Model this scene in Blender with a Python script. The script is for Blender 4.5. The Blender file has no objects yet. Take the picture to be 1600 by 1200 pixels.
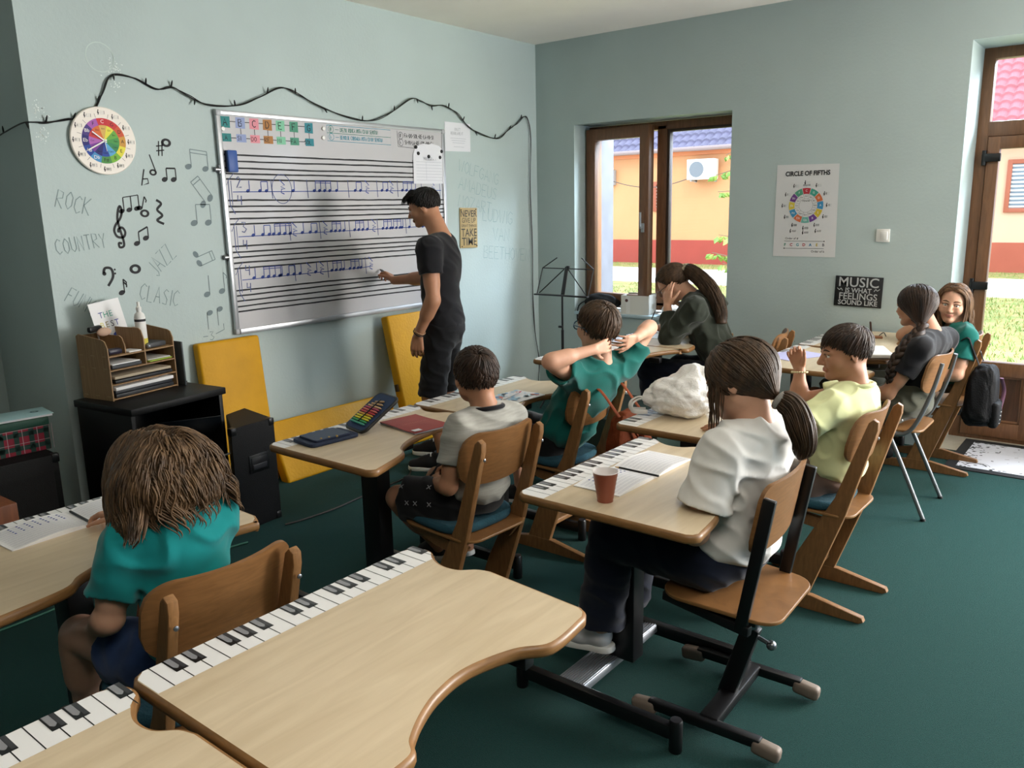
import bpy, bmesh, math, random
import numpy as np
from mathutils import Matrix, Vector
random.seed(7); np.random.seed(7)
SC = bpy.context.scene
COL = SC.collection

# ------------------------------------------------------------------ camera
cam_data = bpy.data.cameras.new('camera')
cam = bpy.data.objects.new('camera', cam_data); COL.objects.link(cam)
cam.matrix_world = Matrix(((0.78438, -0.11497, 0.60953, 4.20),
                           (0.61993, 0.17847, -0.76409, -5.66),
                           (-0.02094, 0.97720, 0.21126, 1.58),
                           (0, 0, 0, 1)))
cam_data.sensor_width = 36.0
cam_data.lens = 36.0 * 1273.0 / 1600.0
cam_data.clip_start = 0.05
SC.camera = cam

# ------------------------------------------------------------------ sky, sun, daylight at the windows
world = bpy.data.worlds.new('sky'); SC.world = world; world.use_nodes = True
wn = world.node_tree; wn.nodes.clear()
wo = wn.nodes.new('ShaderNodeOutputWorld'); wb = wn.nodes.new('ShaderNodeBackground')
wb.inputs[0].default_value = (0.72, 0.86, 1.0, 1); wb.inputs[1].default_value = 4.6
wn.links.new(wb.outputs[0], wo.inputs[0])

def add_light(name, kind, loc, aim, energy, color=(1, 1, 1), **kw):
    d = bpy.data.lights.new(name, kind); d.energy = energy; d.color = color
    for k, v in kw.items(): setattr(d, k, v)
    o = bpy.data.objects.new(name, d); COL.objects.link(o); o.location = loc
    o.rotation_euler = Vector(aim).to_track_quat('-Z', 'Y').to_euler()
    return o
add_light('sun', 'SUN', (0, -6, 12), (-0.45, 0.62, -0.64), 0.9, (1.0, 0.86, 0.66), angle=0.01)
# daylight entering by the shop window on the door wall (beyond the frame); fill lamp added above the first desks
add_light('window_daylight', 'AREA', (5.95, -0.05, 1.45), (-0.55, -1, -0.12), 305, (1.0, 0.965, 0.91), shape='RECTANGLE', size=2.1, size_y=1.9)
add_light('window_ground_glow', 'AREA', (5.95, -0.10, 1.30), (-0.45, -0.72, 0.68), 200, (1.0, 0.95, 0.90), shape='RECTANGLE', size=2.0, size_y=1.4)
add_light('added_desk_fill', 'AREA', (4.6, -5.4, 2.79), (0, 0, -1), 40, (1.0, 0.94, 0.84), shape='RECTANGLE', size=1.1, size_y=1.1)
# fill lamps added out of sight above the window and the door heads
add_light('added_sky_fill_window', 'AREA', (2.3, 2.0, 3.5), (-0.45, -0.9, -0.85), 900, (0.72, 0.86, 1.0), shape='RECTANGLE', size=2.4, size_y=1.2)
add_light('added_sky_fill_door', 'AREA', (5.2, 2.0, 3.6), (-0.4, -0.9, -0.9), 800, (0.72, 0.86, 1.0), shape='RECTANGLE', size=2.4, size_y=1.2)
def portal(name, loc, aim, sx, sy):
    o = add_light(name, 'AREA', loc, aim, 1, shape='RECTANGLE', size=sx, size_y=sy); o.data.cycles.is_portal = True
portal('window_portal', (1.04, 0.50, 1.48), (0, -1, 0), 1.5, 1.6)
portal('door_portal', (3.75, 0.50, 1.30), (0, -1, 0), 1.3, 2.6)

SC.view_settings.view_transform = 'Standard'; SC.view_settings.look = 'None'
SC.view_settings.gamma = 1.0; SC.view_settings.use_curve_mapping = False
SC.view_settings.exposure = -0.06
SC.cycles.max_bounces = 8; SC.cycles.diffuse_bounces = 5; SC.cycles.transparent_max_bounces = 24
SC.cycles.use_denoising = True
SC.cycles.sample_clamp_indirect = 6.0
SC.cycles.caustics_reflective = False; SC.cycles.caustics_refractive = False

# ------------------------------------------------------------------ materials
def lin(c):
    if isinstance(c, str): c = [int(c[i:i+2], 16) / 255 for i in (0, 2, 4)]
    return tuple((x / 12.92 if x <= 0.04045 else ((x + 0.055) / 1.055) ** 2.4) for x in c)
MATS = {}
def mat(name, col, rough=0.6, metal=0.0, spec=0.5, var=0.0, scale=20.0, stretch=None, bump=0.0, bscale=None,
        col2=None, detail=3.0, sss=0.0, sheen=0.0, coat=0.0, emit=None, aniso=None):
    if name in MATS: return MATS[name]
    m = bpy.data.materials.new(name); m.use_nodes = True; nt = m.node_tree
    p = nt.nodes['Principled BSDF']; c = lin(col)
    p.inputs['Base Color'].default_value = (*c, 1); p.inputs['Roughness'].default_value = rough
    p.inputs['Metallic'].default_value = metal; p.inputs['Specular IOR Level'].default_value = spec
    if coat: p.inputs['Coat Weight'].default_value = coat; p.inputs['Coat Roughness'].default_value = 0.12
    if sheen: p.inputs['Sheen Weight'].default_value = sheen
    if sss:
        p.inputs['Subsurface Weight'].default_value = sss
        p.inputs['Subsurface Radius'].default_value = (0.008, 0.003, 0.0015); p.inputs['Subsurface Scale'].default_value = 1.0
    if var or bump or col2:
        tc = nt.nodes.new('ShaderNodeTexCoord'); mp = nt.nodes.new('ShaderNodeMapping')
        nt.links.new(tc.outputs['Object'], mp.inputs[0])
        if stretch: mp.inputs['Scale'].default_value = stretch
        nz = nt.nodes.new('ShaderNodeTexNoise'); nz.inputs['Scale'].default_value = scale; nz.inputs['Detail'].default_value = detail
        nt.links.new(mp.outputs[0], nz.inputs['Vector'])
        if var or col2:
            r = nt.nodes.new('ShaderNodeValToRGB'); e = r.color_ramp.elements
            d = lin(col2) if col2 else tuple(max(0, x * (1 - var)) for x in c)
            u = c if col2 else tuple(min(1, x * (1 + var)) for x in c)
            e[0].position = 0.33; e[0].color = (*d, 1); e[1].position = 0.67; e[1].color = (*u, 1)
            nt.links.new(nz.outputs['Fac'], r.inputs[0]); nt.links.new(r.outputs[0], p.inputs['Base Color'])
        if bump:
            n2 = nz
            if bscale:
                n2 = nt.nodes.new('ShaderNodeTexNoise'); n2.inputs['Scale'].default_value = bscale; n2.inputs['Detail'].default_value = 4
                nt.links.new(mp.outputs[0], n2.inputs['Vector'])
            b = nt.nodes.new('ShaderNodeBump'); b.inputs['Strength'].default_value = bump; b.inputs['Distance'].default_value = 0.01
            nt.links.new(n2.outputs['Fac'], b.inputs['Height']); nt.links.new(b.outputs[0], p.inputs['Normal'])
    MATS[name] = m; return m
def flat(hexcol, rough=0.7): return mat('ink_' + hexcol + ('' if rough == 0.7 else '_g'), hexcol, rough)

def wall_material():
    m = mat('teal_wall_paint', (0.705, 0.762, 0.757), 0.62, spec=0.3, var=0.035, scale=1.6, bump=0.12, bscale=55)
    return m
def glass_material():
    m = bpy.data.materials.new('window_glass'); m.use_nodes = True; nt = m.node_tree; nt.nodes.clear()
    o = nt.nodes.new('ShaderNodeOutputMaterial'); t = nt.nodes.new('ShaderNodeBsdfTransparent'); g = nt.nodes.new('ShaderNodeBsdfGlossy')
    g.inputs['Roughness'].default_value = 0.02; t.inputs[0].default_value = (0.99, 0.99, 0.99, 1)
    f = nt.nodes.new('ShaderNodeFresnel'); f.inputs[0].default_value = 1.22; x = nt.nodes.new('ShaderNodeMixShader')
    nt.links.new(f.outputs[0], x.inputs[0]); nt.links.new(t.outputs[0], x.inputs[1]); nt.links.new(g.outputs[0], x.inputs[2])
    nt.links.new(x.outputs[0], o.inputs[0]); return m
def wave_material(name, c1, c2, scale, axis_scale, rough=0.5, dist=3.0, bump=0.0):
    """Long-grain wood: stretched noise feeding a wave."""
    m = bpy.data.materials.new(name); m.use_nodes = True; nt = m.node_tree; p = nt.nodes['Principled BSDF']
    tc = nt.nodes.new('ShaderNodeTexCoord'); mp = nt.nodes.new('ShaderNodeMapping'); mp.inputs['Scale'].default_value = axis_scale
    nt.links.new(tc.outputs['Object'], mp.inputs[0])
    nz = nt.nodes.new('ShaderNodeTexNoise'); nz.inputs['Scale'].default_value = scale; nz.inputs['Detail'].default_value = 6
    nz.inputs['Distortion'].default_value = dist * 0.3; nt.links.new(mp.outputs[0], nz.inputs['Vector'])
    r = nt.nodes.new('ShaderNodeValToRGB'); e = r.color_ramp.elements
    e[0].position = 0.3; e[0].color = (*lin(c1), 1); e[1].position = 0.7; e[1].color = (*lin(c2), 1)
    nt.links.new(nz.outputs['Fac'], r.inputs[0]); nt.links.new(r.outputs[0], p.inputs['Base Color'])
    p.inputs['Roughness'].default_value = rough
    if bump:
        b = nt.nodes.new('ShaderNodeBump'); b.inputs['Strength'].default_value = bump; b.inputs['Distance'].default_value = 0.004
        nt.links.new(nz.outputs['Fac'], b.inputs['Height']); nt.links.new(b.outputs[0], p.inputs['Normal'])
    return m
WALL = wall_material(); GLASS = glass_material()
BIRCH = wave_material('birch_laminate', (0.77, 0.695, 0.575), (0.83, 0.76, 0.645), 3.0, (9, 1.2, 9), 0.32)
EDGE = wave_material('brown_edge_band', (0.46, 0.325, 0.18), (0.56, 0.405, 0.235), 6.0, (3, 3, 30), 0.42)
PLY = wave_material('amber_plywood', (0.45, 0.31, 0.175), (0.52, 0.365, 0.215), 5.0, (3, 3, 22), 0.38)
BEECH = wave_material('worn_beech', (0.46, 0.325, 0.19), (0.55, 0.395, 0.24), 6.0, (14, 14, 2.5), 0.42, bump=0.15)
WALNUT = wave_material('walnut_foil', (0.25, 0.155, 0.095), (0.36, 0.235, 0.15), 3.0, (16, 16, 1.5), 0.42)
MDF = wave_material('brown_mdf', (0.52, 0.40, 0.27), (0.64, 0.51, 0.36), 5.0, (18, 18, 1.2), 0.6)
BLACKM = mat('black_painted_steel', '0c0c0e', 0.38)
BLACKW = mat('black_board', '060607', 0.5, spec=.3, var=0.3, scale=9)
SPK = mat('black_speaker_vinyl', '060608', 0.6, spec=.3, bump=0.25, bscale=220)
ALU = mat('brushed_aluminium', 'b9bdc4', 0.34, 0.9)
CHROME = mat('chrome', '8f9296', 0.28, 0.85); TUBE = mat('grey_steel_tube', '74777a', 0.45, 0.6)
PAPER = mat('white_paper', 'e9e9ea', 0.75)
WHITEP = mat('white_plastic', 'e6e5e1', 0.4)
GREY = mat('grey_plastic', 'a7a9ad', 0.45)
BEIGEP = mat('taupe_rubber', '75685d', 0.6)
MUSTARD = mat('mustard_leatherette', 'c8930f', 0.55, spec=.25, bump=0.2, bscale=60, var=0.06, scale=7)
TEALPAD = mat('teal_cushion_cloth', '1b4553', 0.95, bump=0.35, bscale=160, var=0.12, scale=30)

# ------------------------------------------------------------------ mesh builder
def v3(*a): return np.array(a if len(a) > 1 else a[0], float)
def nrm(v): v = np.asarray(v, float); return v / (np.linalg.norm(v) + 1e-12)
def frame(fwd, up=(0, 0, 1)):
    f = nrm(fwd); u = np.asarray(up, float); u = nrm(u - f * (u @ f)); l = np.cross(u, f)
    return np.stack([f, l, u], 1)               # columns: forward, left, up
def rotz(a): c, s = math.cos(a), math.sin(a); return np.array([[c, -s, 0], [s, c, 0], [0, 0, 1.]])
def rot(axis, a): return np.array(Matrix.Rotation(a, 3, Vector(axis)))

class MB:
    def __init__(s): s.v = []; s.f = []; s.m = []; s.mats = []; s.off = 0
    def mi(s, m):
        if m not in s.mats: s.mats.append(m)
        return s.mats.index(m)
    def add(s, V, F, m, R=None, t=None):
        V = np.asarray(V, float).reshape(-1, 3)
        if R is not None: V = V @ np.asarray(R).T
        if t is not None: V = V + np.asarray(t, float)
        s.v.append(V); o = s.off; k = s.mi(m)
        for f in F: s.f.append([i + o for i in f]); s.m.append(k)
        s.off += len(V); return s
    def bm(s, b, m, R=None, t=None):
        b.verts.index_update()
        s.add([v.co[:] for v in b.verts], [[v.index for v in f.verts] for f in b.faces], m, R, t); b.free(); return s
    def box(s, c, size, m, bev=0.0, R=None, seg=2):
        b = bmesh.new(); bmesh.ops.create_cube(b, size=1.0)
        for v in b.verts: v.co = Vector((v.co.x * size[0], v.co.y * size[1], v.co.z * size[2]))
        if bev: bmesh.ops.bevel(b, geom=b.edges[:], offset=min(bev, min(size) * 0.49), segments=seg, profile=0.5, affect='EDGES')
        return s.bm(b, m, R, c)
    def boxx(s, lo, hi, m, bev=0.0):
        lo = np.array(lo, float); hi = np.array(hi, float); return s.box((lo + hi) / 2, hi - lo, m, bev)
    def tube(s, pts, rad, m, n=10, cap=True, close=False, squash=None):
        P = np.asarray(pts, float); k = len(P); rad = np.broadcast_to(np.asarray(rad, float), (k,))
        T = np.gradient(P, axis=0) if not close else np.roll(P, -1, 0) - np.roll(P, 1, 0)
        T /= (np.linalg.norm(T, axis=1, keepdims=True) + 1e-12)
        a = np.array([0, 0, 1.]) if abs(T[0][2]) < 0.9 else np.array([1., 0, 0])
        u = nrm(np.cross(T[0], a)); V = []
        for i in range(k):
            u = nrm(u - T[i] * (u @ T[i])); w = np.cross(T[i], u)
            for j in range(n):
                q = 2 * math.pi * j / n
                V.append(P[i] + rad[i] * (math.cos(q) * u + math.sin(q) * w * (squash or 1)))
        F = []
        for i in range(k if close else k - 1):
            i2 = (i + 1) % k
            for j in range(n): F.append([i * n + j, i * n + (j + 1) % n, i2 * n + (j + 1) % n, i2 * n + j])
        if cap and not close: F += [list(range(n))[::-1], [(k - 1) * n + j for j in range(n)]]
        return s.add(V, F, m)
    def bar(s, a, b, w, h, m, bev=0.003, up=(0, 0, 1)):
        a, b = v3(a), v3(b); L = np.linalg.norm(b - a); return s.box((a + b) / 2, (L, w, h), m, bev, frame(b - a, up))
    def cyl(s, a, b, r, m, n=20, r2=None): return s.tube([a, b], [r, r if r2 is None else r2], m, n)
    def lathe(s, prof, c, m, n=32, R=None, cap=True):
        V = []; F = []; k = len(prof)
        for r, z in prof:
            for j in range(n): q = 2 * math.pi * j / n; V.append((r * math.cos(q), r * math.sin(q), z))
        for i in range(k - 1):
            for j in range(n): F.append([i * n + j, i * n + (j + 1) % n, (i + 1) * n + (j + 1) % n, (i + 1) * n + j])
        if cap and prof[0][0] > 1e-5: F.append(list(range(n))[::-1])
        if cap and prof[-1][0] > 1e-5: F.append([(k - 1) * n + j for j in range(n)])
        return s.add(V, F, m, R, c)
    def sphere(s, c, r, m, R=None, nu=20, nv=12):
        r = np.broadcast_to(np.asarray(r, float), (3,)); b = bmesh.new()
        bmesh.ops.create_uvsphere(b, u_segments=nu, v_segments=nv, radius=1.0)
        for v in b.verts: v.co = Vector((v.co.x * r[0], v.co.y * r[1], v.co.z * r[2]))
        return s.bm(b, m, R, c)
    def prism(s, poly, z0, z1, mtop, mside=None, bev=0.0, R=None, t=None):
        P = np.asarray(poly, float); n = len(P)
        if 0.5 * np.sum(P[:, 0] * np.roll(P[:, 1], -1) - np.roll(P[:, 0], -1) * P[:, 1]) < 0: P = P[::-1]
        e1 = P - np.roll(P, 1, 0); e2 = np.roll(P, -1, 0) - P
        n1 = np.stack([e1[:, 1], -e1[:, 0]], 1); n2 = np.stack([e2[:, 1], -e2[:, 0]], 1)
        N = n1 / (np.linalg.norm(n1, axis=1, keepdims=True) + 1e-9) + n2 / (np.linalg.norm(n2, axis=1, keepdims=True) + 1e-9)
        N /= (np.linalg.norm(N, axis=1, keepdims=True) + 1e-9)
        rings = [(0, z0), (0, z1)] if not bev else [(bev, z0), (bev * .3, z0 + bev * .3), (0, z0 + bev), (0, z1 - bev), (bev * .3, z1 - bev * .3), (bev, z1)]
        V = [np.column_stack([P - N * d, np.full(n, z)]) for d, z in rings]; k = len(rings)
        F = [[i * n + j, i * n + (j + 1) % n, (i + 1) * n + (j + 1) % n, (i + 1) * n + j] for i in range(k - 1) for j in range(n)]
        V = np.concatenate(V); s.add(V, F, mside or mtop, R, t)
        s.add(V[-n:], [list(range(n))], mtop, R, t); s.add(V[:n], [list(range(n))[::-1]], mside or mtop, R, t); return s
    def build(s, name, parent=None, sharp=0.7, smooth=True):
        me = bpy.data.meshes.new(name)
        V = np.concatenate(s.v) if s.v else np.zeros((0, 3))
        me.from_pydata(V.tolist(), [], s.f); me.validate(clean_customdata=False)
        for m in s.mats: me.materials.append(m)
        if len(me.polygons) == len(s.m): me.polygons.foreach_set('material_index', s.m)
        if smooth:
            me.polygons.foreach_set('use_smooth', [True] * len(me.polygons))
            if sharp is not None: me.set_sharp_from_angle(angle=sharp)
        me.update(); o = bpy.data.objects.new(name, me); COL.objects.link(o)
        if parent is not None: attach(o, parent)
        return o
def attach(o, parent):
    o.parent = parent; o.matrix_parent_inverse = parent.matrix_world.inverted() if parent.matrix_world != Matrix() else Matrix()
def tag(o, label=None, cat=None, group=None, kind=None):
    for k, v in (('label', label), ('category', cat), ('group', group), ('kind', kind)):
        if v: o[k] = v
    return o
def thing(name, label, cat, loc=(0, 0, 0), group=None, rz=0.0):
    o = bpy.data.objects.new(name, None); COL.objects.link(o); o.empty_display_size = 0.1
    o.matrix_world = Matrix.Translation(Vector(loc)) @ Matrix.Rotation(rz, 4, 'Z')
    return tag(o, label, cat, group)
def loc_part(mb, name, root, **kw):             # mesh given in the root's own coordinates
    o = mb.build(name, **kw); o.parent = root; return o
def copy_tree(o, parent=None):
    c = o.copy(); COL.objects.link(c)
    if parent is not None: c.parent = parent
    for ch in list(o.children): copy_tree(ch, c)
    return c
def place(o, loc, rz=0.0): o.matrix_world = Matrix.Translation(Vector(loc)) @ Matrix.Rotation(rz, 4, 'Z'); return o

# flat drawing on a plane
TXT = {}
def text_geo(txt, size=1.0, bold=0.0):
    key = (txt, bold)
    if key not in TXT:
        c = bpy.data.curves.new('lettering', 'FONT'); c.body = txt; c.size = 1.0; c.align_x = 'CENTER'; c.align_y = 'CENTER'
        c.offset = bold; c.resolution_u = 3
        o = bpy.data.objects.new('lettering', c); COL.objects.link(o); dg = bpy.context.evaluated_depsgraph_get()
        me = bpy.data.meshes.new_from_object(o.evaluated_get(dg))
        V = np.array([v.co[:] for v in me.vertices]).reshape(-1, 3); F = [list(p.vertices) for p in me.polygons]
        bpy.data.objects.remove(o); bpy.data.curves.remove(c); bpy.data.meshes.remove(me)
        TXT[key] = (V, F)
    V, F = TXT[key]; return V * size, F
class Plane:
    """Draws thin printed shapes on a plane: o + u*U + v*V, lifted off by eps*N."""
    def __init__(s, mb, o, U, V, eps=0.0008, step=0.00015):
        s.mb = mb; s.o = v3(o); s.U = nrm(U); s.V = nrm(V); s.N = np.cross(s.U, s.V); s.e = eps; s.st = step
    def pts(s, P, lift=0):
        P = np.asarray(P, float); return s.o + P[:, :1] * s.U + P[:, 1:2] * s.V + s.N * (s.e + lift * s.st)
    def poly(s, P, m, lift=0): s.mb.add(s.pts(P, lift), [list(range(len(P)))], m); return s
    def rect(s, u0, v0, u1, v1, m, lift=0): return s.poly([(u0, v0), (u1, v0), (u1, v1), (u0, v1)], m, lift)
    def disc(s, u, v, r, m, lift=0, n=20, ry=None, ang=0):
        ca, sa = math.cos(ang), math.sin(ang); ry = ry or r
        return s.poly([(u + r * math.cos(t) * ca - ry * math.sin(t) * sa, v + r * math.cos(t) * sa + ry * math.sin(t) * ca) for t in np.linspace(0, 2 * math.pi, n, endpoint=False)], m, lift)
    def ring(s, u, v, r0, r1, m, a0=0, a1=2 * math.pi, lift=0, n=24):
        t = np.linspace(a0, a1, n); A = [(u + r0 * math.cos(x), v + r0 * math.sin(x)) for x in t]; B = [(u + r1 * math.cos(x), v + r1 * math.sin(x)) for x in t]
        s.mb.add(s.pts(A + B, lift), [[i, i + 1, n + i + 1, n + i][::-1] for i in range(n - 1)], m); return s
    def line(s, P, w, m, lift=0):
        P = np.asarray(P, float); w = np.broadcast_to(np.asarray(w, float), (len(P),)) / 2
        T = np.gradient(P, axis=0); T /= (np.linalg.norm(T, axis=1, keepdims=True) + 1e-12); N = np.stack([-T[:, 1], T[:, 0]], 1)
        A = P + N * w[:, None]; B = P - N * w[:, None]; n = len(P)
        s.mb.add(s.pts(np.concatenate([A, B]), lift), [[i, n + i, n + i + 1, i + 1] for i in range(n - 1)], m); return s
    def curve(s, P, w, m, lift=0, k=6): return s.line(spline(P, k), w, m, lift)
    def text(s, txt, u, v, size, m, ang=0, lift=0, bold=0.0, sx=1.0):
        V, F = text_geo(txt, size, bold); V = V * [sx, 1, 1]; ca, sa = math.cos(ang), math.sin(ang)
        P = np.column_stack([u + V[:, 0] * ca - V[:, 1] * sa, v + V[:, 0] * sa + V[:, 1] * ca])
        if len(P): s.mb.add(s.pts(P, lift), F, m)
        return s
def spline(P, k=8, close=False):
    P = np.asarray(P, float); n = len(P); out = []
    for i in range(n if close else n - 1):
        if close: p0, p1, p2, p3 = P[(i - 1) % n], P[i], P[(i + 1) % n], P[(i + 2) % n]
        else: p0, p1, p2, p3 = P[max(i - 1, 0)], P[i], P[i + 1], P[min(i + 2, n - 1)]
        for t in np.linspace(0, 1, k, endpoint=False):
            out.append(0.5 * (2 * p1 + (p2 - p0) * t + (2 * p0 - 5 * p1 + 4 * p2 - p3) * t * t + (3 * p1 - p0 - 3 * p2 + p3) * t ** 3))
    if not close: out.append(P[-1])
    return np.array(out)

# ------------------------------------------------------------------ hand lettering as strokes (unit box, width 0.65)
SF = {'A': [[(0, 0), (.32, 1), (.64, 0)], [(.12, .38), (.52, .38)]], 'B': [[(0, 0), (0, 1), (.45, .95), (.5, .7), (.05, .53), (.55, .4), (.5, .05), (0, 0)]],
 'C': [[(.6, .85), (.35, 1), (.05, .75), (.02, .3), (.3, 0), (.6, .15)]], 'D': [[(0, 0), (0, 1), (.4, .92), (.6, .5), (.4, .06), (0, 0)]],
 'E': [[(.55, 1), (0, 1), (0, 0), (.58, 0)], [(0, .52), (.45, .52)]], 'F': [[(.58, 1), (0, 1), (0, 0)], [(0, .52), (.45, .52)]],
 'G': [[(.6, .85), (.3, 1), (.02, .7), (.05, .2), (.35, 0), (.6, .2), (.6, .45), (.35, .45)]], 'H': [[(0, 0), (0, 1)], [(.58, 0), (.58, 1)], [(0, .5), (.58, .5)]],
 'I': [[(.15, 0), (.15, 1)]], 'J': [[(.45, 1), (.45, .2), (.25, 0), (.05, .15)]], 'K': [[(0, 0), (0, 1)], [(.55, 1), (.02, .5), (.6, 0)]],
 'L': [[(0, 1), (0, 0), (.5, 0)]], 'M': [[(0, 0), (.08, 1), (.33, .35), (.58, 1), (.66, 0)]], 'N': [[(0, 0), (0, 1), (.55, 0), (.55, 1)]],
 'O': [[(.3, 1), (.03, .7), (.05, .25), (.3, 0), (.58, .25), (.58, .72), (.3, 1)]], 'P': [[(0, 0), (0, 1), (.5, .92), (.52, .6), (0, .48)]],
 'R': [[(0, 0), (0, 1), (.5, .92), (.5, .6), (.02, .5), (.58, 0)]], 'S': [[(.55, .88), (.3, 1), (.05, .78), (.5, .38), (.45, .05), (.02, .1)]],
 'T': [[(0, 1), (.65, 1)], [(.32, 1), (.32, 0)]], 'U': [[(0, 1), (.03, .2), (.28, 0), (.55, .2), (.56, 1)]], 'V': [[(0, 1), (.3, 0), (.6, 1)]],
 'W': [[(0, 1), (.15, 0), (.33, .7), (.5, 0), (.68, 1)]], 'Y': [[(0, 1), (.3, .5), (.6, 1)], [(.3, .5), (.28, 0)]], 'Z': [[(0, 1), (.58, 1), (0, 0), (.6, 0)]],
 'X': [[(0, 1), (.6, 0)], [(.6, 1), (0, 0)]],
 '-': [[(.1, .5), (.55, .5)]], '2': [[(.05, .8), (.3, 1), (.52, .78), (.05, 0), (.58, .05)]], '3': [[(.05, .95), (.5, .95), (.2, .58), (.55, .3), (.3, 0), (.02, .1)]],
 '4': [[(.1, 1), (.05, .5), (.5, .5)], [(.5, .95), (.45, 0)]], '#': [[(.15, 0), (.25, 1)], [(.4, 0), (.5, 1)], [(0, .33), (.6, .4)], [(.03, .65), (.63, .72)]],
 'b': [[(.1, 1), (.1, 0), (.5, .25), (.4, .5), (.1, .4)]], '1': [[(.1, .8), (.25, 1), (.25, 0)]], ' ': []}
def script(pl, txt, u, v, h, m, w=0.004, ang=0.0, sx=1.0, gap=0.22, jit=0.0, lift=0):
    ca, sa = math.cos(ang), math.sin(ang); x = 0.0
    for ch in txt:
        g = SF.get(ch, SF.get(ch.upper(), [])); wd = max([p[0] for st in g for p in st], default=0.35)
        dj = (random.random() - .5) * jit
        for st in g:
            P = [((x + px * sx) * h, (py + dj) * h) for px, py in st]
            P = [(u + a * ca - b * sa, v + a * sa + b * ca) for a, b in P]
            pl.line(P, w, m, lift)
        x += (wd + gap) * sx
    return x * h
CLEF = [(.02, -.62), (-.12, -.60), (-.10, -.78), (.08, -.74), (.10, -.5), (.0, .0), (-.06, .45), (.02, .85), (.12, 1.0), (.17, .75), (.05, .45), (-.18, .18), (-.26, -.08), (-.14, -.32), (.12, -.34), (.22, -.14), (.12, .06), (-.06, .02), (-.08, -.14)]
def clef(pl, u, v, s, m, w, ang=0, lift=0):
    P = spline(CLEF, 5) * s; ca, sa = math.cos(ang), math.sin(ang)
    pl.line(np.column_stack([u + P[:, 0] * ca - P[:, 1] * sa, v + P[:, 0] * sa + P[:, 1] * ca]), w, m, lift)
def head_dot(pl, u, v, s, m, lift=0, hollow=False, ang=0.35):
    if hollow: pl.mb.add(pl.pts([(u + r * math.cos(t), v + r * .8 * math.sin(t)) for r in (s * .55, s * 1.15) for t in np.linspace(0, 6.2832, 18, endpoint=False)], lift), [[i, (i + 1) % 18, 18 + (i + 1) % 18, 18 + i][::-1] for i in range(18)], m)
    else: pl.disc(u, v, s, m, lift, 14, s * .72, ang)
def notes(pl, u, v, s, m, n=1, stem=3.4, gap=2.6, beams=1, flags=0, tilt=0.0, w=None, lift=0, down=False, ang=0.0, beamw=0.5):
    """n note heads joined by stems and beams; s = head radius."""
    w = w or s * .35; ca, sa = math.cos(ang), math.sin(ang); sg = -1 if down else 1
    def T(x, y): return (u + (x * ca - y * sa) * s, v + (x * sa + y * ca) * s)
    xs = [i * gap for i in range(n)]; dy = lambda x: tilt * x
    for x in xs:
        head_dot(pl, *T(x, dy(x)), s, m, lift, ang=.35 + ang); sx = x + (.85 if not down else -.85)
        pl.line([T(sx, dy(x)), T(sx, dy(x) + sg * stem)], w, m, lift)
        for k in range(flags):
            y0 = dy(x) + sg * (stem - k * .8); pl.line([T(sx, y0), T(sx + .9, y0 - sg * 1.0), T(sx + .8, y0 - sg * 1.7)], w * 1.2, m, lift)
    if n > 1:
        for k in range(beams):
            o = (.85 if not down else -.85)
            pl.line([T(xs[0] + o, dy(xs[0]) + sg * (stem - k * .9)), T(xs[-1] + o, dy(xs[-1]) + sg * (stem - k * .9))], s * beamw, m, lift)
def rest(pl, u, v, s, m, w, lift=0):
    pl.line([(u - .5 * s, v + 1.2 * s), (u + .45 * s, v + .35 * s), (u - .35 * s, v + .1 * s), (u + .5 * s, v - .25 * s), (u - .2 * s, v - .3 * s), (u - .35 * s, v - .85 * s), (u + .3 * s, v - 1.1 * s)], w, m, lift)

# ================================================================== THE ROOM
H = 2.87
def wall_grid(name, axis, depth0, depth1, a0, a1, holes, m=WALL):
    """A wall of boxes around rectangular openings; axis 'x' runs along x with depth in y, 'y' the other way."""
    A = sorted({a0, a1, *[h[0] for h in holes], *[h[1] for h in holes]}); Z = sorted({0.0, H, *[h[2] for h in holes], *[h[3] for h in holes]})
    b = MB()
    for i in range(len(A) - 1):
        for j in range(len(Z) - 1):
            ca, cz = (A[i] + A[i + 1]) / 2, (Z[j] + Z[j + 1]) / 2
            if any(h[0] < ca < h[1] and h[2] < cz < h[3] for h in holes): continue
            if axis == 'x': b.boxx((A[i], depth0, Z[j]), (A[i + 1], depth1, Z[j + 1]), m)
            else: b.boxx((depth0, A[i], Z[j]), (depth1, A[i + 1], Z[j + 1]), m)
    o = b.build(name, smooth=False); o['kind'] = 'structure'; return o
WIN = (0.377, 1.712, 0.725, 2.219); DOOR = (3.183, 4.60, 0.0, 2.483)
wall_back = wall_grid('wall_back', 'x', 0.0, 0.52, -0.02, 7.4, [WIN, DOOR, (4.9, 7.0, 0.5, 2.4)])
wall_right = wall_grid('wall_right', 'y', 7.2, 7.4, -8.0, 0.0, [(-3.3, -0.7, 0.6, 2.3)], mat('darkened_unseen_wall', '364243', .7))  # unseen right and rear walls darkened to cut bounced light
wall_rear = wall_grid('wall_rear', 'x', -8.2, -8.0, -0.95, 7.4, [], MATS['darkened_unseen_wall'])
b = MB(); b.boxx((-0.75, -3.222, 0), (0, 0.52, H), WALL); b.boxx((-0.75, -3.95, 0), (0.010, -3.222, H), WALL)
wall_left = b.build('wall_left', smooth=False); wall_left['kind'] = 'structure'
wall_recess = wall_grid('wall_recess', 'y', -0.95, -0.75, -8.0, -3.90, [])
CARPET = mat('green_carpet', '133b38', 0.95, spec=0.08, var=0.20, scale=240, bump=0.6, bscale=420, detail=2, sheen=0.05)
b = MB(); b.boxx((-0.95, -8.2, -0.12), (7.4, 0.02, 0), CARPET)
tag(b.build('floor', smooth=False), kind='structure')
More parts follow.
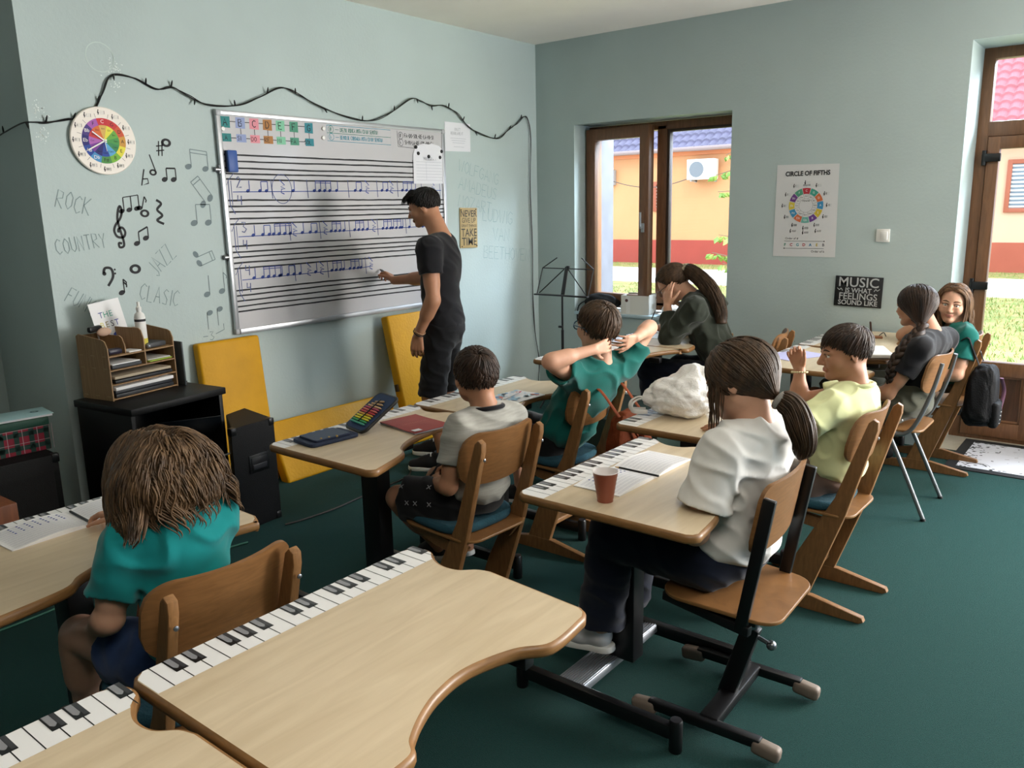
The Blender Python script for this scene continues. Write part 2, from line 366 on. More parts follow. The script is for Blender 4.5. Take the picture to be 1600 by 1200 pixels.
b = MB(); b.boxx((3.183, 0.02, -0.12), (4.60, 0.52, 0.002), mat('beige_stone', 'a39a8a', 0.5, var=0.08, scale=12))
tag(b.build('trim_1', smooth=False), kind='structure')
b = MB(); b.boxx((-0.95, -8.2, H), (7.4, 0.52, H + 0.15), mat('ceiling_paint', 'f3ece4', 0.8, var=0.02, scale=3))
tag(b.build('ceiling', smooth=False), kind='structure')

b = MB(); b.boxx((4.0, -6.0, 2.80), (5.2, -4.8, H), mat('fill_panel_white', 'e4e2dc', .5), .01); tag(b.build('added_fill_panel'), kind='structure')  # unseen panel added to go with the fill lamp below it
# ---- window with one sash ajar
BROWN = wave_material('brown_window_foil', (0.42, 0.28, 0.18), (0.51, 0.35, 0.235), 4.0, (16, 16, 1.6), 0.4)
def frame_bars(b, x0, x1, z0, z1, y0, y1, w, m, wb=None):
    wb = wb or w
    b.boxx((x0, y0, z0), (x0 + w, y1, z1), m, .004); b.boxx((x1 - w, y0, z0), (x1, y1, z1), m, .004)
    b.boxx((x0 + w - .002, y0, z0), (x1 - w + .002, y1, z0 + wb), m, .004); b.boxx((x0 + w - .002, y0, z1 - w), (x1 - w + .002, y1, z1), m, .004)
win = bpy.data.objects.new('window_1', None); COL.objects.link(win); tag(win, kind='structure')
b = MB(); frame_bars(b, .378, 1.711, .745, 2.210, .225, .315, .062, BROWN); b.boxx((1.005, .225, .78), (1.085, .315, 2.18), BROWN, .004)
frame_bars(b, 1.085, 1.655, .80, 2.15, .235, .29, .022, mat('dark_gasket', '3a2a20', .6)); loc_part(b, 'window_frame', win)
b = MB(); b.boxx((1.10, .262, .815), (1.645, .268, 2.135), GLASS); loc_part(b, 'window_pane', win, smooth=False)
sash = MB(); frame_bars(sash, 0, .612, 0, 1.40, -.038, .032, .088, BROWN)
sh = loc_part(sash, 'window_sash', win); sh.location = (.395, .190, .785); sh.rotation_euler = (0, 0, math.radians(-5))
b = MB(); b.boxx((.085, -.004, .085), (.527, .002, 1.315), GLASS); g = loc_part(b, 'window_pane', sh, smooth=False)
b = MB(); b.box((.568, -.044, .62), (.028, .012, .07), GREY, .004); b.tube([(.568, -.05, .62), (.568, -.075, .62), (.568, -.08, .64), (.568, -.082, .74)], .009, GREY, 8); tag(loc_part(b, 'window_handle', sh), 'grey lever handle')
b = MB(); b.boxx((.377, -.012, .700), (1.712, .225, .7255), mat('pale_blue_sill', 'b9cdd6', .4), .004); loc_part(b, 'window_sill', win)
b = MB(); b.boxx((.20, .515, .55), (.379, .60, 2.5), mat('grey_render', '5c5a60', .9, var=.1, scale=9)); b.boxx((.3765, .316, .73), (.3795, .60, 2.22), MATS['grey_render'])
loc_part(b, 'window_reveal', win, smooth=False)

# ---- glazed door
door = bpy.data.objects.new('door_1', None); COL.objects.link(door); tag(door, kind='structure')
b = MB(); frame_bars(b, 3.183, 4.60, -.0, 2.483, .385, .465, .066, BROWN, .03); b.boxx((3.24, .385, 1.955), (4.54, .465, 2.045), BROWN, .004); loc_part(b, 'door_frame', door)
b = MB(); b.boxx((3.245, .42, 2.04), (4.54, .426, 2.42), GLASS); loc_part(b, 'transom_pane', door, smooth=False)
for (x0, x1, first) in ((3.252, 3.655, True), (3.662, 4.53, False)):
    b = MB(); b.boxx((x0, .370, .03), (x0 + .068, .44, 1.952), BROWN, .004); b.boxx((x1 - .068, .370, .03), (x1, .44, 1.952), BROWN, .004)
    b.boxx((x0 + .066, .370, 1.876), (x1 - .066, .44, 1.952), BROWN, .004); b.boxx((x0 + .066, .370, .44), (x1 - .066, .44, .53), BROWN, .004); b.boxx((x0 + .066, .370, .03), (x1 - .066, .44, .13), BROWN, .004)
    leaf = loc_part(b, 'door_leaf', door)
    b = MB(); b.boxx((x0 + .066, .395, .128), (x1 - .066, .42, .442), WALNUT); frame_bars(b, x0 + .066, x1 - .066, .13, .44, .384, .40, .016, BROWN); loc_part(b, 'door_panel', leaf)
    b = MB(); b.boxx((x0 + .066, .405, .528), (x1 - .066, .411, 1.878), GLASS); loc_part(b, 'door_pane', leaf, smooth=False)
    if first:
        for z in (.20, 1.025, 1.825):
            h = MB(); h.box((x0 + .028, .36, z), (.105, .028, .050), BLACKM, .004); h.cyl((x0 - .012, .358, z - .045), (x0 - .012, .358, z + .045), .013, BLACKM); tag(loc_part(h, 'hinge', leaf), 'black door hinge')
b = MB(); b.boxx((4.9, .24, .5), (7.0, .246, 2.4), GLASS); frame_bars(b, 4.9, 7.0, .5, 2.4, .2, .28, .06, BROWN); tag(b.build('window_2'), kind='structure')
b = MB(); b.boxx((7.29, -3.3, .6), (7.296, -.7, 2.3), GLASS)
for y in (-3.3, -2.03, -.76): b.boxx((7.26, y, .6), (7.33, y + .06, 2.3), BROWN)
tag(b.build('window_3', smooth=False), kind='structure')

# ---- light switch, socket by the wall
t = thing('light_switch', 'white square light switch on the wall right of the music poster', 'light switch', (2.767, -.001, 1.356))
b = MB(); b.box((0, -.004, 0), (.082, .009, .082), WHITEP, .003); loc_part(b, 'cover_plate', t)
b = MB(); b.box((.008, -.011, 0), (.042, .007, .054), WHITEP, .003, rot((1, 0, 0), .08)); loc_part(b, 'rocker', t)

# ================================================================== OUTSIDE
GRASS = mat('dry_grass', '7c8748', .95, col2='a3945f', scale=3.0, bump=.5, bscale=40)
b = MB(); b.boxx((-26, .52, -.3), (16, 9.7, -.02), GRASS); b.boxx((-26, 13.3, -.3), (16, 22, -.02), GRASS); tag(b.build('ground', smooth=False), kind='structure')
b = MB(); b.boxx((-26, 9.7, -.3), (16, 13.3, -.015), mat('pale_road', 'e2dcd2', .9, var=.05, scale=1.2)); tag(b.build('road', smooth=False), kind='structure')
random.seed(3); b = MB(); gm = [mat('grass_blade_green', '6f8a3e', .8), mat('grass_blade_dry', 'a39659', .8)]
for (x0, x1, y0, y1, n) in ((-4.5, 2.2, 5.5, 9.5, 3800), (-8.5, 2.4, 13.4, 14.7, 1700), (1.2, 4.2, 3.2, 9.5, 4200)):
    for _ in range(n):
        x, y = random.uniform(x0, x1), random.uniform(y0, y1); h = random.uniform(.0, .055); a = random.uniform(0, 6.28); w = .007; dx, dy = math.cos(a), math.sin(a)
        b.add([(x - w * dx, y - w * dy, -.02), (x + w * dx, y + w * dy, -.02), (x + .04 * dy, y + .04 * dx, h)], [[0, 1, 2]], gm[random.random() < .5])
tag(b.build('roadside_grass', smooth=False), 'short dry grass on both sides of the pale road outside', 'grass', kind='stuff')
def house(name, label, x0, x1, wall_c, plinth_c, roof_c, roof_c2, eave):
    t = thing(name, label, 'house', ((x0 + x1) / 2, 15, 0)); w = (x1 - x0) / 2
    b = MB(); b.boxx((-w, 0, 0), (w, 5, eave), mat(name + '_render', wall_c, .9, var=.03, scale=1)); loc_part(b, 'wall', t, smooth=False)
    b = MB(); b.boxx((-w - .03, -.04, -.05), (w + .03, 5.03, .62), mat(name + '_plinth', plinth_c, .85, var=.05, scale=2)); loc_part(b, 'plinth', t, smooth=False)
    b = MB(); b.boxx((-w - .1, -.10, eave - .20), (w + .1, .02, eave - .10), mat(name + '_cornice', 'd98a5e', .8)); b.boxx((-w - .1, -.16, eave - .10), (w + .1, .02, eave), MATS[name + '_cornice']); loc_part(b, 'cornice', t, smooth=False)
    # tiled roof: profiled rows, each with a step
    b = MB(); m1 = mat(name + '_tile', roof_c, .55, var=.10, scale=2.2); row = .30; n = 15; sl = math.radians(38); nx = int((2 * w + .16) / .055)
    for i in range(n):
        y0, z0 = -.30 + i * row * math.cos(sl), eave - .08 + i * row * math.sin(sl); V = []; F = []
        for j in range(nx + 1):
            x = -w - .08 + j * .055; q = (0, .035, .045, .03)[j % 4]
            V += [(x, y0, z0 + .0 + q), (x, y0, z0 + .055 + q), (x, y0 + (row + .03) * math.cos(sl), z0 + (row + .03) * math.sin(sl) + q)]
        for j in range(nx): F += [[3 * j, 3 * j + 3, 3 * j + 4, 3 * j + 1], [3 * j + 1, 3 * j + 4, 3 * j + 5, 3 * j + 2]]
        b.add(V, F, m1)
    loc_part(b, 'roof', t, smooth=False)
    b = MB(); b.tube([(-w - .08, -.36, eave - .06), (w + .08, -.36, eave - .06)], .06, mat(name + '_gutter', roof_c2, .4), 8); loc_part(b, 'gutter', t)
    return t, w
hA, wA = house('peach_house', 'peach rendered house with purple grey roof seen through the left window', -13.5, -1.45, 'cb9468', 'a04438', '5f5a72', '8d7a78', 3.05)
hB, wB = house('pink_house', 'pale pink house with red tiled roof seen through the glazed door', -.9, 8.5, 'cfa88b', 'a3543f', 'a85f66', '9a6a66', 2.9)
def outside_window(h, w, xc, z0, z1, wd):
    b = MB(); frame_bars(b, xc - wd / 2, xc + wd / 2, z0, z1, -.06, .03, .09, mat('red_wood', '9a5238', .6)); f = loc_part(b, 'window', h)
    b = MB(); b.boxx((xc - wd / 2 + .08, -.01, z0 + .08), (xc + wd / 2 - .08, .005, z1 - .08), mat('dull_pane', '707a84', .15)); loc_part(b, 'pane', f, smooth=False)
    b = MB(); [b.box((xc, -.03, z), (wd - .17, .006, .05), WHITEP, 0, rot((1, 0, 0), .7)) for z in np.arange(z0 + .12, z1 - .08, .085)]; tag(loc_part(b, 'shutter', f, smooth=False), 'white slatted blind')
outside_window(hB, wB, 1.95 - 3.8, 1.26, 2.36, 1.15)
outside_window(hA, wA, -6.88 + 7.475, 1.4, 2.2, .42)
t = thing('air_conditioner', 'white air conditioner unit on the peach house wall', 'air conditioner', (-5.52, 14.70, 2.20))
b = MB(); b.boxx((-.38, -.15, 0), (.38, .15, .52), WHITEP, .02); loc_part(b, 'casing', t)
b = MB(); b.cyl((-.1, -.155, .26), (-.1, -.165, .26), .2, mat('fan_grey', '70747a', .5), 28); loc_part(b, 'fan_grille', t)
b = MB(); b.boxx((-.3, .15, -.06), (-.26, .25, .02), GREY); b.boxx((.26, .15, -.06), (.3, .25, .02), GREY); b.boxx((-.3, -.1, -.04), (-.26, .22, -.0), GREY); b.boxx((.26, -.1, -.04), (.3, .22, -.0), GREY); loc_part(b, 'bracket', t, smooth=False)
t = thing('meter_box', 'small grey meter box on the peach wall at the left edge of the window', 'meter box', (-8.47, 14.93, 2.15))
b = MB(); b.boxx((-.16, -.09, 0), (.16, .06, .42), GREY, .01); loc_part(b, 'casing', t); b = MB(); b.boxx((-.1, -.1, .1), (.1, -.088, .3), WHITEP); loc_part(b, 'cover', t, smooth=False)
b = MB(); P = np.array([(x, 14.6, 2.35 - .30 * math.sin(math.pi * min(1, max(0, (x + 8.5) / 3.0))) + (.02 * (x + 5.5) if x > -5.5 else 0)) for x in np.linspace(-8.5, -5.6, 24)])
b.tube(P, .012, mat('cable_grey', '55504c', .7), 6)
tag(b.build('overhead_cable'), 'thin grey cable sagging across the peach house wall', 'cable')
# leafy branches hanging into the right pane
random.seed(11); LEAF = [mat('leaf_light', '7d8f3e', .6), mat('leaf_mid', '5f7a2e', .6)]
tr = thing('fruit_tree', 'young tree whose leafy branches reach into the right window pane', 'tree', (.75, 4.0, 0))
b = MB(); b.tube([(0, 0, -.05), (.02, 0, .8), (-.03, .02, 1.6), (0, 0, 2.6)], [.05, .045, .035, .02], mat('tree_bark', '6a5a48', .9), 8); loc_part(b, 'trunk', tr)
b = MB(); lb = MB()
for (z0, ex, ez, n) in ((1.9, -.98, 1.92, 8), (1.6, -.95, 1.72, 8), (2.2, -.86, 2.15, 8), (.75, -1.0, .98, 10), (1.0, -.92, 1.2, 8), (.6, -.86, .85, 6)):
    Pth = spline([(0, 0, z0), (ex * .5, .05, z0 + .12), (ex, .0, ez)], 8); b.tube(Pth, np.linspace(.012, .004, len(Pth)), MATS['tree_bark'], 6)
    for k in range(n * 2):
        p = Pth[int(len(Pth) * (.45 + .54 * (k / (n * 2))))]; a = random.uniform(0, 6.28); L = random.uniform(.08, .13); d = nrm((math.cos(a), math.sin(a) * .6, -.7)); s = nrm(np.cross(d, (0, 1, .2))); q = p + d * .02
        lb.add([q, q + d * L * .5 + s * L * .27, q + d * L, q + d * L * .5 - s * L * .27, q + d * L * .5 + np.cross(d, s) * .012], [[0, 1, 4], [1, 2, 4], [2, 3, 4], [3, 0, 4]], LEAF[k % 2])
loc_part(b, 'branches', tr); tag(loc_part(lb, 'foliage', tr, smooth=False), kind='stuff')

# ================================================================== MARKS PAINTED ON THE LEFT WALL
def wall_plane(b, panel=False, eps=.0012): return Plane(b, (.010 if panel else 0.0, 0, 0), (0, 1, 0), (0, 0, 1), eps)
INK = flat('17181c'); PENCIL = flat('7d8f90'); GHOST = flat('889799'); GREYINK = flat('6d7c80')
def mark(name, fn, panel=True):
    b = MB(); fn(wall_plane(b, panel)); o = b.build(name, smooth=False); o.parent = wall_left; return o
mark('painted_note', lambda p: head_dot(p, -3.285, 1.953, .024, INK, hollow=True))
mark('painted_sharp', lambda p: script(p, '#', -3.345, 1.885, .075, INK, .006))
mark('painted_note', lambda p: (head_dot(p, -3.375, 1.80, .018, INK, hollow=True), p.line([(-3.358, 1.80), (-3.385, 1.89)], .006, INK)))
mark('painted_flat', lambda p: script(p, 'b', -3.452, 1.735, .085, INK, .007, -.25))
mark('painted_note', lambda p: notes(p, -3.315, 1.765, .017, INK, 2, 3.4, 3.0))
mark('painted_note', lambda p: notes(p, -3.47, 1.62, .016, INK, 1, 4, flags=1, ang=-.3))
mark('painted_note', lambda p: notes(p, -3.565, 1.605, .0155, INK, 3, 4.4, 2.6, tilt=.15, beamw=.3))
mark('painted_note', lambda p: head_dot(p, -3.445, 1.592, .022, INK, hollow=True))
mark('painted_rest', lambda p: p.curve([(-3.375, 1.66), (-3.35, 1.64), (-3.375, 1.61), (-3.35, 1.58), (-3.38, 1.555), (-3.345, 1.535)], .013, INK))
mark('painted_clef', lambda p: clef(p, -3.585, 1.515, .115, INK, .012))
mark('painted_note', lambda p: notes(p, -3.505, 1.44, .017, INK, 2, 3.4, 3.0, tilt=.5))
mark('painted_note', lambda p: head_dot(p, -3.53, 1.31, .027, INK, hollow=True))
mark('painted_clef', lambda p: (p.curve([(-3.695, 1.30), (-3.685, 1.325), (-3.655, 1.32), (-3.65, 1.28), (-3.68, 1.235)], .013, INK), p.disc(-3.692, 1.298, .010, INK), p.disc(-3.637, 1.315, .005, INK), p.disc(-3.637, 1.295, .005, INK)))
mark('painted_note', lambda p: notes(p, -3.615, 1.195, .017, INK, 1, 4.0, flags=2))
mark('painted_note', lambda p: head_dot(p, -3.675, 1.105, .026, INK, hollow=True))
mark('painted_note', lambda p: notes(p, -3.755, 1.02, .017, INK, 1, 4.2))
mark('painted_note', lambda p: notes(p, -3.665, .92, .018, INK, 1, 4.2, flags=2))
mark('painted_note', lambda p: notes(p, -3.80, .755, .020, INK, 2, 4.2, 3.4, beams=2))
for w_, u_, v_, h_, a_ in (('ROCK', -3.885, 1.635, .085, -.32), ('COUNTRY', -3.905, 1.405, .072, .10), ('FUNK', -3.90, 1.185, .075, -.62), ('JAZZ', -3.415, 1.26, .088, .72), ('CLASIC', -3.53, 1.15, .085, -.28)):
    mark('pencilled_word', lambda p: script(p, w_, u_, v_, h_, PENCIL, .0042, a_, .62, jit=.12))
mark('pencilled_word', lambda p: (script(p, 'Ob', -3.52, .83, .125, PENCIL, .0045)))
mark('pencilled_note', lambda p: notes(p, -3.165, 1.835, .020, GREYINK, 2, 4.6, 5.0, beams=2, tilt=-.1, w=.004, beamw=.2), False)
mark('pencilled_note', lambda p: notes(p, -3.10, 1.635, .022, GREYINK, 2, 6.0, 2.6, beams=2, w=.004, ang=.62, beamw=.2), False)
mark('pencilled_note', lambda p: notes(p, -3.165, 1.535, .022, GREYINK, 2, 4.5, 3.9, w=.004, beamw=.2), False)
mark('pencilled_note', lambda p: notes(p, -3.175, 1.365, .02, GREYINK, 2, 5, 2.6, beams=2, w=.004, ang=-1.25, beamw=.2), False)
mark('pencilled_note', lambda p: notes(p, -3.13, 1.14, .021, GREYINK, 1, 5, w=.004), False)
mark('pencilled_note', lambda p: notes(p, -3.035, 1.15, .021, GREYINK, 1, 5, flags=1, w=.004), False)
mark('pencilled_note', lambda p: (notes(p, -3.125, 1.035, .02, GREYINK, 1, 4.6, w=.004, down=True), notes(p, -3.06, 1.05, .02, GREYINK, 1, 4.6, w=.004, down=True)), False)
mark('pencilled_bracket', lambda p: (p.line([(-3.18, .905), (-3.15, .905)], .004, GREYINK), script(p, '3', -3.14, .88, .05, GREYINK, .004), p.line([(-3.10, .912), (-3.045, .93), (-3.045, .965)], .004, GREYINK)), False)
FAINT = flat('87a2a6')
for w_, u_, v_, h_, a_ in (('WOLFGANG', -.985, 1.86, .085, -.22), ('AMADEUS', -.99, 1.73, .09, -.20), ('MOZART', -1.0, 1.60, .09, -.18), ('LUDWIG', -.72, 1.49, .10, -.12), ('VAN', -.60, 1.33, .10, -.08), ('BEETHOVEN', -.72, 1.20, .095, -.10)):
    mark('faint_word', lambda p: script(p, w_, u_, v_, h_, FAINT, .0036, a_, .95, gap=.16), False)
PALE = mat('bare_plaster', 'c3d2cc', .8)
mark('glue_ring', lambda p: p.ring(-3.582, 2.342, .066, .0705, PALE, n=40))
random.seed(5)
for (u, v) in ((-3.525, 2.30), (-3.52, 2.235), (-3.90, 2.06), (-3.90, 1.965)):
    mark('glue_residue', lambda p: [p.disc(u + random.gauss(0, .018), v + random.gauss(0, .02), random.uniform(.0015, .004), flat('dfe8e4'), n=6) for _ in range(34)])

# ================================================================== THINGS ON THE LEFT WALL
# whiteboard
WB = mat('whiteboard_enamel', 'c4c3c6', 0.12, spec=.6)
wb_ = thing('whiteboard', 'large whiteboard ruled with black music staves and blue rhythm exercises', 'whiteboard', (0, 0, 0))
b = MB(); b.boxx((.004, -2.968, .908), (.020, -1.165, 2.128), WB); loc_part(b, 'panel', wb_, smooth=False)
SILV = mat('silver_aluminium', 'c4c6ca', .35, .75)
for nm, lo, hi in (('frame_bar', (.002, -2.985, .895), (.028, -2.958, 2.140)), ('frame_bar', (.002, -1.175, .895), (.028, -1.148, 2.140)), ('frame_bar', (.002, -2.962, 2.118), (.028, -1.170, 2.142)), ('pen_ledge', (.002, -2.962, .893), (.040, -1.170, .925))):
    b = MB(); b.boxx(lo, hi, SILV, .004); loc_part(b, nm, wb_)
for y in (-2.971, -1.161):
    for z in (.909, 2.127): b = MB(); b.box((.016, y, z), (.034, .034, .034), GREY, .008); loc_part(b, 'corner_cap', wb_)
for y, z in ((-2.998, 1.823), (-2.992, 1.338)):
    b = MB(); b.cyl((.012, y - .018, z), (.012, y + .018, z), .014, CHROME, 14); b.box((.012, y + .014, z), (.02, .014, .05), CHROME, .003); loc_part(b, 'hinge', wb_)
b = MB(); P = Plane(b, (.020, 0, 0), (0, 1, 0), (0, 0, 1), .0008)
random.seed(2)
for zs in ((1.904, 1.869, 1.834, 1.802, 1.773), (1.653, 1.622, 1.590, 1.553, 1.522), (1.396, 1.364, 1.333, 1.301, 1.270), (1.145, 1.115, 1.083, 1.051, 1.023)):
    for z in zs:
        us = np.linspace(-2.955, -1.178, 40); vs = z + np.cumsum(np.random.randn(40)) * .0006
        P.line(np.column_stack([us, vs]), .0085 + np.random.rand(40) * .002, INK)
P.line([(-1.478, 1.92), (-1.478, 1.77)], .004, INK); P.line([(-1.186, 1.79), (-1.186, 1.23)], .006, INK)
loc_part(b, 'staff_lines', wb_, smooth=False)
BLUE = flat('27408f'); BL2 = flat('3d4a7a')
def bracket(p, u, z0, z1): p.line([(u, z0 - .05), (u - .028, z0), (u - .028, z1), (u - .045, z1 - .03)], .005, BL2); p.line([(u - .012, z0), (u - .012, z1)], .004, BL2); p.line([(u - .03, z1), (u + .01, z1 + .04)], .004, BL2)
def rhythm(zl, u0, u1, sig, toks, up=.014):
    b = MB(); p = Plane(b, (.020, 0, 0), (0, 1, 0), (0, 0, 1), .0012)
    p.line([(u0, zl - .002), (-2.0, zl + .006), (u1, zl + .012)], .0045, BLUE); bracket(p, u0 + .005, zl - .075, zl + .06)
    script(p, sig, u0 + .025, zl + .022, .06, BL2, .006); script(p, '4', u0 + .025, zl - .075, .055, BL2, .006)
    for k, u in toks:
        v = zl + .006 * (u + 2.9) + .004
        if k == 'q': notes(p, u, v, .0125, BLUE, 1, 4.6, w=.005)
        elif k == 'e': notes(p, u, v, .0125, BLUE, 2, 4.2, 3.6, w=.005, beamw=.4)
        elif k == 's': notes(p, u, v, .0125, BLUE, 4, 4.6, 3.2, beams=2, w=.005, beamw=.35)
        elif k == 't': notes(p, u, v, .0125, BLUE, 3, 4.4, 2.8, beams=2, w=.005, beamw=.35)
        elif k == 'r': rest(p, u, v + .02, .036, BLUE, .006)
        elif k == '|': p.line([(u, v - .045), (u - .004, v + .065)], .005, BL2)
        elif k == 'o': p.line([(u + .07 * math.cos(a), v + .01 + .085 * math.sin(a)) for a in np.linspace(.3, 6.6, 26)], .004, BL2)
    loc_part(b, 'rhythm_line', wb_, smooth=False)
rhythm(1.703, -2.92, -1.20, '2', [('q', -2.82), ('e', -2.74), ('|', -2.655), ('r', -2.58), ('o', -2.585), ('q', -2.505), ('|', -2.395), ('s', -2.345), ('q', -2.17), ('|', -2.07), ('e', -2.015), ('r', -1.91), ('|', -1.82), ('e', -1.78), ('r', -1.69), ('|', -1.632), ('s', -1.59), ('|', -1.40), ('r', -1.285), ('|', -1.21)])
rhythm(1.452, -2.91, -1.25, '3', [('q', -2.81), ('e', -2.745), ('s', -2.67), ('|', -2.55), ('r', -2.515), ('q', -2.46), ('e', -2.40), ('|', -2.32), ('r', -2.28), ('t', -2.235), ('q', -2.13), ('|', -2.08), ('t', -2.04), ('q', -1.93), ('r', -1.87), ('|', -1.835), ('t', -1.79), ('t', -1.70), ('q', -1.61), ('|', -1.57), ('q', -1.54), ('t', -1.44), ('|', -1.28)])
rhythm(1.205, -2.91, -1.90, '4', [('q', -2.83), ('s', -2.77), ('q', -2.64), ('e', -2.59), ('|', -2.535), ('q', -2.50), ('r', -2.43), ('q', -2.38), ('r', -2.33), ('|', -2.28), ('t', -2.25), ('q', -2.155), ('t', -2.10), ('q', -2.005), ('|', -1.96), ('r', -1.915)])
cols = ['2a7d7d', '8f9cc4', 'd98c98', 'a8743f', '7fbf9f', '4b8f76', '2b7f8c']; tl, bl = 'ABCDEFG', ['LA', 'SI', 'DO', 'RE', 'MI', 'FA', 'SOL']
uc = [-2.93, -2.833, -2.742, -2.652, -2.563, -2.466, -2.325 - .03]
b = MB(); p = Plane(b, (.020, 0, 0), (0, 1, 0), (0, 0, 1), .0008)
p.line([(uc[0], 2.085), (uc[-1], 2.088)], .004, INK); p.line([(uc[0], 1.997), (uc[-1], 1.999)], .004, INK)
for i, u in enumerate(uc):
    c = flat(cols[i]); w = .032
    if i: p.line([(u, 2.06), (u, 2.01)], .004, INK)
    p.poly([(u - w, 2.052), (u + w * .95, 2.050), (u + w, 2.112), (u - w * .9, 2.110)], c, 1); p.poly([(u - w, 1.975), (u + w, 1.976), (u + w, 2.02), (u - w, 2.019)], c, 1)
    script(p, tl[i], u - .012, 2.062, .038, INK, .005, lift=3); script(p, bl[i], u - .013 * len(bl[i]), 1.985, .024, INK, .0035, lift=3)
loc_part(b, 'letter_chart', wb_, smooth=False)
b = MB(); p = Plane(b, (.020, 0, 0), (0, 1, 0), (0, 0, 1), .0008); G1, B1 = flat('2f7a68'), flat('2f8aa0')
p.line([(-2.215, 2.108), (-1.675, 2.108), (-1.675, 2.012), (-2.215, 2.014), (-2.215, 2.108)], .003, B1); p.line([(-2.215, 2.062), (-1.675, 2.060)], .003, G1)
for u, v, s_, c, tx in ((-2.195, 2.072, '#', G1, 'DIEZUL RIDICA NOTA CU UN SEMITON'), (-2.195, 2.026, 'b', B1, 'BEMOLUL COBOARA NOTA CU UN SEMITON')):
    p.ring(u + .012, v + .013, .019, .022, c, n=18); script(p, s_, u, v, .026, c, .003); p.line([(u + .045, v + .012), (u + .075, v + .012)], .003, c); script(p, tx, u + .085, v, .024, c, .0034, sx=.62, gap=.18)
p.line([(-1.615, 2.108), (-1.61, 2.005), (-1.45, 2.0)], .003, INK)
for v, s_, tx in ((2.065, '#', 'FA-DO-SOL-RE-LA-MI-SI'), (2.02, 'b', 'SI-MI-LA-RE-SOL-DO-FA')):
    p.ring(-1.582, v + .013, .021, .024, INK, n=18); script(p, s_, -1.594, v, .028, INK, .003); script(p, tx, -1.545, v + .002, .026, INK, .0042, sx=.72, gap=.2)
loc_part(b, 'marker_notes', wb_, smooth=False)
# magnets
def magnet(y, z, m, label, x=.0206):
    t = MB(); t.lathe([(0.0001, 0), (.011, 0), (.0125, .002), (.0125, .006), (.010, .009), (.0001, .010)], (x, y, z), m, 18, frame((0, 0, 1), (1, 0, 0))[:, [0, 1, 2]])
    tag(t.build('magnet'), label, 'magnet', 'magnets on the whiteboard')
magnet(-2.949, 2.043, WHITEP, 'white magnet at the left end of the coloured letter chart'); magnet(-2.245, 2.084, WHITEP, 'white magnet right of the top row of coloured letters'); magnet(-2.25, 2.029, WHITEP, 'white magnet right of the lower row of coloured letters')
for y, z, l in ((-1.445, 2.008, 'black magnet just above the top left corner of the pinned list'), (-1.424, 1.966, 'black magnet on the left of the pinned list'), (-1.321, 1.948, 'black magnet in the middle of the pinned list'), (-1.205, 1.946, 'lower right black magnet on the pinned list'), (-1.186, 1.988, 'black magnet at the top right corner of the pinned list')): magnet(y, z, BLACKM, l, .0235)
t = thing('wall_list', 'white printed list held by black magnets on the whiteboard', 'paper sheet', (.022, -1.32, 1.885))
b = MB(); b.add([(.0, -.155, -.125), (.0, .145, -.122), (.001, .145, .115), (.006, .11, .14), (.001, .04, .155), (.008, .0, .145), (.001, -.05, .15), (.001, -.125, .125), (.004, -.155, .07)], [list(range(9))], mat('sheet_paper', 'dfe0e6', .8)); loc_part(b, 'sheet', t, smooth=False)
b = MB(); p = Plane(b, (.004, 0, 0), (0, 1, 0), (0, 0, 1)); LG = flat('a9adb8'); script(p, 'PROGRAM', -.05, .035, .022, flat('6a6e78'), .002)
[p.line([(-.13, z), (.13, z)], .0018, LG) for z in np.linspace(-.10, .025, 7)]; p.line([(-.03, -.1), (-.03, .025)], .0018, LG); loc_part(b, 'print', t, smooth=False)
t = thing('board_eraser', 'blue board eraser stuck to the top left of the whiteboard', 'eraser', (.0206, -2.921, 1.868))
b = MB(); b.box((.010, 0, 0), (.018, .062, .118), mat('grey_felt', '2a3550', .95), .004); loc_part(b, 'felt', t); b = MB(); b.box((.026, 0, 0), (.018, .062, .120), mat('eraser_blue', '1f4c94', .5), .007); loc_part(b, 'body', t)
# clock
t = thing('wall_clock', 'round white wall clock with a coloured circle of fifths dial', 'clock', (.012, -3.62, 1.945))
b = MB(); b.lathe([(.0001, 0), (.158, 0), (.162, .006), (.162, .014), (.158, .018), (.0001, .018)], (0, 0, 0), mat('clock_cream', 'ece4da', .5), 64, frame((0, 0, 1), (1, 0, 0))); loc_part(b, 'case', t)
b = MB(); p = Plane(b, (.018, 0, 0), (0, 1, 0), (0, 0, 1))
oc = ['c8323c', 'c93a3a', 'd05a3a', 'd09a45', 'e6dc4a', '7cb840', '4f8f48', '4a8fc4', '27489a', '2a2a72', '4b3a80', 'a85fb0']; on = ['C', 'G', 'D', 'A', 'E', 'B', 'F#', 'Db', 'Ab', 'Eb', 'Bb', 'F']
ic = ['d8b060', 'e8e050', '6cae48', '4c9a50', '3f8c58', '5ba6d6', '2c4aa0', '28286e', '7a3f98', 'b066b4', 'c83a40', 'd9703a']; inn = ['Am', 'Em', 'Bm', 'F#m', 'C#m', 'G#m', 'D#m', 'Bbm', 'Fm', 'Cm', 'Gm', 'Dm']
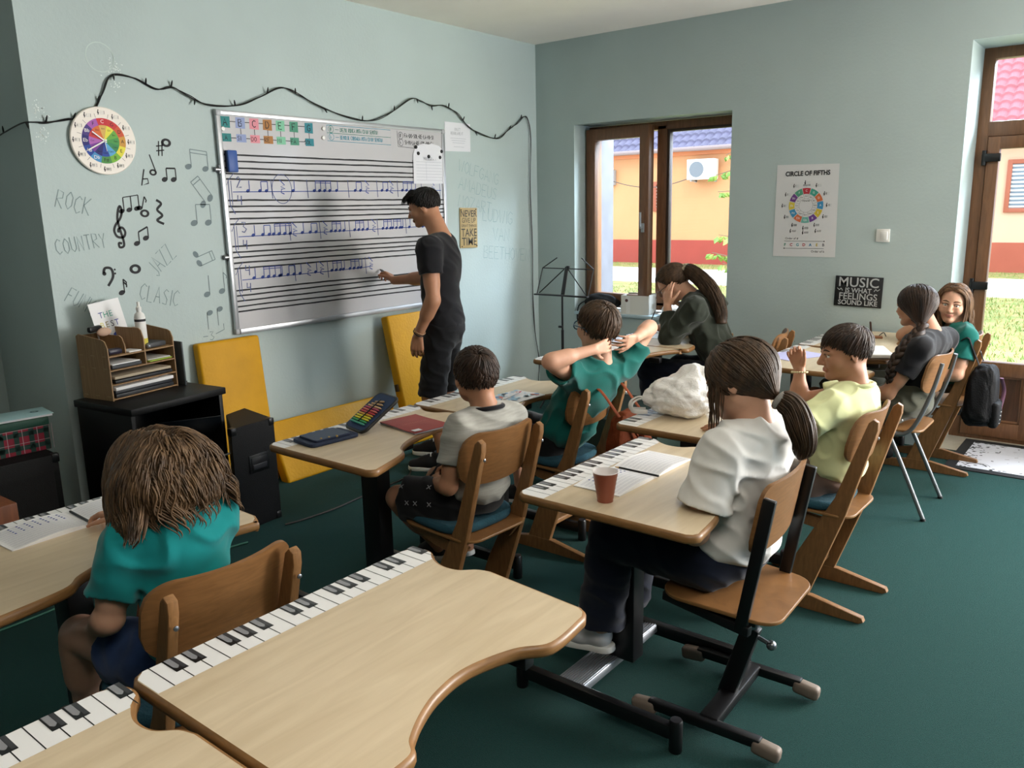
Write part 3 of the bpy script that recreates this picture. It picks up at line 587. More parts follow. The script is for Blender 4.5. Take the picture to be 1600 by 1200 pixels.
for i in range(12):
    a = math.pi / 2 - i * math.pi / 6; p.ring(0, 0, .075, .108, flat(oc[i]), a - math.pi / 12, a + math.pi / 12, n=8); p.ring(0, 0, .002, .075, flat(ic[i]), a - math.pi / 12, a + math.pi / 12, n=8)
    tc = flat('f2eee8') if i in (0, 7, 8, 9, 10) else INK
    p.text(on[i], .0915 * math.cos(a), .0915 * math.sin(a), .024, tc, lift=3); p.text(inn[i], .058 * math.cos(a), .058 * math.sin(a), .012, INK, lift=3)
    p.line([((.112) * math.cos(a + .262), .112 * math.sin(a + .262)), (.132 * math.cos(a + .262), .132 * math.sin(a + .262))], .0015, INK)
    cx, cy = .135 * math.cos(a), .135 * math.sin(a); clef(p, cx - .014, cy, .013, INK, .0022); p.line([(cx + .016, cy - .008), (cx + .016, cy + .008)], .0018, INK); [p.line([(cx - .008, cy + k * .004), (cx + .014, cy + k * .004)], .0006, GHOST) for k in (-2, -1, 0, 1, 2)]
    for k in range(min(i, 12 - i)): p.line([(cx - .006 + k * .003, cy - .005), (cx - .005 + k * .003, cy + .006)], .0011, INK)
loc_part(b, 'dial', t, smooth=False)
for nm, ang, L, w in (('hour_hand', 2.50, .070, .006), ('minute_hand', 3.64, .095, .006), ('second_hand', -1.45, .05, .002)):
    b = MB(); d = np.array([0, math.cos(ang), math.sin(ang)]); b.bar(v3(.0235, 0, 0) - d * .012, v3(.0235, 0, 0) + d * L, w, .0015, WHITEP, 0, (1, 0, 0)); loc_part(b, nm, t)
# notice, wooden sign
t = thing('notice_sheet', 'white printed notice taped to the wall right of the whiteboard', 'paper sheet', (.002, -.98, 2.10))
b = MB(); b.add([(0, -.14, -.105), (0, .14, -.10), (.002, .142, .10), (.001, -.138, .102)], [[0, 1, 2, 3]], MATS['sheet_paper']); loc_part(b, 'sheet', t, smooth=False)
b = MB(); p = Plane(b, (.0015, 0, 0), (0, 1, 0), (0, 0, 1)); script(p, 'BILET', -.03, .045, .018, flat('8a8f98'), .002); script(p, 'REGULAMENT', -.075, .015, .020, flat('8a8f98'), .002, sx=.85)
[p.line([(-.08 + k * .01, z), (.09 - k * .008, z)], .0022, LG) for k, z in enumerate((-.01, -.026, -.042, -.07))]; loc_part(b, 'print', t, smooth=False)
t = thing('tin_sign', 'tan slogan sign reading NEVER GIVE UP on the wall beside the whiteboard', 'sign', (.003, -.893, 1.437), rz=0)
b = MB(); b.box((.003, 0, 0), (.006, .198, .300), mat('tan_tin', 'b39a68', .5, var=.08, scale=12), .002, rot((1, 0, 0), -.02)); loc_part(b, 'plate', t)
b = MB(); p = Plane(b, (.006, 0, 0), (0, 1, 0), (0, 0, 1)); DK = flat('3d3a36')
for tx, z, s_, sx, bo in (('NEVER', .105, .070, .90, .008), ('GIVE UP', .055, .052, .86, .0), ('GREAT THINGS', .016, .026, .98, .01), ('TAKE', -.038, .084, .88, .008), ('TIME', -.105, .084, .96, .008)): p.text(tx, 0, z, s_, DK, ang=-.02, bold=bo, sx=sx)
loc_part(b, 'lettering', t, smooth=False)
b = MB(); [b.sphere((.007, y, z), .005, BLACKM, nu=8, nv=6) for y in (-.085, .085) for z in (-.137, .137)]; loc_part(b, 'screws', t)
# fairy lights
fl = thing('fairy_lights', 'black string of unlit fairy lights swagged along the whiteboard wall', 'string lights', (0, 0, 0)); X0 = .016
pts = [(-.30, -3.966, 1.975), (-.22, -3.97, 1.985), (-.026, -3.967, 2.011), (X0, -3.93, 2.015)] + [(X0, y, z) for y, z in ((-3.86, 2.020), (-3.771, 2.036), (-3.677, 2.062), (-3.596, 2.167), (-3.537, 2.263), (-3.43, 2.262), (-3.316, 2.217), (-3.226, 2.238), (-3.139, 2.201), (-3.03, 2.167), (-2.83, 2.176), (-2.68, 2.235), (-2.534, 2.300), (-2.40, 2.265), (-2.264, 2.221), (-2.041, 2.166), (-1.852, 2.158), (-1.646, 2.229), (-1.459, 2.326), (-1.365, 2.322), (-1.26, 2.295), (-1.138, 2.31), (-1.017, 2.275), (-.92, 2.21), (-.831, 2.164), (-.70, 2.125), (-.529, 2.115), (-.407, 2.174), (-.30, 2.23), (-.197, 2.295), (-.135, 2.27), (-.10, 2.10), (-.12, 1.706), (-.10, 1.2), (-.105, .80), (-.085, .55), (-.035, .32), (-.03, .20), (-.05, .03))]
S = spline(pts, 9); b = MB(); b.tube(S, .0034, BLACKM, 6); S2 = S + np.column_stack([np.full(len(S), .004), np.sin(np.arange(len(S)) * .35) * .004, np.cos(np.arange(len(S)) * .29) * .006]); b.tube(S2[30:], .0028, BLACKM, 5); loc_part(b, 'cable', fl)
for k in range(8, len(S) - 75, 13):
    up = 1 if (k // 6) % 3 else -1; lean = random.uniform(-.5, .5); b = MB(); p0 = S[k]; d = nrm((.5, lean, up)); b.tube([p0, p0 + d * .022, p0 + d * .034], [.0045, .0045, .002], BLACKM, 7); loc_part(b, 'bulb', fl)

# ================================================================== THINGS ON THE BACK WALL
def back_plane(b, y=-.0005): return Plane(b, (0, y, 0), (1, 0, 0), (0, 0, 1), .0008)
t = thing('music_poster', 'white circle of fifths poster on the wall between window and door', 'poster', (2.262, -.001, 1.519))
b = MB(); b.add([(-.209, -.001, .309), (-.212, -.001, -.307), (.213, -.003, -.308), (.205, -.001, .300)], [[0, 1, 2, 3]], mat('poster_paper', 'd6d6d6', .7)); loc_part(b, 'sheet', t, smooth=False)
b = MB(); p = back_plane(b, -.0025); p.text('CIRCLE OF FIFTHS', .0, .245, .042, INK, bold=.035, sx=.88); p.text('MAJOR', 0, .168, .016, INK); p.text('MINOR', 0, .065, .016, INK)
oc = ['b8323f', '3f9a86', 'd06a38', '3a8ab8', 'd2b83a', '6a3f8a', '6fb0a4', 'cf6a40', '3a8ab4', 'd0bb42', '6a3a80', '4f9a7c']; on = 'C G D A E B Gb Db Ab Eb Bb F'.split(); inn = 'Am Em Bm F#m C#m G#m Ebm Bbm Fm Cm Gm Dm'.split()
for i in range(12):
    a = math.pi / 2 - i * math.pi / 6; c0, c1 = math.cos(a), math.sin(a); q = .035
    p.ring(0, .035, .077, .116, flat(oc[i]), a - .262 + q * .6, a + .262 - q * .6, n=8); p.text(on[i], .097 * c0, .035 + .097 * c1, .020, flat('e4e4e2'), lift=3); p.text(inn[i], .062 * c0, .035 + .062 * c1, .013, INK, lift=3)
    p.line([(.046 * math.cos(a + .262), .035 + .046 * math.sin(a + .262)), (.076 * math.cos(a + .262), .035 + .076 * math.sin(a + .262))], .001, INK)
    rr = .150; cx, cy = rr * c0, .035 + rr * c1; clef(p, cx - .012, cy, .014, INK, .0028)
    for k in range(min(i, 12 - i)): p.line([(cx - .002 + k * .005, cy - .006), (cx - .001 + k * .005, cy + .007)], .0016, INK)
    [p.line([(cx - .004, cy + k * .004), (cx + .022, cy + k * .004)], .0005, GHOST) for k in (-2, -1, 0, 1, 2)]
p.ring(0, .035, .0455, .0465, INK, n=40)
for k, (cx, cy) in enumerate(((-.085, -.135), (0, -.145), (.085, -.135))): clef(p, cx - .012, cy, .014, INK, .0028); [p.line([(cx - .002 + j * .005, cy - .006), (cx + j * .005, cy + .007)], .0016, INK) for j in range(6)]
p.text('Order of #', -.085, -.185, .020, INK); p.line([(-.135, -.203), (.135, -.203)], .002, INK); p.disc(.135, -.203, .004, INK); p.line([(-.135, -.252), (.135, -.252)], .002, INK); p.disc(-.135, -.252, .004, INK); p.text('Order of b', .095, -.272, .020, INK)
for k, (ch, c) in enumerate(zip('FCGDAEB', ('5a9a86', 'b8323f', '2f9aa8', 'b84a4a', '3a8ab8', 'd2b83a', '6a6a70'))): p.text(ch, -.13 + k * .0435, -.228, .026, flat(c), bold=.03)
loc_part(b, 'print', t, smooth=False)
t = thing('slogan_plaque', 'black plaque reading MUSIC IS WHAT FEELINGS SOUND LIKE on the back wall', 'plaque', (2.639, -.001, .989))
b = MB(); b.box((0, -.004, 0), (.302, .007, .200), mat('plaque_black', '17191b', .5, var=.3, scale=30), .002, rot((0, 1, 0), .018)); loc_part(b, 'plate', t)
b = MB(); p = back_plane(b, -.0078); LT = flat('b9bcbe')
for tx, z, s_, sx, bo in (('MUSIC', .058, .088, 1.02, .010), ('IS WHAT', .006, .044, .95, .02), ('FEELINGS', -.034, .060, .98, .012), ('SOUND LIKE', -.075, .044, 1.0, .02)): p.text(tx, 0, z, s_, LT, ang=-.018, bold=bo, sx=sx)
for s_ in (-1, 1): p.curve([(s_ * .135, .022), (s_ * .12, .010), (s_ * .11, .020), (s_ * .10, .004)], .004, LT)
loc_part(b, 'lettering', t, smooth=False)

# ================================================================== DESKS
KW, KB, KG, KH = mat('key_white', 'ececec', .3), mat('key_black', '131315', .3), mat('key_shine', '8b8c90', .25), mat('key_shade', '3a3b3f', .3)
TD = .74
def desk(name_label, x0, y0, yR, edge, notch=True, group='piano desks', foot=True, rot_z=0.0, first_black=0, cols=(.125, .125)):
    """Birch desk; keyboard print along the x0 side; edge = points of the pupil's side from the far (yR) to the near end."""
    ex, ey = (x0 + edge[0][0]) / 2, (y0 + yR) / 2
    t = thing('piano_desk', name_label, 'desk', (ex, ey, 0), group, rot_z)
    L = lambda P: [(x - ex, y - ey) for x, y in P]
    far = [(x0, yR - .045), (x0 + .012, yR - .012), (x0 + .045, yR)]
    if notch: far += [(x0 + .075, yR - .006), (x0 + .105, yR - .028), (x0 + .145, yR - .044), (x0 + .19, yR - .040), (x0 + .225, yR - .012), (x0 + .26, yR - .001)]
    far_s = [tuple(q) for q in spline(far, 5)]
    E = list(edge); d = .03
    a, b_ = np.array(E[0]), np.array(E[1]); c1 = [tuple(a - nrm(a - np.array(far[-1])) * d), tuple(a - nrm(a - np.array(far[-1])) * d * .35 - nrm(a - b_) * d * .35), tuple(a - nrm(a - b_) * d)]
    mid = [tuple(q) for q in spline([c1[2]] + E[1:-1] + [(E[-1][0], E[-1][1] + d)], 7)]
    z = np.array(E[-1]); c2 = [(z[0] - d * .35, z[1] + d * .35), (z[0] - d, z[1])]
    near = [(x0 + d, y0), (x0 + d * .35, y0 + d * .35), (x0, y0 + d)]
    out = far_s + c1[:2] + mid + c2[:1] + c2[1:] + near
    b = MB(); b.prism(L(out), TD - .027, TD, BIRCH, EDGE, .0085); loc_part(b, 'tabletop', t, sharp=.9)
    # printed keyboard
    b = MB(); p = Plane(b, (-ex, -ey, TD), (1, 0, 0), (0, 1, 0), .0006, .0002); xa, xb = x0 + .008, x0 + .102
    kp = [(xa, yR - .05), (xa + .012, yR - .019), (xa + .04, yR - .008)] + ([(xa + .065, yR - .012), (xb - .006, yR - .034), (xb, yR - .036)] if notch else [(xb, yR - .008)]) + [(xb, y0 + .01), (xa + .02, y0 + .01), (xa, y0 + .03)]
    p.poly(kp[::-1], KW)
    pit = .0384; n = int((yR - y0 - .03) / pit)
    for i in range(n + 1):
        y = yR - .022 - i * pit
        if y < y0 + .02: break
        blk = (i + first_black) % 7 in (0, 2, 3, 5, 6); p.line([(xa + (.05 if blk else .0), y), (xb, y)], .0022, KB, 1)
        if blk:
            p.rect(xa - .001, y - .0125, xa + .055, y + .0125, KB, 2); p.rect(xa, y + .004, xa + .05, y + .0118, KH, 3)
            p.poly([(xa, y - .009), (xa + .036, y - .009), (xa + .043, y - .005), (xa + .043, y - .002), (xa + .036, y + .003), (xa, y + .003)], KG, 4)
    loc_part(b, 'keyboard_print', t, smooth=False)
    # steel frame: two columns on tube feet, cross rail, ribbed footrest
    cx = x0 + .17 - ex; b = MB(); b.box((cx, 0, .395), (.098, .07, .63), BLACKM, .006); loc_part(b, 'column', t)
    b = MB(); b.box((x0 + .24 - ex, 0, TD - .04), (.26, .055, .028), BLACKM, .004); loc_part(b, 'top_bracket', t); b = MB(); b.box((x0 + .50 - ex, .165, TD - .04), (.07, .03, .03), BLACKM, .004); loc_part(b, 'edge_bracket', t)
    for k, yy in enumerate((yR - cols[1], y0 + cols[0])):
        yy -= ey; b = MB(); xa_, xb_ = x0 - .08 - ex, x0 + .49 - ex; b.box(((xa_ + xb_) / 2, yy, .062), (xb_ - xa_, .03, .045), BLACKM, .004)
        for xx in (xa_, xb_): b.lathe([(.0185, 0), (.02, .004), (.02, .098), (.017, .104), (.0001, .105)], (xx, yy, 0), BLACKM, 18); b.lathe([(.0165, .1052), (.0001, .1062)], (xx, yy, 0), mat('dark_cap', '26262a', .3), 18)
        loc_part(b, 'foot', t)
    ya, yb = y0 + cols[0] + .016 - ey, yR - cols[1] - .016 - ey; b = MB(); xr = x0 + .105 - ex
    b.box((xr, (ya + yb) / 2, .062), (.115, yb - ya, .026), ALU, .003, rot((0, 1, 0), -.16))
    R_ = rot((0, 1, 0), -.16)
    for k in range(11): b.box(v3(xr, (ya + yb) / 2, .062) + R_ @ v3(-.05 + k * .01, 0, .0145), (.0045, yb - ya, .003), ALU, 0, R_)
    loc_part(b, 'footrest', t)
    return t
def bay(x, y0, yR, dp, a=.19, b=.15):
    ya, yb = y0 + a, yR - b; m = (ya + yb) / 2; h = (yb - ya)
    return [(x, yR), (x - .01, yb), (x - dp * .55, yb - h * .13), (x - dp * .93, yb - h * .32), (x - dp, yb - h * .52), (x - dp * .9, yb - h * .72), (x - dp * .5, yb - h * .9), (x - .002, ya), (x + .02, y0)]
desk('empty piano desk in the foreground, its curved pupil side towards the carpet', 2.772, -5.045, -4.290, [(3.335, -4.318), (3.346, -4.474), (3.300, -4.541), (3.270, -4.641), (3.277, -4.724), (3.300, -4.79), (3.333, -4.848), (3.366, -4.887), (3.365, -5.043)], cols=(.125, .03))
desk('cropped empty piano desk at the bottom left corner, butted against the foreground desk', 2.772, -5.805, -5.050, bay(3.345, -5.80, -5.05, .08), first_black=0)
desk('piano desk holding the red plastic cup and the open music notebook', 2.745, -3.838, -3.078, bay(3.32, -3.838, -3.078, .10))
desk('piano desk under the crumpled white plastic bag', 2.570, -2.985, -2.235, bay(3.15, -2.985, -2.235, .11))
desk('piano desk with the open navy pencil case and the red notebook', 1.660, -3.955, -3.200, [(2.14, -3.205), (2.065, -3.225), (2.035, -3.30), (2.030, -3.45), (2.065, -3.60), (2.115, -3.69), (2.175, -3.745), (2.235, -3.952)])
desk('piano desk with the blue and white leaflet, nearest the teacher', 1.655, -3.197, -2.440, [(2.20, -2.46), (2.17, -2.56), (2.06, -2.70), (2.04, -2.82), (2.08, -2.93), (2.115, -3.00), (2.155, -3.07), (2.10, -3.14), (2.05, -3.195)])
desk('piano desk of the girl in turquoise at the left edge', 1.72, -5.155, -4.398, [(2.285, -4.405), (2.303, -4.45), (2.262, -4.669), (2.215, -4.785), (2.25, -4.885), (2.298, -4.945), (2.325, -5.15)])
desk('piano desk under the window, nearer the boy with folded hands', 1.455, -2.045, -1.300, bay(2.03, -2.045, -1.30, .10, .15, .02))
desk('piano desk under the window where the woman in dark green writes', 1.455, -1.297, -.550, bay(2.03, -1.297, -.55, .10, .15, .15))
desk('piano desk with the lilac worksheet in front of the girl with the braid', 2.520, -1.560, -.800, [(3.06, -.815), (3.10, -.93), (3.09, -1.04), (2.99, -1.10), (2.95, -1.2), (2.99, -1.30), (3.07, -1.36), (3.13, -1.40), (3.12, -1.55)])
desk('piano desk beside the glazed door where the smiling girl leans', 2.520, -.797, -.040, bay(3.10, -.797, -.04, .09))

# ================================================================== CHAIRS  (built facing -x, origin on the floor under the seat)
def curved_ply(w, h, depth, th, nx=44, nz=6, corner=.05, m=PLY):
    """Upright curved panel: width along y, height along z, bowed in x; rounded outline."""
    V = []; F = []; ys = np.linspace(-w / 2, w / 2, nx + 1)
    for s_ in (0, 1):
        for y in ys:
            q = abs(y) - (w / 2 - corner); e = corner - math.sqrt(max(0, corner ** 2 - max(0, q) ** 2)) if q > 0 else 0
            for k in range(nz + 1):
                z = -h / 2 + e + (h - 2 * e) * k / nz
                V.append((-depth * (2 * y / w) ** 2 + s_ * th, y, z))
    n = nz + 1; o = (nx + 1) * n
    for i in range(nx):
        for k in range(nz):
            a = i * n + k; F += [[a, a + 1, a + n + 1, a + n], [o + a, o + a + n, o + a + n + 1, o + a + 1]]
    for i in range(nx): a = i * n; F += [[a, a + n, o + a + n, o + a], [a + nz, o + a + nz, o + a + n + nz, a + n + nz]]
    for k in range(nz): F += [[k, o + k, o + k + 1, k + 1], [nx * n + k, nx * n + k + 1, o + nx * n + k + 1, o + nx * n + k]]
    return V, F
def seat_ply(w, l, th, z, dip=.012, m=PLY):
    out = []; hx, hy, c = l / 2, w / 2, .07
    for (sx, sy, a0) in ((1, 1, 0), (-1, 1, 90), (-1, -1, 180), (1, -1, 270)):
        for a in np.linspace(a0, a0 + 90, 7): out.append((sx * (hx - c) + c * math.cos(math.radians(a)), sy * (hy * (1.0 if sx < 0 else .92) - c) + c * math.sin(math.radians(a))))
    b = MB(); b.prism(out, z - th, z, m, EDGE, .003); V = b.v[0]
    return b
def wooden_chair(label, loc, rz=0.0, cushion=False):
    t = thing('wooden_school_chair', label, 'chair', (0, 0, 0), 'wooden skid chairs')
    for s_ in (-1, 1):
        y = s_ * .155
        b = MB(); sk = [(-.215, 0), (.245, 0), (.262, .010), (.255, .026), (.06, .062), (-.06, .062), (-.205, .034), (-.225, .015)]
        b.prism([(x, z) for x, z in sk], -.014, .014, BEECH, BEECH, .003, np.array([[1, 0, 0], [0, 0, -1], [0, 1, 0.]]), (0, y, 0)); loc_part(b, 'skid', t)
        b = MB(); up = [(-.075, .055), (.045, .055), (.17, .42), (.262, .765), (.262, .795), (.245, .805), (.228, .79), (.125, .48), (-.02, .20)]
        b.prism(up, -.0125, .0125, BEECH, BEECH, .004, np.array([[1, 0, 0], [0, 0, -1], [0, 1, 0.]]), (0, y, 0)); loc_part(b, 'upright', t)
        b = MB(); rl = [(-.17, .405), (.15, .375), (.115, .33), (-.02, .345), (-.165, .388)]
        b.prism(rl, -.012, .012, BEECH, BEECH, .003, np.array([[1, 0, 0], [0, 0, -1], [0, 1, 0.]]), (0, y * .86, 0)); loc_part(b, 'seat_rail', t)
    b = MB(); b.box((.0, 0, .115), (.05, .285, .022), BEECH, .003); loc_part(b, 'stretcher', t)
    b = seat_ply(.375, .365, .011, .421); o = loc_part(b, 'seat', t); o.rotation_euler = (0, .05, 0); o.location = (-.012, 0, 0)
    b = MB(); V, F = curved_ply(.375, .205, .045, .010, corner=.07); b.add(V, F, PLY, rot((0, 1, 0), .24), (.208, 0, .715)); loc_part(b, 'backrest', t, sharp=.6)
    b = MB(); [b.lathe([(.006, 0), (.006, .003), (.0001, .005)], (.262, s_ * .155, zz), CHROME, 10, frame((0, 0, 1), (1, 0, .25))) for s_ in (-1, 1) for zz in (.735,)]; loc_part(b, 'screws', t)
    place(t, loc, rz); return t
def steel_chair(label, loc, rz=0.0):
    t = thing('steel_base_chair', label, 'chair', (0, 0, 0))
    for s_ in (-1, 1):
        y = s_ * .185
        b = MB(); b.box((0, y, .048), (.36, .032, .032), BLACKM, .006); f = loc_part(b, 'foot_bar', t)
        for e in (-1, 1): c = MB(); c.box((e * .195, y, .034), (.085, .042, .046), BEIGEP, .014, rot((0, 1, 0), e * .12), 3); tag(loc_part(c, 'end_cap', f), 'taupe rubber end cap')
    b = MB(); b.box((.015, 0, .052), (.06, .36, .034), BLACKM, .006); loc_part(b, 'cross_beam', t)
    b = MB(); b.bar((.0, 0, .05), (.075, 0, .305), .055, .040, BLACKM, .006, (0, 1, 0)); b.cyl((.07, 0, .29), (.098, 0, .385), .020, CHROME, 16); loc_part(b, 'post', t)
    b = MB(); b.tube([(.085, 0, .275), (.125, 0, .262)], .007, CHROME, 10); b.sphere((.135, 0, .258), .016, CHROME, nu=14, nv=8); loc_part(b, 'height_knob', t)
    for s_ in (-1, 1):
        y = s_ * .135; b = MB(); b.bar((-.16, y, .402), (.13, y * 1.33, .384), .026, .032, BLACKM, .005); b.bar((.100, y * 1.33, .372), (.170, y * 1.33, .79), .036, .020, BLACKM, .004, (0, 1, 0)); loc_part(b, 'upright', t)
    b = MB(); b.box((.10, 0, .388), (.06, .27, .028), BLACKM, .004); loc_part(b, 'seat_frame', t)
    b = seat_ply(.40, .36, .012, .432); o = loc_part(b, 'seat', t); o.rotation_euler = (0, .06, 0)
    b = MB(); V, F = curved_ply(.375, .215, .022, .011, corner=.045); b.add(V, F, PLY, rot((0, 1, 0), .17), (.150, 0, .715)); loc_part(b, 'backrest', t, sharp=.6)
    place(t, loc, rz); return t
def tube_chair(label, loc, rz=0.0):
    t = thing('tubular_steel_chair', label, 'chair', (0, 0, 0))
    for s_ in (-1, 1):
        y = s_ * .185
        b = MB(); P = spline([(.255, y * .86, .80), (.225, y * .95, .66), (.17, y, .50), (.12, y, .435), (.05, y, .425), (-.16, y, .432), (-.20, y, .420), (-.215, y * 1.02, .38), (-.24, y * 1.08, .0)], 7); b.tube(P, .0105, TUBE, 10); loc_part(b, 'side_frame', t)
        b = MB(); b.tube(spline([(.02, y, .422), (.06, y * 1.0, .39), (.24, y * 1.08, .005)], 6), .0105, TUBE, 10); b.cyl((.236, y * 1.078, .012), (.24, y * 1.08, .0), .013, BLACKM, 10); loc_part(b, 'leg', t)
    b = MB(); b.tube([(.04, -.185, .40), (.04, .185, .40)], .008, TUBE, 8); b.tube([(-.21, -.188, .395), (-.21, .188, .395)], .008, TUBE, 8); loc_part(b, 'cross_tube', t)
    b = seat_ply(.385, .38, .011, .448); loc_part(b, 'seat', t)
    b = MB(); V, F = curved_ply(.385, .20, .055, .010, corner=.06); b.add(V, F, PLY, rot((0, 1, 0), .22), (.236, 0, .735)); loc_part(b, 'backrest', t, sharp=.6)
    place(t, loc, rz); return t
wooden_chair('wooden school chair of the girl in turquoise, beside the foreground desk', (2.41, -4.725, 0), -.02)
wooden_chair('wooden school chair with a teal cushion under the boy in grey', (2.20, -3.46, 0), -.06)
wooden_chair('wooden school chair with the orange backpack hanging from it', (2.055, -2.61, 0), .0)
wooden_chair('wooden school chair under the boy in the pale yellow shirt', (3.205, -2.455, 0), -.02)
wooden_chair('wooden school chair at the window desk behind the woman in green', (2.24, -.87, 0), .22)
wooden_chair('wooden school chair by the door with the black bag on its back', (3.195, -.36, 0), .0)
steel_chair('wooden chair on a black steel base with taupe feet under the girl in white', (3.262, -3.415, 0), .03)
tube_chair('grey tubular steel chair under the girl with the braid', (3.165, -1.18, 0), .0)
def cushion(label, loc, rz=0.0):
    out = [(.17 * math.copysign(abs(math.cos(a)) ** .6, math.cos(a)), .18 * math.copysign(abs(math.sin(a)) ** .6, math.sin(a))) for a in np.linspace(0, 6.2832, 40, endpoint=False)]
    t = MB(); t.prism(out, 0, .034, TEALPAD, TEALPAD, .014); o = t.build('seat_cushion', sharp=None); place(o, loc, rz); o.rotation_euler[1] = .05
    return tag(o, label, 'cushion', 'teal seat cushions')
cushion('teal cushion on the chair of the boy in grey', (2.17, -3.46, .4225), -.06)
cushion('dark teal cushion on the chair of the girl in turquoise', (2.38, -4.722, .4225), -.02)
cushion('dark teal cushion on the chair of the boy in pale yellow', (3.175, -2.455, .4225))
cushion('dark teal cushion on the chair of the boy with folded hands', (2.025, -2.61, .4225))

# ================================================================== LEFT SIDE: CABINET, ORGANISER, SPEAKERS, MATS
CABZ = .715
t = thing('black_cabinet', 'black open-fronted cabinet against the left wall under the paper organiser', 'cabinet', (.327, -3.683, 0), rz=.13)
b = MB(); b.boxx((-.225, -.268, CABZ - .034), (.225, .268, CABZ), BLACKW, .004); loc_part(b, 'top_panel', t)
for y in (-.248, .248): b = MB(); b.boxx((-.215, y - .011, .0), (.205, y + .011, CABZ - .034), BLACKW, .002); loc_part(b, 'side_panel', t)
b = MB(); b.boxx((-.215, -.237, .0), (-.20, .237, CABZ - .034), BLACKW); loc_part(b, 'back_panel', t, smooth=False)
for z in (.35, .04): b = MB(); b.boxx((-.20, -.237, z - .01), (.198, .237, z + .01), BLACKW, .002); loc_part(b, 'shelf', t)
t = thing('magazine', 'black magazine with white title tilted on the cabinet shelf', 'magazine', (.40, -3.54, .372), rz=-.45)
R_ = rot((0, 1, 0), -.85); b = MB(); b.box((0, 0, .125), (.215, .29, .006), mat('black_cover', '0c1218', .4), .002, R_); loc_part(b, 'cover', t)
b = MB(); Q = v3(0, 0, .125) + R_ @ v3(0, 0, .0035); p = Plane(b, Q, R_ @ v3(0, 1, 0), R_ @ v3(-1, 0, 0), .0005)
p.text('UCRA ARTISTULUI DE star', .0, .06, .023, flat('d8d8d8')); p.line([(-.14, .03), (.14, .03)], .003, flat('c9c9c9')); p.text('100 de', .05, -.02, .022, flat('5a8a80')); p.line([(-.1, -.075), (.13, -.075)], .003, flat('b0b0b0')); loc_part(b, 'title', t, smooth=False)
b = MB(); b.box((-.03, 0, .035), (.05, .20, .068), mat('dark_box', '161517', .5), .004); loc_part(b, 'stand_block', t)
b = MB(); b.box((.46, -3.475, .3625), (.13, .15, .004), PAPER, .001, rotz(.15)); tag(b.build('paper_stack'), 'white paper on the cabinet shelf below the black magazine', 'paper')
# organiser
OC, OA, OS = v3(.198, -3.714, CABZ), .19, .76
t = thing('desk_organizer', 'brown wooden desk organiser full of papers on the black cabinet', 'organizer', tuple(OC), rz=OA); t.scale = (OS, 1.04, 1)
def tilt_side(y, h0, h1): return [(-.145, 0), (.145, 0), (.145, h1 - .04), (.125, h1 - .008), (.10, h1), (-.12, h0), (-.145, h0 - .01)]
RXZ = np.array([[1, 0, 0], [0, 0, -1], [0, 1, 0.]])
for y, nm in ((-.18, 'side_panel'), (.18, 'side_panel')):
    b = MB(); b.prism(tilt_side(y, .315, .295), -.003, .003, MDF, MDF, .0012, RXZ, (0, y, 0))
    for k in range(3):
        for z in (.05 if False else .02, .155, .215): b.box((-.11 + .11 * k, y - .0035, z), (.035, .002, .004), mat('tenon_tan', 'a88f6a', .7))
    loc_part(b, nm, t)
for z, nm in ((.006, 'base'), (.075, 'shelf'), (.145, 'shelf'), (.212, 'shelf')): b = MB(); b.boxx((-.143, -.178, z - .003), (.146, .178, z + .003), MDF, .001); loc_part(b, nm, t)
b = MB(); b.boxx((-.145, -.178, 0), (-.139, .178, .305), MDF); loc_part(b, 'back_panel', t, smooth=False)
for y, z0, z1, x1 in ((.015, .148, .325, .145), (-.075, .215, .30, .12)): b = MB(); b.prism([(-.14, z0), (x1, z0), (x1, z1 - .05), (x1 - .02, z1 - .01), (x1 - .045, z1), (-.14, z1)], -.003, .003, MDF, MDF, .001, RXZ, (0, y, 0)); loc_part(b, 'divider', t)
RO = rotz(OA) @ np.diag([OS, 1.04, 1])
def in_org(name, label, cat, c, size, m, rz=0.0, bev=.002, group=None):
    b = MB(); b.box((0, 0, 0), (size[0] * OS, size[1], size[2]), m, bev); o = b.build(name); place(o, OC + RO @ v3(*c), OA + rz); return tag(o, label, cat, group)
BK = mat('book_dark', '1b1d22', .5); OR = 'books and papers in the organiser'
in_org('sketchbook', 'black bound pad at the very bottom of the organiser', 'book', (.0, .0, .019), (.28, .335, .018), BK, group=OR)
in_org('ring_binder', 'dark spiral bound book second from the bottom of the organiser', 'book', (.002, -.004, .037), (.275, .33, .014), mat('binder_dark', '25282e', .5), group=OR)
in_org('paper_stack', 'thick white paper stack on the spiral book in the organiser', 'paper', (.004, .0, .0535), (.28, .335, .016), PAPER, group=OR)
in_org('songbook', 'black songbook on the middle shelf of the organiser', 'book', (.003, .0, .088), (.28, .33, .014), BK, group=OR)
in_org('lyrics_book', 'cream edged book titled in white on the black songbook', 'book', (.006, -.004, .107), (.275, .325, .013), mat('cream_pages', 'b7a992', .7), group=OR)
in_org('notebook', 'spiral notebook in the upper left slot of the organiser', 'notebook', (.008, -.088, .160), (.27, .165, .016), mat('note_grey', '3a3c40', .6), group=OR)
in_org('notepad', 'white notepad in the upper left slot on the notebook', 'notebook', (.012, -.09, .1725), (.26, .155, .006), PAPER, group=OR)
in_org('folder', 'lime green folder in the upper right slot of the organiser', 'folder', (.012, .095, .155), (.265, .14, .006), mat('lime', '9bb53a', .5), .06, group=OR)
in_org('paper_stack', 'grey white papers on the lime green folder in the organiser', 'paper', (.008, .10, .1625), (.26, .13, .006), mat('grey_paper', 'c7c5c0', .8), -.05, group=OR)
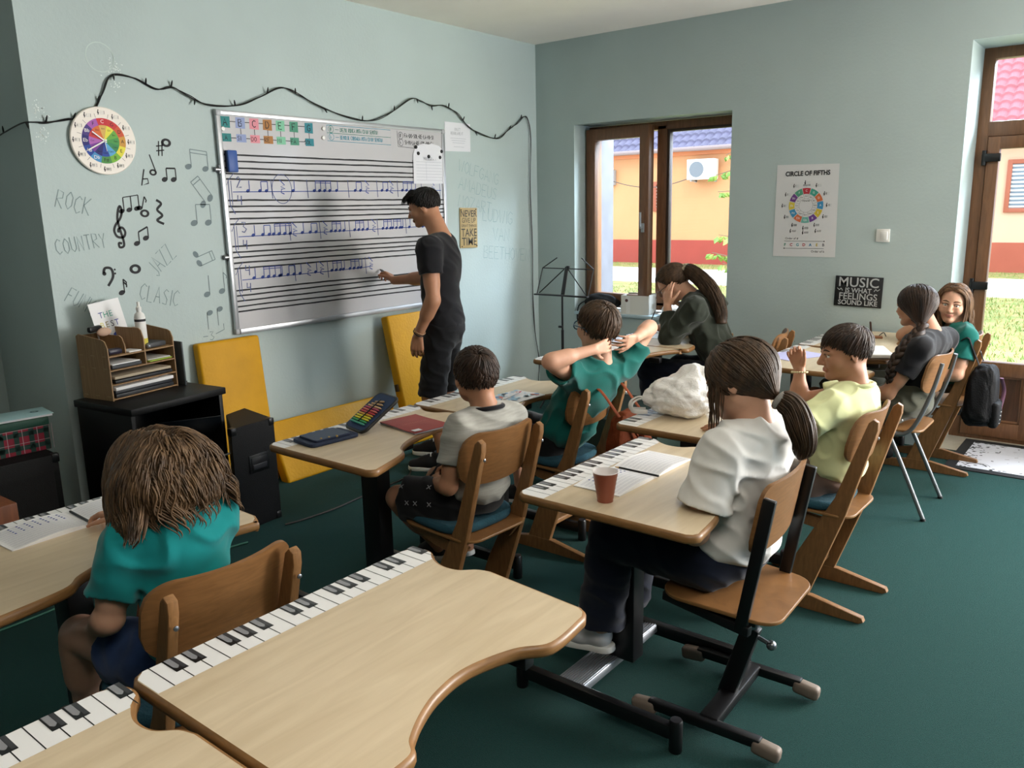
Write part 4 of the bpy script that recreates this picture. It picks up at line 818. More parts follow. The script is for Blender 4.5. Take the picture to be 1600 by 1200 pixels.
in_org('hole_punch', 'grey black device in the top right tray of the organiser', 'hole punch', (.02, .10, .230), (.20, .11, .026), mat('device_grey', '3b3d40', .5), .1, .008)
in_org('tape_roll', 'dark purple tape dispenser in the front left compartment of the organiser', 'tape dispenser', (.10, -.13, .232), (.06, .075, .028), mat('dark_purple', '211c30', .4), .0, .01)
in_org('note_pad', 'small white note block in the middle compartment of the organiser', 'paper', (.08, -.03, .219), (.11, .07, .006), PAPER)
in_org('marker_pen', 'black marker lying over the left of the organiser', 'marker', (-.05, -.13, .335), (.03, .09, .03), BLACKM, .3, .010)
b = MB(); b.sphere((0, 0, .035), (.018, .04, .022), mat('clip_tan', 'c0a08a', .7), None, 14, 8); o = b.build('paper_bundle'); place(o, OC + RO @ v3(-.04, -.09, .28), .2); tag(o, 'crumpled beige bundle in the back left compartment of the organiser', 'paper bundle')
t = thing('drawing_card', 'white card with hand drawn THE BEST standing in the organiser', 'card', tuple(OC + RO @ v3(-.10, .005, .222)), rz=OA)
R_ = rot((0, 1, 0), -.16) @ rot((1, 0, 0), .10); b = MB(); b.box(R_ @ v3(0, 0, .115), (.002, .175, .245), PAPER, 0, R_); loc_part(b, 'card', t, smooth=False)
b = MB(); p = Plane(b, R_ @ v3(.0012, 0, .115), R_ @ v3(0, 1, 0), R_ @ v3(0, 0, 1), .0004)
for tx, v, cs in (('THE', .055, ('2f3f8a', '3f9a80', '5fae9a')), ('BEST', .005, ('d8d070', '8a7a40', '40404a', '34409a'))):
    for k, ch in enumerate(tx): p.text(ch, -.045 + k * .028 + (.008 if len(tx) == 3 else 0), v, .042, flat(cs[k]), bold=-.0)
p.poly([(-.075, -.115), (.075, -.115), (.075, -.04), (.03, -.03), (.0, -.045), (-.03, -.03), (-.075, -.05)], flat('c4cad6')); p.poly([(-.01, -.1), (.07, -.1), (.07, -.035), (.03, -.03), (.0, -.045)], flat('3a4fa8'), 1); loc_part(b, 'drawing', t, smooth=False)
t = thing('spray_bottle', 'white spray bottle standing in the organiser', 'bottle', tuple(OC + RO @ v3(.06, .055, .216)))
b = MB(); b.lathe([(.024, 0), (.026, .004), (.026, .155), (.022, .172), (.011, .182), (.011, .19)], (0, 0, 0), WHITEP, 24); loc_part(b, 'bottle', t)
b = MB(); b.lathe([(.012, .188), (.013, .192), (.013, .205), (.007, .212), (.007, .232), (.0001, .233)], (0, 0, 0), WHITEP, 18); loc_part(b, 'nozzle', t)
b = MB(); b.lathe([(.0264, .135), (.0264, .147)], (0, 0, 0), flat('2a2a2c'), 24); b.lathe([(.0264, .02), (.0264, .05)], (0, 0, 0), flat('d8c850'), 24); loc_part(b, 'label_band', t)
t = MB(); t.sphere((0, 0, .013), .013, CHROME); o = t.build('metal_ball'); place(o, OC + RO @ v3(.12, .05, .2155)); tag(o, 'small shiny metal ball at the front of the organiser', 'ball')
b = MB(); b.box((0, 0, .115), (.010, .17, .23), mat('tablet_dark', '3c4346', .5), .004, rot((1, 0, 0), .0)); b.box((.0068, -.06, .16), (.0012, .02, .025), flat('b84a5a')); o = b.build('folder_binder'); place(o, (.215, -3.485, CABZ), OA + 1.45); tag(o, 'dark grey folder with a red sticker leaning beside the organiser', 'folder')
b = MB(); b.tube(spline([(.12, -3.50, CABZ + .006), (.16, -3.47, CABZ + .012), (.20, -3.45, CABZ + .006), (.24, -3.44, CABZ + .008)], 8), .004, BLACKM, 6); tag(b.build('cable'), 'short black cable on the cabinet top behind the organiser', 'cable')
def speaker(label, loc, size, rz, handle=True, grille=False):
    t = thing('speaker_cabinet', label, 'speaker', loc, None, rz); w, d, h = size
    b = MB(); b.box((0, 0, h / 2), (w, d, h), SPK, .012); loc_part(b, 'cabinet', t)
    if handle:
        b = MB(); b.box((w / 2 + .001, -.0, h * .58), (.006, .15, .105), BLACKM, .004); b.box((w / 2 - .0, .0, h * .58), (.008, .115, .075), mat('handle_cup', '1c1c20', .4), .003); b.box((w / 2 + .004, .0, h * .575 - .02), (.006, .10, .03), mat('handle_grip', '2b2b30', .35), .003); loc_part(b, 'handle', t)
    if grille: b = MB(); b.box((w / 2 + .002, 0, h * .45), (.006, d * .86, h * .78), mat('grille_black', '101012', .7, bump=.8, bscale=300), .003); loc_part(b, 'grille', t)
    for yy in (-1, 1):
        for zz in (.02, h - .02): b = MB(); b.box((w / 2 - .014, yy * (d / 2 - .014), zz), (.034, .034, .044), BLACKM, .006); loc_part(b, 'corner_protector', t)
    return t
t = thing('speaker_cabinet', 'black speaker cabinet with recessed handle standing beside the black cabinet', 'speaker', (.693, -3.368, 0), None, .094)
q_ = [tuple(rotz(-.094)[:2, :2] @ (np.array(w) - [.693, -3.368])) for w in ((.705, -3.50), (.68, -3.235), (.36, -3.19), (.405, -3.335))]
b = MB(); b.prism(q_, 0, .545, SPK, SPK, .010); loc_part(b, 'cabinet', t)
b = MB(); b.box((.001, .02, .335), (.006, .125, .095), BLACKM, .004); b.box((.003, .02, .335), (.008, .10, .068), mat('handle_cup', '141417', .4), .003); b.box((.007, .02, .318), (.006, .088, .028), mat('handle_grip', '2b2b30', .35), .003); loc_part(b, 'handle', t)
for yy in (-.118, .118):
    for zz in (.02, .527): b = MB(); b.box((-.013, yy, zz), (.034, .034, .040), BLACKM, .006); loc_part(b, 'corner_protector', t)
speaker('black speaker with grille in the recess behind the tartan gift box', (.02, -4.33, 0), (.42, .44, .50), -.03, False, True)
TART = mat('tartan_red', '8e1f35', .7)
t = thing('gift_box', 'red tartan gift box with a dark green lid on the recessed speaker', 'box', (.02, -4.245, .50), rz=-.03)
b = MB(); b.boxx((-.10, -.15, 0), (.10, .15, .125), TART, .003); TG, TW = flat('1f3f38'), flat('b8a0a4')
p = Plane(b, (.10, 0, 0), (0, 1, 0), (0, 0, 1), .0006)
for k in range(5): y = -.135 + k * .065; p.rect(y, .002, y + .022, .123, TG, 1); p.rect(y + .036, .002, y + .0385, .123, TW, 2)
for z in (.02, .085): p.rect(-.148, z, .148, z + .022, TG, 1); p.rect(-.148, z + .032, .148, z + .034, TW, 2)
p = Plane(b, (0, .15, 0), (-1, 0, 0), (0, 0, 1), .0006); [p.rect(-.09 + k * .06, .002, -.07 + k * .06, .123, TG, 1) for k in range(3)]
loc_part(b, 'box', t, smooth=False)
b = MB(); b.boxx((-.104, -.154, .120), (.104, .154, .158), mat('lid_green', '1f4a3c', .6), .004); tag(loc_part(b, 'lid', t), 'dark green lid')
t = thing('exercise_book', 'pale blue exercise book on the green lid of the gift box', 'book', (.03, -4.20, .6585), rz=-.12)
b = MB(); b.box((0, 0, .006), (.17, .27, .010), PAPER, .001); loc_part(b, 'pages', t); b = MB(); b.box((0, 0, .0125), (.18, .28, .003), mat('pale_blue_cover', 'a9cdd2', .5), .001); loc_part(b, 'cover', t)
b = MB(); p = Plane(b, (0, 0, .0142), (0, 1, 0), (-1, 0, 0)); p.ring(.08, .0, .012, .018, flat('3a5a62'), n=20); p.line([(.06, 0), (.10, 0)], .004, flat('3a5a62')); loc_part(b, 'emblem', t, smooth=False)
t = MB(); t.box((0, 0, .24), (.32, .30, .48), wave_material('orange_wood', (.42, .22, .10), (.52, .29, .14), 3, (10, 10, 1.5), .4), .006); o = t.build('cajon_drum'); place(o, (.59, -4.645, 0), .02); tag(o, 'reddish wooden box drum on the floor at the left edge behind the desk', 'drum')
# foam mats, leaning on the left wall
def foam_mat(label, size, loc, lean, rz=0.0, tab=False):
    th, w, h = size; t = thing('foam_mat', label, 'mat', loc, 'yellow foam mats', rz)
    b = MB(); b.box((-th / 2, 0, h / 2), (th, w, h), MUSTARD, .016, None, 3); o = loc_part(b, 'pad', t); o.rotation_euler = (0, -lean, 0)
    b = MB(); b.tube([(-th * .5, w / 2 + .001, .02), (-th * .5, w / 2 + .001, h - .02)], .003, mat('mustard_seam', '9a6f18', .6), 6); s_ = loc_part(b, 'seam', t); s_.rotation_euler = (0, -lean, 0)
    if tab: b = MB(); b.box((-th * .5, -w / 2 - .006, h * .45), (.03, .014, .05), mat('velcro', '4a3a20', .9), .003); s_ = loc_part(b, 'strap_tab', t); s_.rotation_euler = (0, -lean, 0)
    return t
foam_mat('tall yellow foam mat leaning on the wall behind the black cabinet', (.06, .40, .885), (.155, -3.06, 0), .10)
foam_mat('low yellow foam mat standing lengthwise under the whiteboard', (.08, .98, .385), (.265, -2.385, 0), .42)
foam_mat('tall yellow foam mat leaning on the wall behind the teacher', (.075, .40, .90), (.30, -1.68, 0), .21, 0.0, True)
foam_mat('yellow foam mat in the recess at the left edge of the picture', (.08, .50, .64), (-.63, -4.60, 0), .06)
# cables on the carpet
b = MB(); b.tube(spline([(.80, -4.70, .006), (.79, -4.47, .006), (.757, -4.249, .006), (.736, -4.112, .006), (.80, -3.75, .006), (.84, -3.55, .006)], 8), .005, mat('green_cable', '2f6a58', .6), 6); tag(b.build('floor_cable'), 'thin green cable on the carpet beside the desk of the girl in turquoise', 'cable')
b = MB(); b.tube(spline([(.80, -3.30, .006), (.82, -3.198, .006), (.83, -3.0, .006), (.811, -2.816, .006), (.79, -2.6, .006), (.76, -2.372, .006), (.6, -2.2, .006)], 8), .005, BLACKM, 6); tag(b.build('floor_cable'), 'thin black cable on the carpet near the teacher', 'cable')

# ================================================================== THINGS ON THE DESKS
# pencil case on the near corner of the boy in grey's desk
NAVY = mat('navy_nylon', '1d2a45', .75, bump=.3, bscale=300); NAVYL = mat('navy_lining', '263a5c', .8)
t = thing('pencil_case', 'open navy zip pencil case full of coloured pencils on a desk', 'pencil case', (1.80, -3.745, .7405), rz=-.10)
def rr(w, h, c, n=6): return [(sx * (w / 2 - c) + c * math.cos(math.radians(a)), sy * (h / 2 - c) + c * math.sin(math.radians(a))) for sx, sy, a0 in ((1, 1, 0), (-1, 1, 90), (-1, -1, 180), (1, -1, 270)) for a in np.linspace(a0, a0 + 90, n)]
b = MB(); b.prism(rr(.145, .215, .025), 0, .014, NAVY, NAVY, .005, None, (0, -.035, 0)); loc_part(b, 'tray', t)
b = MB(); b.prism(rr(.12, .155, .012), .014, .022, mat('grey_flap', '3d4a5e', .6), NAVY, .003, None, (.0, -.04, 0)); tag(loc_part(b, 'flap', t), 'grey blue inner flap')
R_ = rot((0, 0, 1), -.12) @ rot((1, 0, 0), math.radians(33)); lo = v3(0, .095, .012)
lid = MB(); lid.prism(rr(.145, .195, .025), -.006, .006, NAVYL, NAVY, .004, R_, lo + R_ @ v3(0, .095, -.0)); ld = loc_part(lid, 'lid', t)
b = MB(); b.tube([lo + R_ @ v3(x, y + .095, 0) for x, y in rr(.147, .197, .026)], .0065, BLACKM, 7, close=True); loc_part(b, 'zip', t)
b = MB(); b.bar(lo + R_ @ v3(.0, .03, .016), lo + R_ @ v3(.0, .155, .016), .006, .004, BLACKM, .001, R_ @ v3(0, 0, 1)); loc_part(b, 'elastic_band', t)
for k, c in enumerate(('4fae9a', '38a05a', 'e8d82a', 'e6e03a', 'd8a03a', 'c8404a', 'd86a60', 'b84a6a', 'd9b48a', 'cfae86', 'b89a78')):
    y = .026 + k * .0115; x0_, x1_ = (-.055, .055) if k < 8 else (-.045 + .01 * (k - 8), .055 - .012 * (k - 8)); b = MB(); A, B = lo + R_ @ v3(x0_, y, .0115), lo + R_ @ v3(x1_, y + (.006 * (k - 8) if k > 7 else 0), .0115)
    b.tube([A, B - (B - A) * .12, B], [.0042, .0042, .0006], flat(c, .4), 6); o = b.build('colouring_pencil', t); o.parent = t; o.matrix_parent_inverse = Matrix()
b = MB(); [b.sphere((.045 + .006 * k, -.085 + .03 * k, .020), .0055, mat('brass', 'b09050', .3, .8), nu=10, nv=6) for k in range(3)]; loc_part(b, 'pen_tips', t)
# red notebook
t = thing('notebook', 'red soft cover notebook on the desk in front of the boy in grey', 'notebook', (1.935, -3.445, .7405), rz=-.16)
nb = lambda z0, z1: (lambda x, y: .004 * math.sin(x * 22) + .004 * (abs(y) / .1) ** 2)
def sheetlet(b, w, h, z, th, m, wav=.004, nx=10, ny=10, ph=0.0):
    V = []; F = []; n = ny + 1
    for s_ in (0, 1):
        for i in range(nx + 1):
            for j in range(n):
                x, y = -w / 2 + w * i / nx, -h / 2 + h * j / ny; V.append((x, y, z + th * s_ + wav * (.5 + .5 * math.sin(6 * i / nx + ph) * math.cos(4 * j / ny + ph))))
    o = (nx + 1) * n
    for i in range(nx):
        for j in range(ny): a = i * n + j; F += [[a, a + 1, a + n + 1, a + n], [o + a, o + a + n, o + a + n + 1, o + a + 1]]
    for i in range(nx): a = i * n; F += [[a, a + n, o + a + n, o + a], [a + ny, o + a + ny, o + a + n + ny, a + n + ny]]
    for j in range(ny): F += [[j, o + j, o + j + 1, j + 1], [nx * n + j, nx * n + j + 1, o + nx * n + j + 1, o + nx * n + j]]
    return b.add(V, F, m)
b = MB(); sheetlet(b, .236, .174, .0, .005, mat('grey_page_edges', '9a9aa2', .8), .003); loc_part(b, 'pages', t)
b = MB(); sheetlet(b, .24, .178, .0055, .002, mat('brick_red_cover', '8e3a37', .55, var=.08, scale=14), .003); tag(loc_part(b, 'cover', t), 'brick red cover')
b = MB(); p = Plane(b, (0, 0, .0112), (0, 1, 0), (-1, 0, 0)); p.text('NOTEBOOK', .0, -.0, .022, flat('b06a60')); [p.line([(-.05, -.018 - k * .012), (.05, -.018 - k * .012)], .002, flat('a86058')) for k in range(2)]; p.rect(-.082, -.112, -.045, -.085, flat('d8d8dc')); loc_part(b, 'print', t, smooth=False)
# leaflet
t = thing('leaflet', 'blue and white illustrated leaflet with a pen on the far desk', 'booklet', (1.965, -2.85, .7405), rz=-.08)
b = MB(); sheetlet(b, .17, .24, .0, .003, PAPER, .003); loc_part(b, 'pages', t)
b = MB(); p = Plane(b, (0, 0, .0072), (0, 1, 0), (-1, 0, 0)); random.seed(9)
for k in range(46): p.disc(random.uniform(-.1, .1), random.uniform(-.07, .07), random.uniform(.005, .016), flat(random.choice(['9fc4de', '7fa8d0', 'b8d4e6', 'c8dcea', 'd8887a', 'e0e6ea'])), k % 5, 7)
loc_part(b, 'illustration', t, smooth=False)
b = MB(); b.tube([(1.985, -2.96, .754), (1.955, -2.80, .754)], .004, flat('c8c0bc', .4), 8); b.tube([(1.955, -2.80, .754), (1.95, -2.77, .754)], [.004, .001], flat('b83a4a', .4), 8); tag(b.build('pen'), 'white pen with a red tip lying on the blue leaflet', 'pen')
# plastic cup
t = thing('plastic_cup', 'reddish brown plastic cup with a white inside at the near edge of a desk', 'cup', (3.005, -3.738, .7405))
CUPO = mat('cup_red_brown', '8c4a36', .32); CUPI = mat('cup_white', 'e2dcda', .35)
pr = [(.0235, 0)] + [(.0235 + .0125 * k / 12 + (.0007 if k % 2 else 0), .006 + .080 * k / 12) for k in range(13)] + [(.0375, .088), (.0385, .0895)]
b = MB(); b.lathe([(.0001, 0)] + pr, (0, 0, 0), CUPO, 36, None, False); loc_part(b, 'wall', t); b = MB(); b.lathe([(.0385, .0895), (.0372, .0905), (.0355, .088), (.0222, .004), (.0001, .004)], (0, 0, 0), CUPI, 36, None, False); tag(loc_part(b, 'lining', t), 'white lining')
# music notebooks
STAFF = flat('b9bac4')
def music_book(label, loc, rz, pw=.165, ph=.225, ink=True):
    t = thing('music_notebook', label, 'notebook', loc, None, rz)
    for s_, nm in ((-1, 'page'), (1, 'page')):
        b = MB(); V = []; F = []; n = 9
        for i in range(13):
            u = i / 12; y = s_ * u * ph; z = .003 + .012 * math.sin(math.pi * min(1, u * 1.05)) * (1 - u * .5)
            for j in range(2): V += [(-pw / 2 + j * pw, y, z)]
        for i in range(12): F.append([2 * i, 2 * i + 1, 2 * i + 3, 2 * i + 2] if s_ > 0 else [2 * i, 2 * i + 2, 2 * i + 3, 2 * i + 1])
        V2 = [(x, y, 0.0) for x, y, z in V]; b.add(V + V2, F + [[26 + 2 * i, 26 + 2 * i + 2, 26 + 2 * i + 3, 26 + 2 * i + 1] for i in range(12)] + [[2 * i, 2 * i + 2, 28 + 2 * i, 26 + 2 * i] for i in range(12)] + [[2 * i + 1, 27 + 2 * i, 29 + 2 * i, 2 * i + 3] for i in range(12)] + [[24, 25, 51, 50]], PAPER)
        for k in range(10):
            x = -pw / 2 + .016 + k * .0148
            for q in range(5):
                xx = x + q * .0021; W = []
                for u in np.linspace(.06, .95, 12): y = s_ * u * ph; z = .0036 + .012 * math.sin(math.pi * min(1, u * 1.05)) * (1 - u * .5); W.append((xx, y, z))
                W = np.array(W); b.add(np.concatenate([W - [.0003, 0, 0], W + [.0003, 0, 0]]), [[i, i + 1, 13 + i, 12 + i] for i in range(11)], STAFF)
            if ink and s_ < 0 and k < 4:
                for q in range(7):
                    u = .15 + q * .1; y = s_ * u * ph; z = .0040 + .012 * math.sin(math.pi * min(1, u * 1.05)) * (1 - u * .5)
                    b.box((x + .004, y, z), (.006, .0045, .0004), BLUE)
        loc_part(b, nm, t, smooth=False)
    return t
music_book('open music manuscript book with a pencil, beside the red cup', (2.945, -3.462, .7405), -.02)
music_book('open music manuscript book under the hand of the girl in turquoise', (1.865, -4.72, .7405), .05, .165, .215)
def pencil(label, a, b_, c='141416', nm='pencil'):
    a, b_ = v3(a), v3(b_); d = nrm(b_ - a); m = MB(); t = thing(nm, label, 'pencil', tuple(a)); m.tube([a * 0, b_ - a - d * .018], .0036, flat(c, .4), 6); loc_part(m, 'barrel', t)
    m = MB(); m.tube([b_ - a - d * .018, b_ - a], [.0036, .0006], flat('c9a878'), 6); loc_part(m, 'tip', t); return t
pencil('black pencil lying in the fold of the open music book beside the cup', (3.036, -3.472, .7475), (2.872, -3.468, .7475))
pencil('black pencil lying in the fold of the book of the girl in turquoise', (1.80, -4.716, .7475), (1.965, -4.722, .7475))
# crumpled carrier bag
def noise3(P, seed, f):
    r = np.random.RandomState(seed); s = 0
    for k in range(7):
        d = r.randn(3); d /= np.linalg.norm(d); s = s + np.sin(P @ d * f * (1 + .35 * k) + r.rand() * 6.28) / (1 + .4 * k)
    return s / 3
BAGM = bpy.data.materials.new('thin_white_plastic'); BAGM.use_nodes = True
_p = BAGM.node_tree.nodes['Principled BSDF']; _p.inputs['Base Color'].default_value = (*lin('f4f2ee'), 1); _p.inputs['Roughness'].default_value = .3; _p.inputs['Transmission Weight'].default_value = .12; _p.inputs['Alpha'].default_value = .92
_nt = BAGM.node_tree; _tc = _nt.nodes.new('ShaderNodeTexCoord'); _vo = _nt.nodes.new('ShaderNodeTexVoronoi'); _vo.feature = 'DISTANCE_TO_EDGE'; _vo.inputs['Scale'].default_value = 26; _nz = _nt.nodes.new('ShaderNodeTexNoise'); _nz.inputs['Scale'].default_value = 9; _nz.inputs['Detail'].default_value = 5
_nt.links.new(_tc.outputs['Object'], _nz.inputs['Vector']); _nt.links.new(_nz.outputs['Color'], _vo.inputs['Vector']); _vo.inputs['Scale'].default_value = 7
_bp = _nt.nodes.new('ShaderNodeBump'); _bp.inputs['Strength'].default_value = .3; _bp.inputs['Distance'].default_value = .02; _nt.links.new(_vo.outputs['Distance'], _bp.inputs['Height']); _nt.links.new(_bp.outputs[0], _p.inputs['Normal'])
t = thing('plastic_bag', 'crumpled white plastic carrier bag on a desk', 'bag', (2.72, -2.70, .741))
b = bmesh.new(); bmesh.ops.create_icosphere(b, subdivisions=5, radius=1.0); P = np.array([v.co[:] for v in b.verts])
Q = P * [.135, .125, .085]; Q[:, 0] += .0; hump = np.exp(-(((Q[:, 0] - .04) / .07) ** 2 + ((Q[:, 1] - .05) / .06) ** 2)); Q[:, 2] += .055 * hump * (P[:, 2] > -.3)
r_ = 1 + .10 * noise3(P, 3, 3.5) + .17 * np.abs(noise3(P, 8, 5.5)) - .05 * np.abs(noise3(P, 21, 10)) + .012 * np.abs(noise3(P, 22, 22)); Q *= r_[:, None]; Q[:, 2] = np.maximum(Q[:, 2] + .072, .002 + .004 * noise3(P, 5, 14) ** 2)
for v, q in zip(b.verts, Q): v.co = Vector(q)
m = MB(); m.bm(b, BAGM); loc_part(m, 'bag', t, sharp=1.2)
m = MB()
for hx, hy, ph in ((-.155, -.075, 0), (-.13, -.105, 1)): m.tube(spline([(hx + .05, hy + .03, .05), (hx - .005, hy + .02, .062), (hx - .03, hy - .01, .045), (hx - .015, hy - .03, .02), (hx + .04, hy - .01, .02)], 7), .010, BAGM, 7, squash=.35)
loc_part(m, 'handle', t)
# sheets around
def sheet(name, label, cat, loc, size, rz, m=PAPER, lines=0, group=None):
    t = thing(name, label, cat, loc, group, rz); b = MB(); sheetlet(b, size[0], size[1], 0, .002, m, .0015); loc_part(b, 'sheet', t)
    if lines:
        b = MB(); p = Plane(b, (0, 0, .0038), (0, 1, 0), (-1, 0, 0)); [p.line([(-size[1] * .4, q), (size[1] * .4, q)], .0015, STAFF) for q in np.linspace(-size[0] * .4, size[0] * .4, lines)]; loc_part(b, 'print', t, smooth=False)
    return t
sheet('worksheet', 'white worksheet on the desk right of the plastic bag', 'paper', (2.86, -2.47, .7405), (.21, .29, 0), .1, PAPER, 12)
sheet('worksheet', 'lilac worksheet on the keyboard edge of the desk behind the boy in yellow', 'paper', (2.645, -1.17, .7405), (.21, .297, 0), -.45, mat('lilac_paper', 'b9b6dd', .7), 10)
t = thing('open_book', 'open thick book on the desk in front of the girl with the braid', 'book', (2.99, -.94, .7405), rz=.5)
for s_ in (-1, 1): b = MB(); b.box((0, s_ * .075, .013), (.20, .148, .022), mat('book_page', 'd6d2cb', .75), .006, rot((1, 0, 0), s_ * .07)); loc_part(b, 'pages', t)
b = MB(); b.box((0, 0, .0012), (.21, .31, .0022), mat('book_tan', '8a7058', .6)); loc_part(b, 'cover', t)
b = MB(); b.sphere((3.10, -1.12 + .14, .752), (.045, .028, .012), BLACKM); tag(b.build('glasses_case'), 'small black case on the desk just in front of the braid', 'glasses case')
t = thing('phone_stand', 'brown phone stand near the wall on the desk of the smiling girl', 'stand', (2.82, -.33, .7405), rz=.3)
b = MB(); b.box((0, 0, .05), (.012, .045, .10), mat('stand_brown', '3a2418', .5), .004, rot((0, 1, 0), -.12)); loc_part(b, 'back_rest', t); b = MB(); b.box((.03, 0, .006), (.08, .05, .012), mat('stand_tan', '8a5a3a', .5), .004); loc_part(b, 'base', t); b = MB(); b.tube(spline([(.05, .02, .012), (.075, .03, .03), (.09, .02, .008)], 6), .003, BLACKM, 6); loc_part(b, 'cord', t)
sheet('worksheet', 'white sheet under the writing hand of the woman in green', 'paper', (1.62, -.90, .7405), (.21, .29, 0), .15, PAPER, 12)
sheet('worksheet', 'white sheet shining on the window desk behind the boy with folded hands', 'paper', (1.58, -1.86, .7405), (.21, .29, 0), -.1, PAPER, 10)

# ================================================================== WINDOW SILL
t = thing('cardboard_box', 'white open cardboard box standing on the window sill', 'box', (.925, .10, .7258), rz=.12)
WB2 = mat('white_card', 'd9d7cf', .75)
b = MB(); b.box((0, -.075, .075), (.235, .003, .15), WB2); b.box((0, .075, .08), (.235, .003, .16), WB2); b.box((-.117, 0, .075), (.003, .15, .15), WB2); b.box((0, 0, .002), (.235, .15, .003), WB2); loc_part(b, 'carton', t, smooth=False)
b = MB(); b.box((.117, .01, .08), (.003, .15, .155), WB2); loc_part(b, 'end_flap', t, smooth=False)
b = MB(); p = Plane(b, (0, -.0768, .075), (1, 0, 0), (0, 0, 1)); p.rect(-.075, -.07, -.04, .07, flat('e4e3df'), 0); p.disc(-.07, .035, .013, flat('5a3530'), 1); p = Plane(b, (0, .0733, .08), (1, 0, 0), (0, 0, 1)); script(p, 'THANK YOU', -.03, .045, .022, INK, .003, -.1); p = Plane(b, (.1187, .01, .08), (0, 1, 0), (0, 0, 1)); p.disc(0, -.02, .022, flat('b8b0a0')); loc_part(b, 'print', t, smooth=False)
t = thing('cake_plate', 'white plate with crumpled wrapped cake and candles on the window sill', 'plate', (1.235, .07, .7258))
b = MB(); b.lathe([(.0001, 0), (.06, 0), (.085, .008), (.105, .016), (.103, .02), (.08, .012), (.0001, .006)], (0, 0, 0), WHITEP, 32); loc_part(b, 'plate', t)
b = bmesh.new(); bmesh.ops.create_icosphere(b, subdivisions=4, radius=1.0); P = np.array([v.co[:] for v in b.verts]); Q = P * [.075, .07, .045] * (1 + .12 * noise3(P, 4, 6) + .06 * np.abs(noise3(P, 9, 15)))[:, None]; Q[:, 2] = np.maximum(Q[:, 2] + .045, .008)
for v, q in zip(b.verts, Q): v.co = Vector(q)
m = MB(); m.bm(b, PAPER); loc_part(m, 'wrapped_cake', t, sharp=1.0)
for k in range(3): b = MB(); b.cyl((-.02 + k * .025, -.01 + .012 * k, .07), (-.022 + k * .026, -.01 + .012 * k, .125), .003, mat('candle_cream', 'e0cfa8', .5), 8); loc_part(b, 'candle', t)
b = bmesh.new(); bmesh.ops.create_icosphere(b, subdivisions=4, radius=1.0); P = np.array([v.co[:] for v in b.verts]); Q = P * [.165, .075, .075] * (1 + .16 * noise3(P, 14, 4))[:, None]; Q[:, 2] = np.maximum(Q[:, 2] + .07, .0); Q[:, 2] -= np.where((Q[:, 0] < -.06) & (Q[:, 1] < -.05), .0, 0)
for v, q in zip(b.verts, Q): v.co = Vector(q)
t = thing('black_bag', 'black fabric bag slumped at the left end of the window sill', 'bag', (.575, .10, .7258)); m = MB(); m.bm(b, mat('black_fabric', '0d0d10', .85, bump=.3, bscale=120)); loc_part(m, 'bag_body', t, sharp=1.2)
b = MB(); b.tube(spline([(-.13, -.06, .08), (-.17, -.085, .04), (-.175, -.10, -.05), (-.16, -.102, -.10)], 7), .018, MATS['black_fabric'], 8, squash=.3); loc_part(b, 'strap', t)
sheet('paper_stack', 'white papers between the black bag and the white box on the sill', 'paper', (.735, .02, .7258), (.14, .12, 0), .2)
b = MB(); b.sphere((.765, .15, .77), (.035, .04, .035), PAPER); tag(b.build('paper_ball'), 'crumpled white paper against the window frame behind the black bag', 'paper')
t = thing('storage_crate', 'dark crate holding papers at the right end of the window sill', 'crate', (1.585, .10, .7258)); b = MB(); b.boxx((-.09, -.085, 0), (.10, .09, .12), mat('crate_dark', '1d2024', .5), .006); loc_part(b, 'crate', t)
b = MB(); b.add([(-.08, -.06, .121), (.07, -.07, .121), (.09, .02, .15), (-.02, .04, .175)], [[0, 1, 2, 3]], mat('blue_paper', 'c2cbe0', .7)); loc_part(b, 'paper', t, smooth=False)

# ================================================================== MUSIC STAND
t = thing('music_stand', 'black folding music stand in the corner beside the window', 'music stand', (.50, -.36, 0))
b = MB(); b.cyl((0, 0, .20), (0, 0, .62), .011, BLACKM, 12); b.cyl((0, 0, .60), (.0, 0, .92), .008, BLACKM, 12); b.box((-.012, -.01, .645), (.035, .02, .018), BLACKM, .004); loc_part(b, 'pole', t)
for a in (-1.9, .2, 2.3): d = v3(math.cos(a), math.sin(a), 0); b = MB(); b.tube([d * .012 + v3(0, 0, .30), d * .23 + v3(0, 0, .008)], .007, BLACKM, 8); b.tube([d * .10 + v3(0, 0, .18), v3(0, 0, .21)], .005, BLACKM, 6); loc_part(b, 'leg', t)
b = MB(); W = .255; zb, zt = .895, 1.10; tl_ = .06
b.box((0, -.02, zb), (2 * W, .035, .012), BLACKM, .003)
for a_, c_ in (((-W + .01, -.005, zb), (-W + .022, tl_, zt)), ((W - .01, -.005, zb), (W + .0, tl_, zt)), ((-W + .022, tl_, zt), (W, tl_, zt)), ((-.02, tl_ * .95, zt - .005), (-W + .03, 0, zb + .01)), ((.02, tl_ * .95, zt - .005), (W - .03, 0, zb + .01)), ((-W + .022, tl_, zt), (-.10, tl_ + .02, zt + .085)), ((W, tl_, zt), (.13, tl_ + .02, zt + .085))): b.tube([a_, c_], .0045, BLACKM, 7)
b.box((.005, .03, (zb + zt) / 2 + .01), (.03, .014, .225), BLACKM, .003, rot((1, 0, 0), -.28)); b.box((.015, .062, zt + .01), (.028, .02, .025), BLACKM, .003); b.box((.008, .024, .985), (.012, .003, .05), GREY, 0, rot((1, 0, 0), -.28)); loc_part(b, 'tray', t)

# ================================================================== FLOOR THINGS
t = MB(); t.boxx((-.31, -.30, 0), (.31, .30, .47), mat('dark_green_velour', '10281f', .85, bump=.2, bscale=120), .02); o = t.build('padded_block'); place(o, (1.935, -1.765, 0), .07); tag(o, 'dark green padded block on the floor under the window desks', 'padded block')
